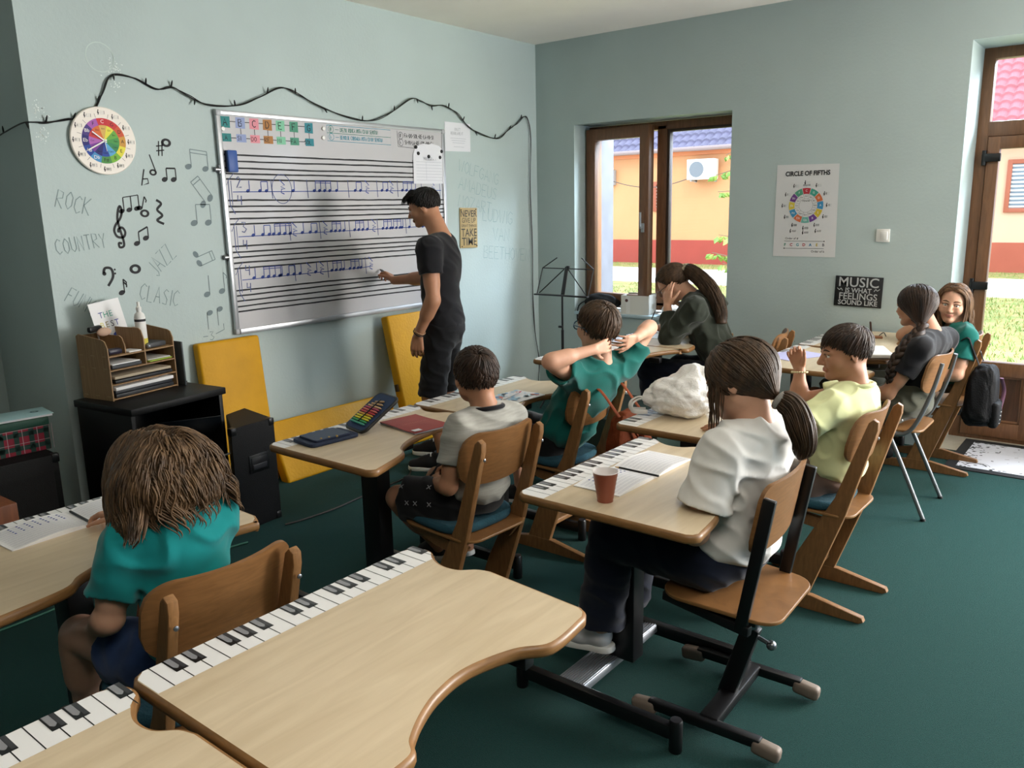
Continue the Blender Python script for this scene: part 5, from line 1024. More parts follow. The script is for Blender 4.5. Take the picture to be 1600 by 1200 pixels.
# door mat
t = thing('door_mat', 'black and white music score mat on the floor before the glazed door', 'mat', (3.82, -.06, 0))
b = MB(); b.boxx((-.52, -.33, 0), (.60, .40, .006), mat('mat_black', '17171a', .85), .002); loc_part(b, 'backing', t)
b = MB(); p = Plane(b, (0, 0, .006), (1, 0, 0), (0, 1, 0), .0008); MW = mat('mat_white', 'c9cbd4', .85); p.rect(-.46, -.27, .57, .33, MW)
random.seed(4)
for k in range(190):
    e = random.random()
    if e < .4: u, v = random.uniform(-.47, .57), random.choice([-.27, .33]) + random.gauss(0, .022)
    elif e < .75: u, v = -.46 + abs(random.gauss(0, .05)), random.uniform(-.27, .33)
    else: u, v = random.uniform(-.4, .55), random.uniform(-.25, .32); 
    if e > .75: p.line([(u, v), (u + random.uniform(-.03, .03), v + random.uniform(.005, .02))], random.uniform(.002, .005), MATS['mat_black'], 1)
    else: a = random.uniform(0, 3); p.poly([(u + random.uniform(.4, 1) * random.uniform(.006, .022) * math.cos(a + i * 1.257), v + random.uniform(.3, .8) * .014 * math.sin(a + i * 1.257)) for i in range(5)], MATS['mat_black'], 2)
for k in range(5): p.curve([(-.42, .10 + k * .028), (-.1, .13 + k * .03), (.2, .10 + k * .03), (.55, .14 + k * .03)], .0018, MATS['mat_black'], 1)
for u, v in ((-.30, .14), (-.15, .20), (.02, .13), (.12, .21), (.3, .17), (.45, .2)): notes(p, u, v, .013, MATS['mat_black'], 1, 3.5, lift=3)
for k in range(5): p.line([(.02 + (.20 - .02 * k) * (.5 + .5 * math.cos(a)) , -.09 + (.055 - .009 * k) * math.sin(a) - .02 * math.cos(a)) for a in np.linspace(0, 6.28, 40)], .0035, MATS['mat_black'], 2)
for r_, w_ in ((.075, .004), (.06, .012)): p.ring(-.36, -.22, r_ - w_, r_, MATS['mat_black'], .3, 2.9, 2)
loc_part(b, 'print', t, smooth=False)
# bags hanging on chairs
def blob_bag(name, label, loc, rad, m, seed, amp=.12, rz=0.0, straps=(), extra=None):
    t = thing(name, label, 'bag', loc, None, rz); b = bmesh.new(); bmesh.ops.create_icosphere(b, subdivisions=5, radius=1.0); P = np.array([v.co[:] for v in b.verts])
    S_ = np.sign(P) * np.abs(P) ** .55; Q = S_ * rad * .92; Q = Q * (1 + amp * noise3(P, seed, 3.5) + amp * .5 * np.abs(noise3(P, seed + 1, 9)))[:, None]; Q[:, :2] *= (1 - .22 * P[:, 2:3])
    for v, q in zip(b.verts, Q): v.co = Vector(q)
    k = MB(); k.bm(b, m); loc_part(k, 'bag_body', t, sharp=1.4)
    for s_ in straps: k = MB(); k.tube(spline(s_, 8), .011, m, 8, squash=.3); loc_part(k, 'strap', t)
    if extra: extra(t)
    return t
ORB = mat('rust_leather', '70351a', .8, spec=.15, bump=.3, bscale=60, var=.12, scale=12)
def orange_extra(t):
    b = MB(); b.box((.065, .02, -.10), (.05, .17, .14), ORB, .02, None, 3); loc_part(b, 'front_pocket', t); b = MB(); b.box((.045, .01, .02), (.075, .21, .10), ORB, .025, rot((0, 1, 0), -.2), 3); loc_part(b, 'flap', t)
    b = MB(); b.box((.093, .02, -.05), (.006, .018, .03), mat('buckle_brass', 'c2a070', .3, .8), .002); loc_part(b, 'buckle', t)
blob_bag('backpack', 'rust orange leather backpack hanging on the chair of the boy with folded hands', (2.405, -2.60, .50), v3(.058, .125, .20), ORB, 31, .08, 0.0, [[(.02, -.09, .18), (-.07, -.09, .28), (-.115, -.09, .30)], [(.02, .09, .18), (-.07, .09, .28), (-.115, .09, .30)], [(.05, -.05, .14), (.08, .0, .05), (.085, .06, -.05)], [(.05, .08, .15), (.07, .0, .02), (.085, -.07, -.08)], [(.03, -.11, .05), (.04, -.125, -.10), (.02, -.12, -.2)]], orange_extra)
BKB = mat('black_nylon', '07070a', .75, spec=.25, bump=.3, bscale=140)
def black_extra(t):
    b = MB(); b.tube(spline([(.085, .02, .10), (.10, .05, .02), (.09, .03, -.08)], 7), .012, mat('pink_piping', 'a87a96', .6), 7, squash=.4); tag(loc_part(b, 'piping', t), 'pink piping'); b = MB(); b.box((.075, -.01, -.10), (.05, .15, .15), BKB, .02, None, 3); loc_part(b, 'front_pocket', t)
    b = MB(); [b.box((.102, -.03 + .012 * k, -.15 + .02 * k), (.003, .01, .004), WHITEP) for k in range(4)]; loc_part(b, 'lettering', t, smooth=False)
blob_bag('backpack', 'black backpack with pink piping hanging on the chair beside the door', (3.478, -.46, .485), v3(.085, .115, .19), BKB, 41, .10, 0.0, [[(-.02, -.07, .18), (-.06, -.08, .28), (-.085, -.08, .33), (-.12, -.08, .31)], [(-.02, .07, .18), (-.06, .08, .28), (-.085, .08, .33), (-.12, .08, .31)]], black_extra)
b = MB(); b.tube(spline([(.05, -2.2, 0.25), (.05, -2.15, .22), (.06, -2.05, .2)], 5), .012, BLACKM, 6); b.boxx((.0, -1.18, .28), (.03, -1.10, .35), WHITEP, .004)
tag(b.build('wall_socket'), 'white socket with a black plug low on the wall behind the teacher', 'socket')

# ================================================================== PEOPLE: smooth blended bodies meshed from distance fields
def smin(a, b, k):
    if k <= 0: return np.minimum(a, b)
    h = np.clip(.5 + .5 * (b - a) / k, 0, 1); return b * (1 - h) + a * h - k * h * (1 - h)
class Blob:
    def __init__(s, vox): s.vox = vox; s.ops = []; s.fold = None
    def cap(s, a, b, ra, rb, k=.02, flat_end=None, sub=False, sq=None):
        """Tapered limb a->b; flat_end cuts it square past b; sq=(axis, factor) flattens it along an axis."""
        s.ops.append(('cap', v3(a), v3(b), ra, rb, k, flat_end, sub, sq)); return s
    def ell(s, c, r, R=None, k=.02, sub=False):
        s.ops.append(('ell', v3(c), np.broadcast_to(np.asarray(r, float), (3,)).copy(), np.eye(3) if R is None else np.asarray(R), k, None, sub, None)); return s
    def cut(s, p, n, c=None, r=None, k=.004): s.ops.append(('cut', v3(p), nrm(n), None if c is None else v3(c), r, k)); return s
    def mesh(s, smooth=2):
        lo = np.full(3, 1e9); hi = -lo
        for o in s.ops:
            if o[0] == 'cap' and not o[7]: m = max(o[3], o[4]) * (1.3 if o[8] else 1) ; lo = np.minimum(lo, np.minimum(o[1], o[2]) - m); hi = np.maximum(hi, np.maximum(o[1], o[2]) + m)
            elif o[0] == 'ell' and not o[6]: m = o[2].max(); lo = np.minimum(lo, o[1] - m); hi = np.maximum(hi, o[1] + m)
        h = s.vox; lo -= 4 * h; hi += 4 * h; N = np.ceil((hi - lo) / h).astype(int) + 1; F = np.full(N, 1.0, np.float32)
        ax = [lo[i] + h * np.arange(N[i]) for i in range(3)]
        for o in s.ops:
            if o[0] == 'cap': m = max(o[3], o[4]) * (1.35 if o[8] else 1) + o[5] * 1.2 + 3 * h; l, u = np.minimum(o[1], o[2]) - m, np.maximum(o[1], o[2]) + m
            elif o[0] == 'ell': m = o[2].max() + o[4] * 1.2 + 3 * h; l, u = o[1] - m, o[1] + m
            else:
                if o[3] is None: l, u = lo, hi
                else: l, u = o[3] - o[4], o[3] + o[4]
            i0 = np.clip(np.floor((l - lo) / h).astype(int), 0, N); i1 = np.clip(np.ceil((u - lo) / h).astype(int) + 1, 0, N)
            if np.any(i1 <= i0): continue
            sl = tuple(slice(a, b) for a, b in zip(i0, i1)); X = ax[0][sl[0]][:, None, None]; Y = ax[1][sl[1]][None, :, None]; Z = ax[2][sl[2]][None, None, :]
            if o[0] == 'cap':
                a, b, ra, rb = o[1:5]; d = b - a; L2 = d @ d + 1e-12
                px, py, pz = X - a[0], Y - a[1], Z - a[2]
                t = np.clip((px * d[0] + py * d[1] + pz * d[2]) / L2, 0, 1); qx, qy, qz = px - t * d[0], py - t * d[1], pz - t * d[2]
                if o[8]: A, fct = o[8]; w = (qx * A[0] + qy * A[1] + qz * A[2]) * (fct - 1); qx, qy, qz = qx + w * A[0], qy + w * A[1], qz + w * A[2]
                D = np.sqrt(qx ** 2 + qy ** 2 + qz ** 2) - (ra + t * (rb - ra))
                if o[6] is not None: e = d / math.sqrt(L2); D = np.maximum(D, (X - b[0]) * e[0] + (Y - b[1]) * e[1] + (Z - b[2]) * e[2] - o[6])
                k, sub = o[5], o[7]
            elif o[0] == 'ell':
                c, r, R = o[1:4]; px, py, pz = X - c[0], Y - c[1], Z - c[2]
                q = [px * R[0, i] + py * R[1, i] + pz * R[2, i] for i in range(3)]
                k0 = np.sqrt(sum((q[i] / r[i]) ** 2 for i in range(3))) + 1e-9; k1 = np.sqrt(sum((q[i] / r[i] ** 2) ** 2 for i in range(3))) + 1e-9
                D = k0 * (k0 - 1) / k1; k, sub = o[4], o[6]
            else:
                p, n = o[1:3]; D = (X - p[0]) * n[0] + (Y - p[1]) * n[1] + (Z - p[2]) * n[2]
                if o[3] is not None: c = o[3]; D = np.where((X - c[0]) ** 2 + (Y - c[1]) ** 2 + (Z - c[2]) ** 2 < o[4] ** 2, D, -1)
                F[sl] = -smin(-F[sl], -D, o[5]); continue
            F[sl] = -smin(-F[sl], D, k) if sub else smin(F[sl], D, k)
        if s.fold is not None:
            near = np.argwhere(np.abs(F) < .03); P = lo + near * h; F[tuple(near.T)] += s.fold(P)
        # surface nets
        S = F < 0; n = N - 1
        c = [S[i:N[0] - 1 + i, j:N[1] - 1 + j, k:N[2] - 1 + k] for i in (0, 1) for j in (0, 1) for k in (0, 1)]
        tot = sum(x.astype(np.int8) for x in c); act = (tot > 0) & (tot < 8); idx = np.full(n, -1, np.int64); cells = np.argwhere(act); idx[act] = np.arange(len(cells))
        acc = np.zeros((len(cells), 3)); cnt = np.zeros(len(cells)); C = cells
        f = lambda d: F[C[:, 0] + d[0], C[:, 1] + d[1], C[:, 2] + d[2]]
        for a in range(3):
            o1, o2 = [q for q in range(3) if q != a]
            for u in (0, 1):
                for v in (0, 1):
                    d0 = [0, 0, 0]; d0[o1] = u; d0[o2] = v; d1 = list(d0); d1[a] = 1; f0, f1 = f(d0), f(d1); m = (f0 < 0) != (f1 < 0)
                    t = np.where(m, f0 / np.where(m, f0 - f1, 1), 0); p = np.tile(np.array(d0, float), (len(C), 1)); p[:, a] = t; acc[m] += p[m]; cnt[m] += 1
        V = lo + h * (C + acc / np.maximum(cnt, 1)[:, None]); Q = []
        for a in range(3):
            o1, o2 = (a + 1) % 3, (a + 2) % 3; sh = [slice(None)] * 3; s0 = list(sh); s1 = list(sh); s0[a] = slice(0, N[a] - 1); s1[a] = slice(1, N[a])
            A, B = S[tuple(s0)], S[tuple(s1)]; E = np.argwhere(A != B); E = E[(E[:, o1] > 0) & (E[:, o2] > 0) & (E[:, o1] < n[o1]) & (E[:, o2] < n[o2])]
            e1 = np.zeros(3, int); e1[o1] = 1; e2 = np.zeros(3, int); e2[o2] = 1; g = lambda I: idx[I[:, 0], I[:, 1], I[:, 2]]
            q = np.stack([g(E - e1 - e2), g(E - e2), g(E), g(E - e1)], 1); fl = ~A[E[:, 0], E[:, 1], E[:, 2]]; q[fl] = q[fl][:, ::-1]; Q.append(q)
        Q = np.concatenate(Q); Q = Q[(Q >= 0).all(1)]
        for _ in range(smooth):
            s_ = np.zeros_like(V); w = np.zeros(len(V))
            for i in range(4):
                a, b = Q[:, i], Q[:, (i + 1) % 4]; np.add.at(s_, a, V[b]); np.add.at(s_, b, V[a]); np.add.at(w, a, 1); np.add.at(w, b, 1)
            V = V * .45 + .55 * s_ / np.maximum(w, 1)[:, None]
        return V, Q
    def obj(s, name, m, parent, smooth=2, regions=()):
        V, Q = s.mesh(smooth); me = bpy.data.meshes.new(name); me.vertices.add(len(V)); me.vertices.foreach_set('co', V.ravel())
        me.loops.add(Q.size); me.loops.foreach_set('vertex_index', Q.ravel()); me.polygons.add(len(Q)); me.polygons.foreach_set('loop_start', np.arange(0, Q.size, 4)); me.polygons.foreach_set('loop_total', np.full(len(Q), 4))
        me.materials.append(m); me.polygons.foreach_set('use_smooth', np.ones(len(Q), bool))
        if regions:
            ctr = V[Q].mean(1); mi = np.zeros(len(Q), int)
            for k, (fn, mm) in enumerate(regions): me.materials.append(mm); mi[fn(ctr)] = k + 1
            me.polygons.foreach_set('material_index', mi)
        me.update(calc_edges=True); me.validate()
        o = bpy.data.objects.new(name, me); COL.objects.link(o); attach(o, parent); return o
def folds(amp, seed, f=60, direction=None):
    r = np.random.RandomState(seed); ds = []
    for k in range(6):
        d = r.randn(3); d = nrm(d if direction is None else d * .55 + np.asarray(direction) * r.choice([-1, 1])); ds.append((d * f * (.6 + .9 * r.rand()), r.rand() * 6.28))
    def fn(P):
        w = sum(np.sin(P @ d + p) for d, p in ds) / 3; return amp * (np.minimum(np.abs(w), .8) - .4)
    return fn
SKIN = {'fair': mat('skin_fair', 'c99a80', .5, sss=.12, spec=.35, var=.04, scale=30), 'tan': mat('skin_tan', 'b07f62', .5, sss=.12, spec=.35, var=.04, scale=30), 'olive': mat('skin_olive', 'a97a5e', .5, sss=.12, spec=.35, var=.04, scale=30)}
LIP = mat('lips', 'a8685a', .5); EYEW, IRIS, PUPIL = mat('eye_white', 'dcd8d2', .2), mat('iris_brown', '3a2618', .2), mat('pupil', '050505', .1)
def hair_mat(name, c, c2): return mat('hair_' + name, c, .50, spec=.3, col2=c2, scale=9, stretch=(6, 6, 1.2), detail=4)
HAIR = {'black': hair_mat('black', '1a1513', '0c0a09'), 'dark': hair_mat('dark_brown', '3a281c', '1c130e'), 'brown': hair_mat('brown', '574230', '33271d'), 'light': hair_mat('light_brown', '7d5d40', '4a3423'), 'blond': hair_mat('dark_blond', '93734f', '5d442c')}
def cloth(name, c, rough=.9, bump=.10, bscale=900, var=.05, **k): return mat('cloth_' + name, c, rough, bump=bump, bscale=bscale, var=var, scale=14, spec=.2, sheen=.15, **k)

def head_prims(b, J, female=False, child=True):
    H, c, R = J['H'], J['hc'], J['HR']; P = lambda f, l, u: c + R @ (v3(f, l, u) * H); E = lambda f, l, u, rf, rl, ru, k, sub=False, R2=None: b.ell(P(f, l, u), v3(rf, rl, ru) * H, R if R2 is None else R @ R2, k * H, sub)
    E(-.06, 0, .14, .43, .345, .365, .05); E(.10, 0, -.10, .29, .27, .36, .12)
    b.cap(P(-.04, .235, -.22), P(.25, .07, -.42), .075 * H, .06 * H, .10 * H).cap(P(-.04, -.235, -.22), P(.25, -.07, -.42), .075 * H, .06 * H, .10 * H)
    E(.305, 0, -.405, .075, .085, .07, .08)
    for s in (-1, 1):
        E(.24, s * .17, -.12, .11, .11, .11, .10); E(.395, s * .135, .0, .060, .085, .055, .05, True); b.cap(P(.36, s * .05, .075), P(.315, s * .22, .075), .035 * H, .03 * H, .05 * H)
        b.cap(P(.37, s * .07, .042), P(.325, s * .20, .03), .022 * H, .02 * H, .02 * H); b.cap(P(.365, s * .075, -.047), P(.325, s * .19, -.04), .018 * H, .016 * H, .02 * H)
        E(.345, s * .138, .050, .055, .088, .032, .015); E(.342, s * .138, -.056, .050, .082, .030, .02)
        R2 = rot((0, 0, 1), s * .35); E(-.07, s * .345, -.02, .075, .028, .115, .02, False, R2); E(-.05, s * .375, -.01, .04, .022, .07, .012, True, R2)
        E(.40, s * .045, -.165, .045, .035, .03, .02)
    b.cap(P(.375, 0, .045), P(.465, 0, -.13), .035 * H, .050 * H, .045 * H); E(.475, 0, -.14, .045, .045, .042, .02)
    b.cap(P(.375, -.075, -.262), P(.375, .075, -.262), .022 * H, .022 * H, .02 * H); b.cap(P(.392, -.03, -.255), P(.392, .03, -.255), .020 * H, .020 * H, .02 * H); b.cap(P(.382, -.055, -.298), P(.382, .055, -.298), .026 * H, .026 * H, .018 * H)
    if J.get('smile'):
        for s in (-1, 1): b.cap(P(.365, s * .07, -.268), P(.335, s * .13, -.225), .016 * H, .012 * H, .02 * H); E(.28, s * .17, -.16, .09, .09, .08, .05)
def lips_region(J):
    H, c, R = J['H'], J['hc'], J['HR']
    def fn(X):
        q = (X - c) @ R / H; sm = J.get('smile'); w = .118 if sm else .085; k = np.clip(1 - (q[:, 1] / w) ** 2, 0, 1) ** .6
        return (np.abs(q[:, 2] + .279 - (2.2 if sm else .3) * q[:, 1] ** 2) < (.030 if sm else .036) * k) & (q[:, 0] > (.30 if sm else .355))
    return fn
def eyes(J, root, iris=IRIS, brow=None):
    H, c, R = J['H'], J['hc'], J['HR']; P = lambda f, l, u: c + R @ (v3(f, l, u) * H)
    for s in (-1, 1):
        b = MB(); r = .060 * H; o = P(.312, s * .137, -.004); g = R @ rot((0, 0, 1), -s * .05) @ rot((0, 1, 0), .08 + J.get('gaze', 0))
        b.sphere(o, r, EYEW, g, 20, 14)
        for rad, off, m in ((.62, .80, iris), (.30, .965, PUPIL)):
            b.lathe([(.0001, r * (off + .035)), (r * rad * .8, r * (off + .02)), (r * rad, r * (off - .03))], o, m, 16, np.stack([g[:, 1], g[:, 2], g[:, 0]], 1))
        b.build('eye', root)
        if brow is not None:
            b = MB(); b.tube(spline([P(.392, s * .05, .085), P(.385, s * .13, .118), P(.325, s * .225, .09)], 6), np.concatenate([np.linspace(.012, .018, 7), np.linspace(.018, .006, 6)]) * H, brow, 7, squash=.8); b.build('eyebrow', root)
        b = MB(); b.tube(spline([P(.388, s * .062, .022), P(.392, s * .135, .046), P(.345, s * .212, .018)], 6), .0075 * H, HAIR['dark'], 6); b.build('eyelashes', root)
def hand(b, wr, fd, pn, L, curl=(.3, .35, .4, .45), thumb=(.7, .7, .25), side=1, spread=.07, kcurl=None):
    """wr wrist, fd towards the knuckles, pn the way the palm faces, side=+1 if the thumb lies on cross(fd, pn)."""
    fd = nrm(fd); pn = nrm(pn - fd * (np.asarray(pn) @ fd)); t = nrm(np.cross(fd, pn)) * side
    kn = [wr + fd * (.50 - .02 * abs(i - 1)) * L + t * q * L for i, q in enumerate((.165, .055, -.055, -.155))]
    for i, q in enumerate((.075, .03, -.03, -.075)): b.cap(wr + t * q * L, kn[i], .075 * L, .066 * L, .02 * L + .003)
    for i in range(4):
        Lf = (.40, .445, .41, .32)[i] * L; d = nrm(fd + t * spread * (1.5 - i)); p = kn[i]; a = 0.0
        for k, (fr, w) in enumerate(((.46, .8), (.31, 1.1), (.23, .8))):
            a += curl[i] * w; e = nrm(d * math.cos(a) + pn * math.sin(a)); q = p + e * Lf * fr; r0 = (.054, .048, .042)[k] * L * (1 if i < 3 else .9); b.cap(p, q, r0, r0 * .9, .006 * L if k else .02 * L); p = q
    p = wr + fd * .12 * L + t * .12 * L + pn * .02 * L; d = nrm(t * thumb[0] + fd * thumb[1] + pn * thumb[2]); q = p + d * .24 * L; b.cap(p, q, .085 * L, .060 * L, .03 * L); d = nrm(d * .8 + fd * .5 + pn * .25); p = q + d * .18 * L; b.cap(q, p, .058 * L, .052 * L, .008 * L); d = nrm(d + fd * .25 + pn * .15); b.cap(p, p + d * .13 * L, .05 * L, .042 * L, .006 * L)
def strands(b, J, m, region, flow, length, n, width=.006, steps=12, lift=.0, grav=.35, coll=(), seed=1, jitter=.12, tie=None, tie_stop=.015, scale=1.0, ends=None, curl=0.0, clump=0.0, wave=0.0, bins=26):
    """Locks of hair: root points on the skull where region(dir), combed along flow, falling and sliding over the colliders."""
    r = np.random.RandomState(seed); H, c, R = J['H'], J['hc'], J['HR']; sc = v3(-.06, 0, .14); rad = v3(.435, .35, .372) * scale
    D = r.randn(n * 14, 3); D /= np.linalg.norm(D, axis=1, keepdims=True); D = D[region(D)][:n]; n = len(D)
    Lg = length(D) if callable(length) else np.full(n, length); Lg = Lg * (1 + jitter * r.randn(n)); Lg = np.maximum(Lg, .01)
    P = sc + D * rad * (1.0 + .02 * r.rand(n, 1)); W = c + (P * H) @ R.T; ds = Lg / steps; path = [W.copy()]
    v = flow(D) + .12 * r.randn(n, 3); v /= np.linalg.norm(v, axis=1, keepdims=True) + 1e-9; v = v @ R.T; g = v3(0, 0, -1); ph = r.rand(n) * 6.28; done = np.zeros(n, bool)
    layer = 1 + lift + .05 * r.rand(n)
    for k in range(steps):
        loc = ((W - c) @ R / H - sc) / rad; rr_ = np.linalg.norm(loc, axis=1)
        if tie is not None:
            to = tie - W; dist = np.linalg.norm(to, axis=1); v = v * .3 + .7 * to / (dist[:, None] + 1e-9); done |= dist < tie_stop
        else:
            fl = flow(loc / (rr_[:, None] + 1e-9)) @ R.T; wgt = np.clip((1.25 - rr_) / .25, 0, 1)[:, None]; v = v * .5 + .5 * (fl * wgt * (1 - grav) + g * (grav + (1 - wgt) * .9)) + curl * np.column_stack([np.cos(ph + k * 1.1), np.sin(ph + k * 1.1), 0 * ph])
        v /= np.linalg.norm(v, axis=1, keepdims=True) + 1e-9; step = v * ds[:, None]; step[done] *= .0; W = W + step
        loc = ((W - c) @ R / H - sc) / rad; rr_ = np.linalg.norm(loc, axis=1); ins = rr_ < layer; loc[ins] *= (layer[ins] / rr_[ins])[:, None]; W = np.where(ins[:, None], c + ((sc + loc * rad) * H) @ R.T, W)
        for cc, cr, cR in coll:
            q = (W - cc) @ cR / cr; qn = np.linalg.norm(q, axis=1); ins = qn < layer * 1.0; q[ins] *= (layer[ins] / np.maximum(qn[ins], 1e-6))[:, None]; W = np.where(ins[:, None], cc + (q * cr) @ cR.T, W)
        path.append(W.copy())
    path = np.array(path).transpose(1, 0, 2)      # n, steps+1, 3
    if clump or wave:          # gather strands into locks and give each lock one wave
        r2 = np.random.RandomState(seed + 9); K = D[r2.choice(n, min(bins, n), replace=False)]; lab = np.argmax(D @ K.T, 1); tt = np.linspace(0, 1, steps + 1)
        for q in range(len(K)):
            I = np.where(lab == q)[0]
            if not len(I): continue
            mean = path[I].mean(0, keepdims=True); path[I] += (mean - path[I]) * (clump * tt ** 1.5)[None, :, None]
            a = r2.rand() * 6.28; ph2 = r2.rand() * 6.28; dv = v3(math.cos(a), math.sin(a), 0); path[I] += dv * (wave * tt * np.sin(tt * 9 + ph2))[None, :, None]
    prof = np.ones(steps + 1); prof[-1] = .15; prof[-2] = .6; prof[0] = .7
    if ends is not None: prof = np.interp(np.linspace(0, 1, steps + 1), *ends)
    T = np.gradient(path, axis=1); T /= np.linalg.norm(T, axis=2, keepdims=True) + 1e-9; out = path - c; U = np.cross(T, out); U /= np.linalg.norm(U, axis=2, keepdims=True) + 1e-9; O = np.cross(U, T)
    w = width * (.7 + .6 * r.rand(n, 1, 1)) * prof[None, :, None]
    ring = np.stack([path + U * w, path + O * w * .45, path - U * w, path - O * w * .45], 2)      # n, s, 4, 3
    s = steps + 1; base = (np.arange(n)[:, None, None] * s + np.arange(steps)[None, :, None]) * 4 + np.arange(4)[None, None, :]; nx = (np.arange(n)[:, None, None] * s + np.arange(steps)[None, :, None]) * 4 + (np.arange(4)[None, None, :] + 1) % 4
    F = np.stack([base, nx, nx + 4, base + 4], -1).reshape(-1, 4); b.add(ring.reshape(-1, 3), F.tolist(), m); return path
def scalp(b, J, m, region, k=1.02):
    H, c, R = J['H'], J['hc'], J['HR']; sc = v3(-.06, 0, .14); rad = v3(.435, .35, .372) * k; nu, nv = 56, 36; V = []; D = []
    for i in range(nv + 1):
        for j in range(nu): th = math.pi * i / nv; ph = 2 * math.pi * j / nu; D.append((math.sin(th) * math.cos(ph), math.sin(th) * math.sin(ph), math.cos(th)))
    D = np.array(D); ok = region(D); V = c + ((sc + D * rad) * H) @ R.T; F = []
    for i in range(nv):
        for j in range(nu):
            q = [i * nu + j, (i + 1) * nu + j, (i + 1) * nu + (j + 1) % nu, i * nu + (j + 1) % nu]
            if ok[q].sum() >= 3: F.append(q)
    b.add(V, F, m)
def hairline(front=.45, back=-.62, side=-.25):
    def fn(D): f, l, u = D[:, 0], np.abs(D[:, 1]), D[:, 2]; thr = np.where(f < -.25, back, np.where(f < .15, back + (side - back) * (f + .25) / .4, side + (front - side) * np.clip((f - .15) / .5, 0, 1))); thr = np.where((f > -.3) & (f < .1) & (l > .75), np.maximum(thr, -.28), thr); return u > thr
    return fn
def short_flow(D):   # out of the crown, forward over the top, down at the back and sides
    f, l, u = D[:, 0], D[:, 1], D[:, 2]; crown = v3(-.55, .1, .83); t = D - crown; t = t - D * (t * D).sum(1, keepdims=True); t += .25 * np.cross(D, crown); return t / (np.linalg.norm(t, axis=1, keepdims=True) + 1e-9)
def parted_flow(part=0.0, back=.2):
    def fn(D): l = np.sign(D[:, 1] - part); t = np.column_stack([-back * np.ones(len(D)), l * np.clip(D[:, 2], 0, 1) * 1.2, -.35 - np.abs(D[:, 1])]); t = t - D * (t * D).sum(1, keepdims=True); return t / (np.linalg.norm(t, axis=1, keepdims=True) + 1e-9)
    return fn
def shoe(root, a, t, up, m, sole=WHITEP, s=1.0, name='shoe', lace=None):
    """a = ankle, t = toe tip (at sole level), up = out of the sole."""
    a, t = v3(a), v3(t); up = nrm(up); f = t - a; f = nrm(f - up * (f @ up)); R = frame(f, up); heel = t - f * .245 * s; b = Blob(.0045); P = lambda x, y, z: heel + R @ (v3(x, y, z) * s)
    b.cap(P(.045, 0, .05), P(.12, 0, .045), .036 * s, .036 * s, .02).cap(P(.12, 0, .042), P(.205, .004, .030), .038 * s, .032 * s, .03, sq=(R[:, 2], 1.15)).cap(P(.05, 0, .05), P(.06, 0, .088), .034 * s, .036 * s, .02)
    b.cap(P(.10, 0, .07), P(.16, 0, .055), .022 * s, .018 * s, .02); b.cap(P(.06, 0, .10), P(.062, 0, .14), .027 * s, .03 * s, .006, sub=True); b.cut(P(0, 0, .014), -R[:, 2])
    o = b.obj(name, m, root)
    out = [(.24, 0), (.232, .024), (.20, .040), (.14, .040), (.08, .033), (.03, .033), (.006, .02), (0, 0), (.006, -.02), (.03, -.033), (.08, -.031), (.14, -.036), (.20, -.036), (.232, -.022)]
    k = MB(); k.prism([tuple(q) for q in spline(out, 4, True) * s], 0, .022 * s, sole, sole, .004, R, heel); so = k.build('sole', o)
    if lace:
        k = MB()
        for i in range(4): x = .105 + .022 * i; z = .094 - .011 * i; k.tube(spline([P(x, -.024, z - .012), P(x + .006, 0, z + .002), P(x, .024, z - .012)], 4), .0032 * s, lace, 6)
        k.build('laces', o)
    return o
def limb_frame(a, b_): return nrm(b_ - a)

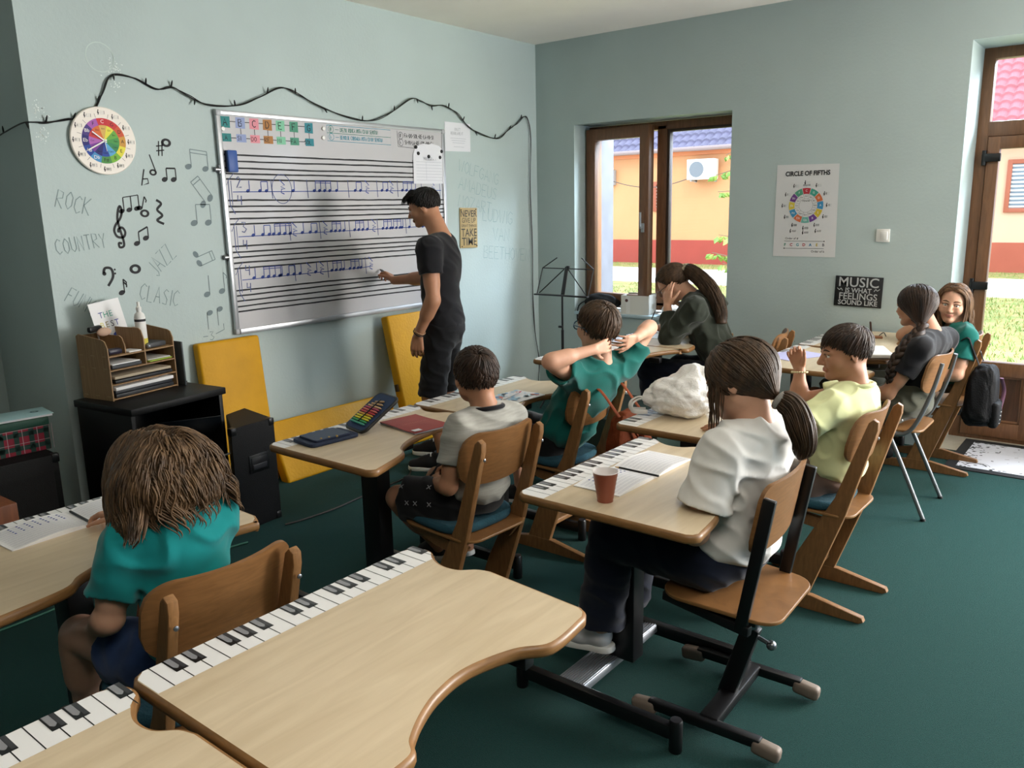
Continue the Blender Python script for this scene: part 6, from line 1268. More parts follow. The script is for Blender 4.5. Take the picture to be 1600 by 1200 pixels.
def person(label, J, skin, hair, rs=1.0, root_at=None, top=None, bottom=None, hands=True, voxel=.0052, female=False, ears=True, brow=True, iris=IRIS):
    """J: joint positions. Builds the body (one surface) and the clothes as its children; returns the root."""
    J = {k: (v3(v) if isinstance(v, (tuple, list)) and len(v) == 3 and not isinstance(v[0], (tuple, list)) else v) for k, v in J.items()}
    J['HR'] = frame(J['face'], J.get('hup', (0, 0, 1))); root = thing('person', label, 'person', tuple(root_at)); r = rs; mid = lambda a, b_, t: a + (b_ - a) * t
    up = nrm(J['nb'] - J['pe']); lat = nrm((J['sL'] - J['sR']) - up * ((J['sL'] - J['sR']) @ up)); fw = np.cross(lat, up); TR = np.stack([fw, lat, up], 1); sw = np.linalg.norm(J['sL'] - J['sR']) / 2; TL = np.linalg.norm(J['nb'] - J['pe'])
    hcL = lambda t, f=0.0: mid(J['pe'], J['nb'], t) + fw * f * r
    def torso(b, g, k=.05, hips=True):
        b.ell(hcL(.72, .005), v3(.088 * r + g, sw * .93 + g * .7, TL * .34 + g * .3), TR, k); b.ell(hcL(.40, .012), v3(.082 * r + g, sw * .80 + g, TL * .34), TR, k)
        if hips: b.ell(hcL(.10), v3(.092 * r + g, sw * .86 + g, TL * .24), TR, k)
        for s in ('sL', 'sR'): b.cap(mid(J['nb'], J[s], .25) - up * .028 * r, J[s] - up * .008, .050 * r + g, .050 * r + g * .9, k)
    B = Blob(voxel); head_prims(B, J, female); sk = J['hc'] + J['HR'] @ (v3(-.10, 0, -.30) * J['H'])
    B.cap(J['hc'] + J['HR'] @ (v3(-.12, 0, -.12) * J['H']), J['nb'] + up * .0, .047 * r, .052 * r, .03); torso(B, -.014, .04)
    for s in 'LR':
        S, E, Wr = J['s' + s], J['e' + s], J['w' + s]
        B.cap(S, E, .041 * r, .034 * r, .025).cap(mid(S, E, .3), mid(S, E, .7), .041 * r, .036 * r, .02).cap(E, Wr, .034 * r, .0235 * r, .012).cap(mid(E, Wr, .1), mid(E, Wr, .4), .036 * r, .034 * r, .02)
        if 'hand' + s in J:
            h = J['hand' + s]; hand(B, Wr, h['d'], h['p'], h.get('L', .150 * r), h.get('curl', (.35, .4, .42, .45)), h.get('thumb', (.7, .7, .25)), h.get('side', 1), h.get('spread', .07))
        Hp, K, A = J['h' + s], J['k' + s], J['a' + s]; B.cap(Hp, K, .070 * r, .050 * r, .03).cap(K, A, .047 * r, .031 * r, .02).cap(mid(K, A, .15), mid(K, A, .45), .050 * r, .046 * r, .03); B.cap(A, J['t' + s] * .75 + A * .25, .03 * r, .024 * r, .02)
    B.obj('body', SKIN[skin], root, 2, [(lips_region(J), LIP)]); eyes(J, root, iris, hair if brow else None)
    J.update(up=up, lat=lat, fw=fw, TR=TR, sw=sw, TL=TL, root=root, mid=mid, hcL=hcL)
    if top:
        g = top.get('g', .013); b = Blob(voxel * .9); torso(b, g, .05, True); slv = top.get('sleeve', .62)
        for s in 'LR':
            S, E, Wr = J['s' + s], J['e' + s], J['w' + s]; f = top.get('flare', .016)
            if slv <= 1:
                e = mid(S, E, slv); b.cap(S, e, .053 * r + g * .6, .047 * r + f, .018, 0.0)
            else:
                b.cap(S, E, .050 * r + g, .046 * r + g * .8, .035); e = mid(E, Wr, slv - 1); b.cap(E, e, .046 * r + g * .8, .033 * r + g * .7, .015, 0.0)
        hem = J['pe'] - up * top.get('hem', .03) + fw * 0; b.cut(hem, -up, J['pe'], .5); nk = J['nb'] + up * top.get('neck', .006) + fw * .02 * r
        if top.get('collar', True): b.cut(nk + up * .035 * r, up * 1.0 + fw * -.0, nk, .12 * r)
        b.cap(nk + up * .10 + fw * .01, nk + up * .004 + fw * .03 * r, .058 * r, .061 * r, .012, sub=True)
        for s in 'LR':      # open sleeve ends
            if slv <= 1:
                S, E = J['s' + s], J['e' + s]; e = mid(S, E, slv); d = nrm(E - S); b.cap(e + d * .03, e - d * .012, .047 * r + top.get('flare', .016) - .011, .046 * r + top.get('flare', .016) - .016, .004, sub=True)
        b.fold = folds(top.get('amp', .006) * 1.5, top.get('seed', 1), top.get('freq', 20) * 2.6, top.get('dir')); o = b.obj(top.get('name', 't_shirt'), top['mat'], root, 2, top.get('regions', ()))
        J['top'] = o
        if top.get('band'):
            k = MB(); a = np.linspace(0, 6.2832, 40, endpoint=False); ctr = J['nb'] + up * .012 * r + fw * .006 * r
            k.tube([ctr + fw * math.cos(q) * .066 * r + lat * math.sin(q) * .070 * r - up * (.020 * r * math.cos(q)) for q in a], .0085, top['band'], 8, close=True); k.build('collar', o)
    if bottom:
        g = bottom.get('g', .012); tuck = bool(top) and top.get('hem', 0) > .05; b = Blob(voxel)
        if tuck: b.ell(J['pe'] - up * .03, v3(.088 * r, sw * .84, TL * .17), TR, .03)
        else: b.ell(J['pe'], v3(.100 * r + g, sw * .90 + g, TL * .24), TR, .04); b.ell(hcL(.2), v3(.085 * r + g, sw * .82 + g, TL * .16), TR, .04)
        ln = bottom.get('len', 1.9)
        for s in 'LR':
            Hp, K, A = J['h' + s], J['k' + s], J['a' + s]
            if tuck: Hp = mid(Hp, K, .05)
            if ln <= 1: b.cap(Hp, mid(Hp, K, ln), .074 * r + g, .058 * r + g + bottom.get('flare', .012), .03, 0.0)
            else: b.cap(Hp, K, .076 * r + g, .056 * r + g, .03); b.cap(K, mid(K, A, ln - 1), .054 * r + g, .042 * r + g + bottom.get('flare', 0), .02, 0.0)
        b.cut(hcL(.3), up, hcL(.3), .14); b.fold = folds(bottom.get('amp', .005) * 1.6, bottom.get('seed', 5), 55); J['bottom'] = b.obj(bottom.get('name', 'trousers'), bottom['mat'], root)
    return root, J
def torso_coll(J, g=.0):
    r = 1.0; return [(J['hcL'](.72), v3(.105 + g, J['sw'] * 1.0 + g, J['TL'] * .36 + g), J['TR']), (J['hcL'](.4), v3(.10 + g, J['sw'] * .9 + g, J['TL'] * .36), J['TR']), (J['nb'] + J['up'] * .03, v3(.062, .062, .09), J['TR'])]
def crop_len(top, side):
    def fn(D): w = np.clip((D[:, 2] - .25) / .5, 0, 1) * (1 - .6 * np.clip((D[:, 0] - .2) / .3, 0, 1)); return side + (top - side) * w
    return fn
def short_hair(J, m, n=2600, length=.055, side=.022, front=.45, width=.0036, lift=.02, seed=2, fl=short_flow, back=-.50, ear=-.12, curl=0.0, name='hair', scale=1.0, grav=.08):
    b = MB(); rg = hairline(front, back, ear); scalp(b, J, m, rg, scale + .01); strands(b, J, m, rg, fl, crop_len(length, side), n, width, 7, lift, grav, (), seed, .25, scale=scale, curl=curl)
    strands(b, J, m, lambda D: rg(D) & (D[:, 2] > .62), fl, crop_len(length * .8, .03), n // 2, width, 7, lift + .035, -.05, (), seed + 50, .3, scale=scale, curl=curl); return b.build(name, J['root'], sharp=None)

# ---- teacher at the board
TEAL_T = cloth('teal', '0f5f58'); TURQ = cloth('turquoise', '0f7f80'); BLK = cloth('black', '131317'); WHT = cloth('white', 'd9d8d4'); HEATH = cloth('heather_grey', '9d9c95', var=.10, stretch=(1, 1, 9)); LEMON = cloth('pale_lemon', 'cfd3a0'); BLK2 = cloth('black_twill', '0e0e11'); OLIVE = cloth('olive', '46463a'); JEAN = cloth('dark_denim', '121828'); DENIM = cloth('blue_denim', '263a60', var=.25); SWEAT = cloth('dark_green', '2b3028'); BROWNC = cloth('brown_cotton', '5d4a40')
SHOEB = mat('black_suede', '101013', .85); LACE = mat('white_lace', 'c9c9c6', .8)
J = dict(H=.214, hc=(.668, -2.05, 1.592), face=(-.84, -.46, -.26), nb=(.80, -2.05, 1.415), pe=(.80, -2.05, .87), sL=(.875, -2.235, 1.365), sR=(.685, -1.90, 1.365),
         eL=(.935, -2.275, 1.075), wL=(.80, -2.275, .86), eR=(.47, -1.84, 1.15), wR=(.205, -1.885, 1.125), hL=(.84, -2.135, .85), hR=(.75, -1.965, .85), kL=(.805, -2.19, .47), kR=(.69, -1.955, .47), aL=(.86, -2.155, .09), aR=(.66, -1.90, .09), tL=(.645, -2.265, 0), tR=(.43, -2.015, 0), gaze=.2,
         handL=dict(d=(-.15, .0, -1), p=(-.45, .88, .1), L=.185, curl=(.40, .45, .5, .55), side=-1, thumb=(.35, .95, .3), spread=.03), handR=dict(d=(-.80, .22, .42), p=(-.25, -.35, -.9), L=.18, curl=(.85, .95, 1.05, 1.1), thumb=(.35, .9, .35), side=1))
root, J = person('man in black t-shirt and black shorts writing on the whiteboard', J, 'tan', HAIR['black'], 1.2, (.80, -2.05, 0),
    dict(name='t_shirt', mat=BLK, sleeve=.52, hem=-.005, g=.014, amp=.006, freq=18, seed=3), dict(name='shorts', mat=BLK2, len=1.0, g=.004, flare=.012, amp=.006))
short_hair(J, HAIR['black'], 3000, .060, .016, .52, lift=.04, seed=3, back=-.42)
b = MB(); rb = HAIR['black']; strands(b, J, rb, lambda D: (D[:, 0] > .25) & (D[:, 2] > .45), lambda D: np.column_stack([np.ones(len(D)) * .9, .3 * D[:, 1], .75 + 0 * D[:, 0]]), .055, 420, .0036, 6, .05, -.1, (), 8, .3); o = b.build('quiff', root, sharp=None)
shoe(root, J['aL'], J['tL'], (0, 0, 1), SHOEB, WHITEP, 1.15, lace=LACE); shoe(root, J['aR'], J['tR'], (0, 0, 1), SHOEB, WHITEP, 1.15, lace=LACE)
for s in 'LR': b = Blob(.005); b.cap(J['a' + s] + v3(0, 0, .0), J['a' + s] + v3(0, 0, .055), .044, .042, .01, 0.0); b.obj('sock', BLK, root)
for k, m in enumerate((BLACKM, mat('cord_tan', '9a7a5a', .7))):
    c = J['wL'] + nrm(J['eL'] - J['wL']) * (.012 + .014 * k); R_ = frame(J['wL'] - J['eL']); b = MB(); b.tube([c + R_ @ v3(0, .034 * math.cos(a), .034 * math.sin(a)) for a in np.linspace(0, 6.2832, 24, endpoint=False)], .0032, m, 6, close=True); b.build('bracelet', root)
t = thing('marker_pen', 'black marker in the hand of the man at the whiteboard', 'marker', (.03, -1.845, 1.19)); A, B_ = v3(0, 0, 0), v3(.115, -.012, -.045); b = MB(); b.tube([A + (B_ - A) * .14, B_], .0085, mat('marker_grey', '6a6c70', .4), 12); loc_part(b, 'barrel', t); b = MB(); b.tube([A, A + (B_ - A) * .15], [.003, .0075], BLACKM, 10); loc_part(b, 'tip', t)

# ---- boy in grey
J = dict(H=.215, hc=(2.265, -3.45, .975), face=(-.85, .5, .02), nb=(2.315, -3.45, .855), pe=(2.27, -3.455, .535), sL=(2.30, -3.585, .812), sR=(2.325, -3.32, .81), eL=(2.275, -3.625, .605), wL=(2.115, -3.53, .560), eR=(2.27, -3.28, .60), wR=(2.11, -3.37, .585),
         hL=(2.21, -3.53, .505), hR=(2.21, -3.37, .505), kL=(1.965, -3.585, .485), kR=(1.94, -3.335, .49), aL=(1.985, -3.37, .20), aR=(2.0, -3.24, .17), tL=(1.82, -3.39, .115), tR=(1.82, -3.22, .095),
         handL=dict(d=(-.75, .6, .0), p=(.3, .35, -.8), L=.135, curl=(.5, .55, .6, .6), side=-1), handR=dict(d=(-.7, -.65, .05), p=(.2, -.2, -.9), L=.135, curl=(.5, .55, .6, .6), side=1))
XM = flat('8f9094'); kx = [v3(2.10, -3.60, .53), v3(2.03, -3.61, .5)]
root, J = person('boy in grey heather t-shirt sitting with his back turned on a wooden chair', J, 'tan', HAIR['dark'], .92, (2.24, -3.45, 0),
    dict(mat=HEATH, sleeve=.60, hem=.105, g=.014, amp=.006, seed=12, band=BLK, dir=(0, .4, .9)), dict(name='shorts', mat=BLK2, len=.80, g=.018, flare=.02))
short_hair(J, HAIR['dark'], 2800, .050, .018, .45, lift=.03, seed=5, back=-.48)
shoe(root, J['aL'], J['tL'], (-.25, 0, 1), SHOEB, WHITEP, .92, lace=LACE); shoe(root, J['aR'], J['tR'], (-.2, 0, 1), SHOEB, WHITEP, .92, lace=LACE)
for k, (q, w) in enumerate((((.45, .95), 0), ((.75, .55), 0), ((.25, .6), 0), ((.6, 1.0), 0), ((.2, 1.05), 0))):
    a_ = J['hL'] + (J['kL'] - J['hL']) * q[0]; d = nrm(J['kL'] - J['hL']); n_ = nrm(v3(0, -1, 1.1) if q[1] < .9 else v3(0, -1, .15)); n_ = nrm(n_ - d * (n_ @ d)); c = a_ + n_ * (.100 - .012 * q[0]); b = MB(); s_ = np.cross(n_, d)
    for e in (d + s_, d - s_): b.bar(c - nrm(e) * .011, c + nrm(e) * .011, .0028, .002, XM, 0, n_)
    b.build('star_print', J['bottom'])

# ---- boy with hands behind his head
J = dict(H=.222, hc=(2.265, -2.62, 1.055), face=(-.95, .28, .06), nb=(2.285, -2.62, .885), pe=(2.085, -2.62, .54), sL=(2.235, -2.775, .865), sR=(2.315, -2.475, .875), eL=(2.26, -2.975, .955), wL=(2.345, -2.775, .985), eR=(2.365, -2.325, 1.025), wR=(2.405, -2.525, 1.005),
         hL=(2.05, -2.70, .505), hR=(2.05, -2.54, .505), kL=(1.70, -2.74, .50), kR=(1.70, -2.51, .50), aL=(1.74, -2.72, .16), aR=(1.74, -2.52, .16), tL=(1.56, -2.74, .09), tR=(1.56, -2.52, .09),
         handL=dict(d=(.22, .95, .08), p=(-.95, .2, 0), L=.145, curl=(.25, .3, .3, .3), side=-1), handR=dict(d=(-.05, -.97, -.12), p=(-.9, .1, .2), L=.145, curl=(.35, .4, .42, .42), side=1, spread=.14, thumb=(.6, .75, .2)))
root, J = person('boy with glasses and teal t-shirt, hands folded behind his head', J, 'fair', HAIR['brown'], .95, (2.085, -2.62, 0),
    dict(mat=TEAL_T, sleeve=.50, hem=.14, g=.022, flare=.024, amp=.010, seed=21, freq=20), dict(name='shorts', mat=BLK2, len=.85, g=.012))
short_hair(J, HAIR['brown'], 2800, .065, .030, .42, lift=.04, seed=7, back=-.52, curl=.06)
shoe(root, J['aL'], J['tL'], (0, 0, 1), SHOEB, WHITEP, .92); shoe(root, J['aR'], J['tR'], (0, 0, 1), SHOEB, WHITEP, .92)
def glasses(J, root, m, r=.085):
    H, c, R = J['H'], J['hc'], J['HR']; P = lambda f, l, u: c + R @ (v3(f, l, u) * H); b = MB()
    for s in (-1, 1):
        b.tube([P(.44 - .25 * abs(s * .15 + r * 1.25 * math.cos(a)) ** 2, s * .15 + r * 1.25 * math.cos(a), -.01 + r * math.sin(a)) for a in np.linspace(0, 6.2832, 22, endpoint=False)], .012 * H, m, 6, close=True)
        b.tube([P(.42, s * .25, .02), P(.30, s * .345, .02), P(-.05, s * .37, .02), P(-.12, s * .37, -.05)], .011 * H, m, 6)
    b.tube([P(.435, -.055, .01), P(.455, 0, .03), P(.435, .055, .01)], .010 * H, m, 6); b.build('glasses', root)
    b = MB()
    for s in (-1, 1): b.add([P(.435 - .25 * abs(s * .15 + r * 1.2 * math.cos(a)) ** 2, s * .15 + r * 1.2 * math.cos(a), -.01 + r * .96 * math.sin(a)) for a in np.linspace(0, 6.2832, 18, endpoint=False)], [list(range(18))], GLASS)
    b.build('lenses', root, smooth=False)
glasses(J, root, mat('glasses_blue', '24506a', .3))

# ---- girl in white with a pony tail
J = dict(H=.228, hc=(3.268, -3.42, 1.072), face=(-.95, .06, -.26), nb=(3.325, -3.42, .945), pe=(3.275, -3.42, .555), sL=(3.285, -3.572, .892), sR=(3.350, -3.27, .895), eL=(3.245, -3.635, .665), wL=(3.13, -3.49, .60), eR=(3.28, -3.20, .66), wR=(3.11, -3.31, .60),
         hL=(3.23, -3.50, .525), hR=(3.23, -3.34, .525), kL=(2.90, -3.53, .535), kR=(2.90, -3.31, .535), aL=(2.855, -3.525, .195), aR=(2.82, -3.30, .17), tL=(2.665, -3.53, .095), tR=(2.62, -3.30, .085),
         handL=dict(d=(-.75, .6, -.1), p=(.2, .3, -.9), L=.15, curl=(.5, .5, .5, .5), side=-1), handR=dict(d=(-.8, -.55, .0), p=(.1, -.3, -.9), L=.15, curl=(.5, .5, .5, .5), side=1))
root, J = person('girl in loose white t-shirt and dark jeans with a low pony tail', J, 'fair', HAIR['brown'], 1.0, (3.28, -3.42, 0),
    dict(mat=WHT, sleeve=.66, hem=.10, g=.022, flare=.030, amp=.009, seed=33, freq=17, dir=(.3, .2, .9)), dict(name='jeans', mat=JEAN, len=1.93, g=.020, flare=.018, amp=.006))
shoe(root, J['aL'], J['tL'], (-.1, 0, 1), mat('white_leather', 'c9c9cc', .5), WHITEP, 1.0, lace=LACE); shoe(root, J['aR'], J['tR'], (-.1, 0, 1), MATS['white_leather'], WHITEP, 1.0, lace=LACE)
HB = HAIR['brown']; b = MB(); rg = hairline(.40, -.80, -.42); scalp(b, J, HB, rg, 1.03); tie = J['hc'] + J['HR'] @ (v3(-.46, .02, -.30) * J['H'])
strands(b, J, HB, rg, parted_flow(.05, .6), .24, 2400, .0036, 13, .05, .05, (), 4, .1, tie=tie, scale=1.03)
strands(b, J, HB, lambda D: (D[:, 0] > .25) & (np.abs(D[:, 1]) > .6) & (D[:, 2] < .35) & (D[:, 2] > -.35), lambda D: np.column_stack([.15 + 0 * D[:, 0], .0 * D[:, 1], -1 + 0 * D[:, 0]]), .13, 90, .003, 9, .05, .5, (), 9, .3, curl=.10); b.build('hair', root, sharp=None)
def tail(J, m, tie, pts, n, rad, width=.006, seed=1, name='pony_tail', ends=.6):
    r = np.random.RandomState(seed); S = spline(pts, 7); b = MB(); T = np.gradient(S, axis=0); T /= np.linalg.norm(T, axis=1, keepdims=True); U = np.cross(T, v3(.3, .9, .1)); U /= np.linalg.norm(U, axis=1, keepdims=True); O = np.cross(T, U); prof = np.interp(np.linspace(0, 1, len(S)), [0, .12, .5, .85, 1], [.45, .85, 1, .75, .35 * ends])
    b.tube(S, prof * rad * .82, m, 12)
    for k in range(n):
        a, q = r.rand() * 6.28, math.sqrt(.35 + .65 * r.rand()); e = 1 - .25 * r.rand(); N = max(6, int(len(S) * e)); w = (a + np.linspace(0, r.uniform(-.8, .8), N)); P = S[:N] + (U[:N] * np.cos(w)[:, None] + O[:N] * np.sin(w)[:, None]) * (q * rad * prof[:N])[:, None] + r.randn(1, 3) * .001
        b.tube(P, np.interp(np.linspace(0, 1, N), [0, .1, .8, 1], [.7, 1, .8, .1]) * width, m, 4, squash=.5)
    return b.build(name, J['root'], sharp=None)
tail(J, HB, tie, [tie, tie + v3(.040, .01, -.02), tie + v3(.065, .01, -.07), tie + v3(.075, .02, -.125), tie + v3(.06, .03, -.175)], 420, .040, .0033, 6)
b = MB(); b.tube([tie + frame((1, 0, -.6)) @ v3(.006, .020 * math.cos(a), .020 * math.sin(a)) for a in np.linspace(0, 6.2832, 24, endpoint=False)], .010, mat('hair_tie_grey', '8f8c86', .9), 8, close=True); b.build('hair_tie', root)

# ---- boy in pale yellow
J = dict(H=.206, hc=(3.28, -2.45, 1.008), face=(-.82, -.56, -.10), nb=(3.33, -2.45, .875), pe=(3.275, -2.455, .54), sL=(3.285, -2.60, .825), sR=(3.315, -2.315, .825), eL=(3.185, -2.76, .735), wL=(3.03, -2.835, .765), eR=(3.085, -2.365, .772), wR=(3.075, -2.345, .905),
         hL=(3.20, -2.535, .505), hR=(3.20, -2.375, .505), kL=(2.86, -2.56, .51), kR=(2.86, -2.36, .51), aL=(2.84, -2.55, .16), aR=(2.84, -2.36, .16), tL=(2.66, -2.56, .09), tR=(2.66, -2.36, .09),
         handL=dict(d=(-.88, -.35, -.05), p=(0, 0, -1), L=.15, curl=(.12, .12, .12, .15), side=-1, spread=.12), handR=dict(d=(-.30, -.10, .95), p=(.25, -.96, -.1), L=.145, curl=(.75, .85, .92, .98), side=1, thumb=(.45, .75, .5), spread=.05))
root, J = person('boy in pale yellow t-shirt with one fist raised to his chin', J, 'olive', HAIR['dark'], .97, (3.275, -2.455, 0),
    dict(mat=LEMON, sleeve=.55, hem=.06, g=.018, flare=.022, amp=.005, seed=44, freq=20, band=LEMON), dict(name='shorts', mat=BROWNC, len=.9, g=.016), voxel=.0044)
short_hair(J, HAIR['dark'], 2800, .060, .020, .38, lift=.03, seed=9, back=-.42)
shoe(root, J['aL'], J['tL'], (0, 0, 1), SHOEB, WHITEP, .95); shoe(root, J['aR'], J['tR'], (0, 0, 1), SHOEB, WHITEP, .95)
c = J['wR'] + nrm(J['eR'] - J['wR']) * .012; R_ = frame(J['wR'] - J['eR'], (1, 0, 0)); b = MB(); BD = mat('bead_cream', 'd8cfa8', .4)
for a in np.linspace(0, 6.2832, 20, endpoint=False): b.sphere(c + R_ @ v3(0, .030 * math.cos(a), .030 * math.sin(a)), .0042, BD, nu=8, nv=6)
b.build('bracelet', root)
b = MB(); p = Plane(b, J['nb'] + J['fw'] * .118 - J['up'] * .20 - J['lat'] * .0, J['lat'], J['up'], .004); [p.line([(-.05 + k * .022, -.03), (-.04 + k * .022, .03)], .008, INK) for k in range(5)]; b.build('shirt_print', J['top'], smooth=False)

# ---- girl with the braid
J = dict(H=.205, hc=(3.245, -1.18, 1.05), face=(-.90, .36, -.06), nb=(3.32, -1.18, .925), pe=(3.235, -1.18, .565), sL=(3.315, -1.345, .868), sR=(3.365, -1.02, .872), eL=(3.195, -1.385, .635), wL=(3.04, -1.30, .575), eR=(3.24, -.97, .65), wR=(3.06, -1.06, .60),
         hL=(3.17, -1.27, .535), hR=(3.17, -1.09, .535), kL=(2.80, -1.28, .545), kR=(2.82, -1.06, .56), aL=(2.80, -1.25, .17), aR=(2.80, -1.05, .17), tL=(2.62, -1.25, .09), tR=(2.62, -1.05, .09),
         handL=dict(d=(-.9, .35, -.1), p=(.1, .2, -.95), L=.16, curl=(.3, .35, .4, .4), side=-1), handR=dict(d=(-.9, -.3, -.1), p=(.1, -.2, -.95), L=.16, curl=(.3, .35, .4, .4), side=1))
root, J = person('girl in black t-shirt with a long dark braid over her shoulder', J, 'olive', HAIR['dark'], 1.03, (3.235, -1.18, 0),
    dict(mat=BLK, sleeve=.55, hem=.03, g=.012, amp=.005, seed=52, freq=20), dict(name='shorts', mat=OLIVE, len=.9, g=.022, flare=.02, amp=.009))
shoe(root, J['aL'], J['tL'], (0, 0, 1), SHOEB, WHITEP, 1.0, lace=LACE); shoe(root, J['aR'], J['tR'], (0, 0, 1), SHOEB, WHITEP, 1.0, lace=LACE)
HD = HAIR['dark']; b = MB(); rg = hairline(.45, -.80, -.40); scalp(b, J, HD, rg, 1.03); tie = v3(3.30, -1.275, .955)
strands(b, J, HD, rg, parted_flow(.0, .5), .25, 2400, .0036, 13, .05, .05, (), 14, .1, tie=tie, tie_stop=.02, scale=1.03); b.build('hair', root, sharp=None)
S = spline([tie + v3(.005, .01, .02), (3.285, -1.335, .915), (3.245, -1.375, .86), (3.215, -1.395, .79), (3.205, -1.40, .725), (3.205, -1.395, .68)], 12); b = MB(); N = len(S); T = np.gradient(S, axis=0); T /= np.linalg.norm(T, axis=1, keepdims=True); U = np.cross(T, v3(-.4, -.85, .1)); U /= np.linalg.norm(U, axis=1, keepdims=True); O = np.cross(U, T)
for k in range(3):
    ph = k * 2.0944; s_ = np.linspace(0, 1, N); w = s_ * 21 + ph; rr_ = np.interp(s_, [0, .15, .8, 1], [.013, .017, .013, .006]); P = S + U * (np.cos(w) * .019)[:, None] * np.interp(s_, [0, .8, 1], [1, .8, .3])[:, None] + O * (np.sin(2 * w) * .009)[:, None]; b.tube(P, rr_, HD, 9)
for k in range(14): b.tube(spline([S[-4] + np.random.randn(3) * .003, S[-1] + np.random.randn(3) * .004, S[-1] + v3(0, 0, -.05) + np.random.randn(3) * .008], 4), np.linspace(.004, .001, 9), HD, 4)
b.build('braid', root, sharp=None); b = MB(); b.tube([S[-3] + U[-3] * .010 * math.cos(a) + O[-3] * .010 * math.sin(a) for a in np.linspace(0, 6.2832, 16, endpoint=False)], .0045, BLACKM, 6, close=True); b.build('hair_tie', root)

# ---- smiling girl by the door
J = dict(H=.216, hc=(3.272, -.38, .985), face=(.06, -1, -.04), hup=(.10, 0, 1), nb=(3.305, -.35, .865), pe=(3.25, -.35, .54), sL=(3.375, -.475, .815), sR=(3.225, -.235, .815), eL=(3.36, -.55, .60), wL=(3.20, -.55, .575), eR=(3.00, -.325, .770), wR=(3.145, -.43, .895), smile=True,
         hL=(3.18, -.43, .51), hR=(3.17, -.27, .51), kL=(2.88, -.50, .51), kR=(2.86, -.28, .51), aL=(2.99, -.50, .13), aR=(2.84, -.28, .16), tL=(2.82, -.53, .02), tR=(2.66, -.28, .09),
         handL=dict(d=(-.9, .2, -.1), p=(.1, .2, -.95), L=.14, curl=(.4, .4, .4, .4), side=-1), handR=dict(d=(.28, -.20, .9), p=(.72, .25, -.2), L=.14, curl=(.55, .6, .65, .7), side=1))
LOGO = flat('0f2a2a')
root, J = person('smiling girl in teal t-shirt with loose light brown hair, cheek on her hand', J, 'fair', HAIR['light'], .93, (3.25, -.35, 0),
    dict(mat=TEAL_T, sleeve=.60, hem=.06, g=.016, flare=.02, amp=.007, seed=61, freq=20), dict(name='leggings', mat=OLIVE, len=1.9, g=.008), voxel=.0044)
shoe(root, J['aL'], J['tL'], (0, 0, 1), SHOEB, BLACKM, .95, lace=LACE); shoe(root, J['aR'], J['tR'], (0, 0, 1), SHOEB, WHITEP, .95)
HL = HAIR['light']; b = MB(); rg = hairline(.60, -.62, -.05); scalp(b, J, HL, rg, 1.03); strands(b, J, HL, rg, parted_flow(-.10, .75), lambda D: .16 + .15 * np.clip(D[:, 2] + .3, 0, 1.2), 2200, .0036, 15, .05, .25, torso_coll(J, .0), 15, .12, scale=1.05, curl=.02, clump=.4, wave=.012, bins=26); b.build('hair', root, sharp=None)
c = J['hcL'](.70) + J['fw'] * .118 + J['lat'] * .02; b = MB(); p = Plane(b, c, J['lat'], J['up'], .0); p.disc(0, 0, .032, LOGO, 0, 24); GO = flat('c9b24a'); notes(p, -.008, -.008, .006, GO, 2, 3.6, 2.6, lift=3, w=.0025); p.line([(-.012, .012), (.014, -.014)], .0025, GO, 3); b.build('round_logo', J['top'], smooth=False)

# ---- woman in dark green writing at the window
J = dict(H=.23, hc=(1.775, -.955, 1.085), face=(-.78, -.10, -.62), nb=(1.915, -.95, 1.00), pe=(2.165, -.95, .58), sL=(2.005, -1.125, .955), sR=(1.975, -.78, .955), eL=(1.875, -1.175, .785), wL=(1.815, -1.105, .96), eR=(1.74, -.70, .79), wR=(1.60, -.80, .772),
         hL=(2.10, -1.045, .535), hR=(2.12, -.86, .535), kL=(1.68, -1.08, .545), kR=(1.76, -.80, .53), aL=(1.70, -1.05, .17), aR=(2.37, -1.09, .51), tL=(1.50, -1.05, .09), tR=(2.56, -1.17, .425), gaze=.1,
         handL=dict(d=(-.15, .28, .95), p=(.25, .95, 0), L=.17, curl=(.15, .2, .25, .3), side=-1, spread=.12), handR=dict(d=(-.85, -.40, -.05), p=(-.05, -.3, -.9), L=.165, curl=(.7, .8, .9, .95), thumb=(.4, .85, .3), side=1))
root, J = person('woman in dark green sweater bent over her writing at the window', J, 'fair', HAIR['brown'], 1.1, (2.165, -.95, 0),
    dict(name='sweater', mat=SWEAT, sleeve=1.75, hem=.05, g=.022, amp=.009, seed=71, freq=18), dict(name='jeans', mat=JEAN, len=1.9, g=.014))
BS = mat('brown_leather', '6a4538', .5); shoe(root, J['aR'], J['tR'], (.45, -.2, .85), BS, mat('sole_dark', '241c18', .7), 1.0); shoe(root, J['aL'], J['tL'], (0, 0, 1), BS, MATS['sole_dark'], 1.0)
b = MB(); rg = hairline(.42, -.78, -.40); scalp(b, J, HB, rg, 1.03); tie = J['hc'] + J['HR'] @ (v3(-.50, -.02, .10) * J['H']); strands(b, J, HB, rg, parted_flow(0, .6), .22, 2000, .0036, 12, .05, .05, (), 24, .1, tie=tie, scale=1.03); b.build('hair', root, sharp=None)
tail(J, HB, tie, [tie, tie + v3(.05, -.01, -.01), tie + v3(.13, -.02, -.06), tie + v3(.21, -.04, -.135), tie + v3(.27, -.06, -.235), tie + v3(.285, -.075, -.31)], 520, .052, .0030, 26, ends=2.2)
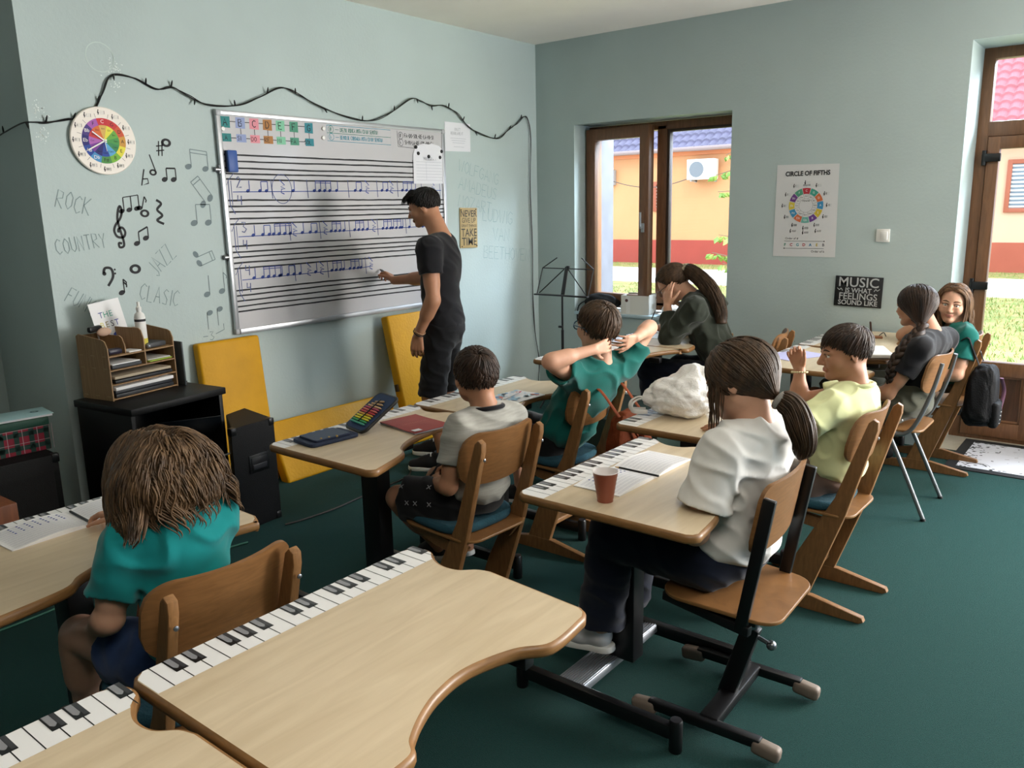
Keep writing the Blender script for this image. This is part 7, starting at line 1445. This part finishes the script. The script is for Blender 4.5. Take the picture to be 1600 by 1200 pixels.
b = MB(); R_ = frame((1, 0, -.3)); a = np.linspace(0, 6.2832, 40, endpoint=False); b.tube([tie + R_ @ v3(.0 + .006 * math.cos(5 * q), (.028 + .005 * math.cos(9 * q)) * math.cos(q), (.028 + .005 * math.cos(9 * q)) * math.sin(q)) for q in a], .016, mat('scrunchie', 'a39a86', .9), 8, close=True); b.build('scrunchie', root)
glasses(J, root, mat('glasses_thin', '7a6a60', .3, .6))
pencil('black pen held upright by the woman writing at the window', (1.565, -.80, .885), (1.535, -.855, .757), '16161a', 'pen')

# ---- girl in turquoise at the left
J = dict(H=.218, hc=(2.345, -4.735, .955), face=(-.90, -.12, -.42), nb=(2.43, -4.735, .893), pe=(2.445, -4.73, .55), sL=(2.40, -4.845, .845), sR=(2.42, -4.625, .855), eL=(2.37, -4.89, .665), wL=(2.21, -4.855, .575), eR=(2.24, -4.56, .775), wR=(2.03, -4.665, .772),
         hL=(2.39, -4.80, .52), hR=(2.39, -4.65, .52), kL=(2.08, -4.845, .51), kR=(2.06, -4.62, .51), aL=(1.96, -4.81, .19), aR=(1.94, -4.62, .17), tL=(1.765, -4.80, .105), tR=(1.74, -4.62, .09),
         handL=dict(d=(-.9, .1, -.2), p=(.0, .1, -1), L=.14, curl=(.25, .3, .3, .3), side=-1), handR=dict(d=(-.9, -.35, .0), p=(0, -.2, -1), L=.14, curl=(.55, .65, .75, .8), side=1))
root, J = person('girl in turquoise t-shirt with shoulder length hair bent over her music book', J, 'fair', HAIR['light'], .94, (2.425, -4.73, 0),
    dict(mat=TURQ, sleeve=.66, hem=.085, g=.014, flare=.016, amp=.009, seed=81, freq=18), dict(name='denim_shorts', mat=DENIM, len=.42, g=.012, flare=.016))
SAN = mat('sandal_brown', '4a382e', .6); shoe(root, J['aL'], J['tL'], (-.1, 0, 1), SAN, SAN, .92, 'sandal'); shoe(root, J['aR'], J['tR'], (-.1, 0, 1), SAN, SAN, .92, 'sandal')
HX = hair_mat('ash_brown', '6a5138', '3d2e21'); b = MB(); rg = hairline(.42, -.68, -.34); scalp(b, J, HX, rg, 1.06); cl = [(J['nb'] * .55 + J['hc'] * .45 - J['HR'][:, 0] * .035, v3(.092, .118, .135), J['TR']), (J['hcL'](.72), v3(.09, .135, J['TL'] * .34), J['TR'])]; hl = lambda D: .15 + .165 * np.clip((D[:, 2] + .5) / 1.5, 0, 1)
strands(b, J, HX, rg, parted_flow(.0, .35), hl, 5200, .0024, 18, .08, .22, cl, 16, .08, scale=1.05, curl=.02, clump=.35, wave=.014, bins=30); strands(b, J, HX, rg, parted_flow(.0, .35), hl, 2400, .0022, 18, .15, .22, cl, 17, .12, scale=1.05, curl=.03, clump=.45, wave=.020, bins=36); b.build('hair', root, sharp=None)
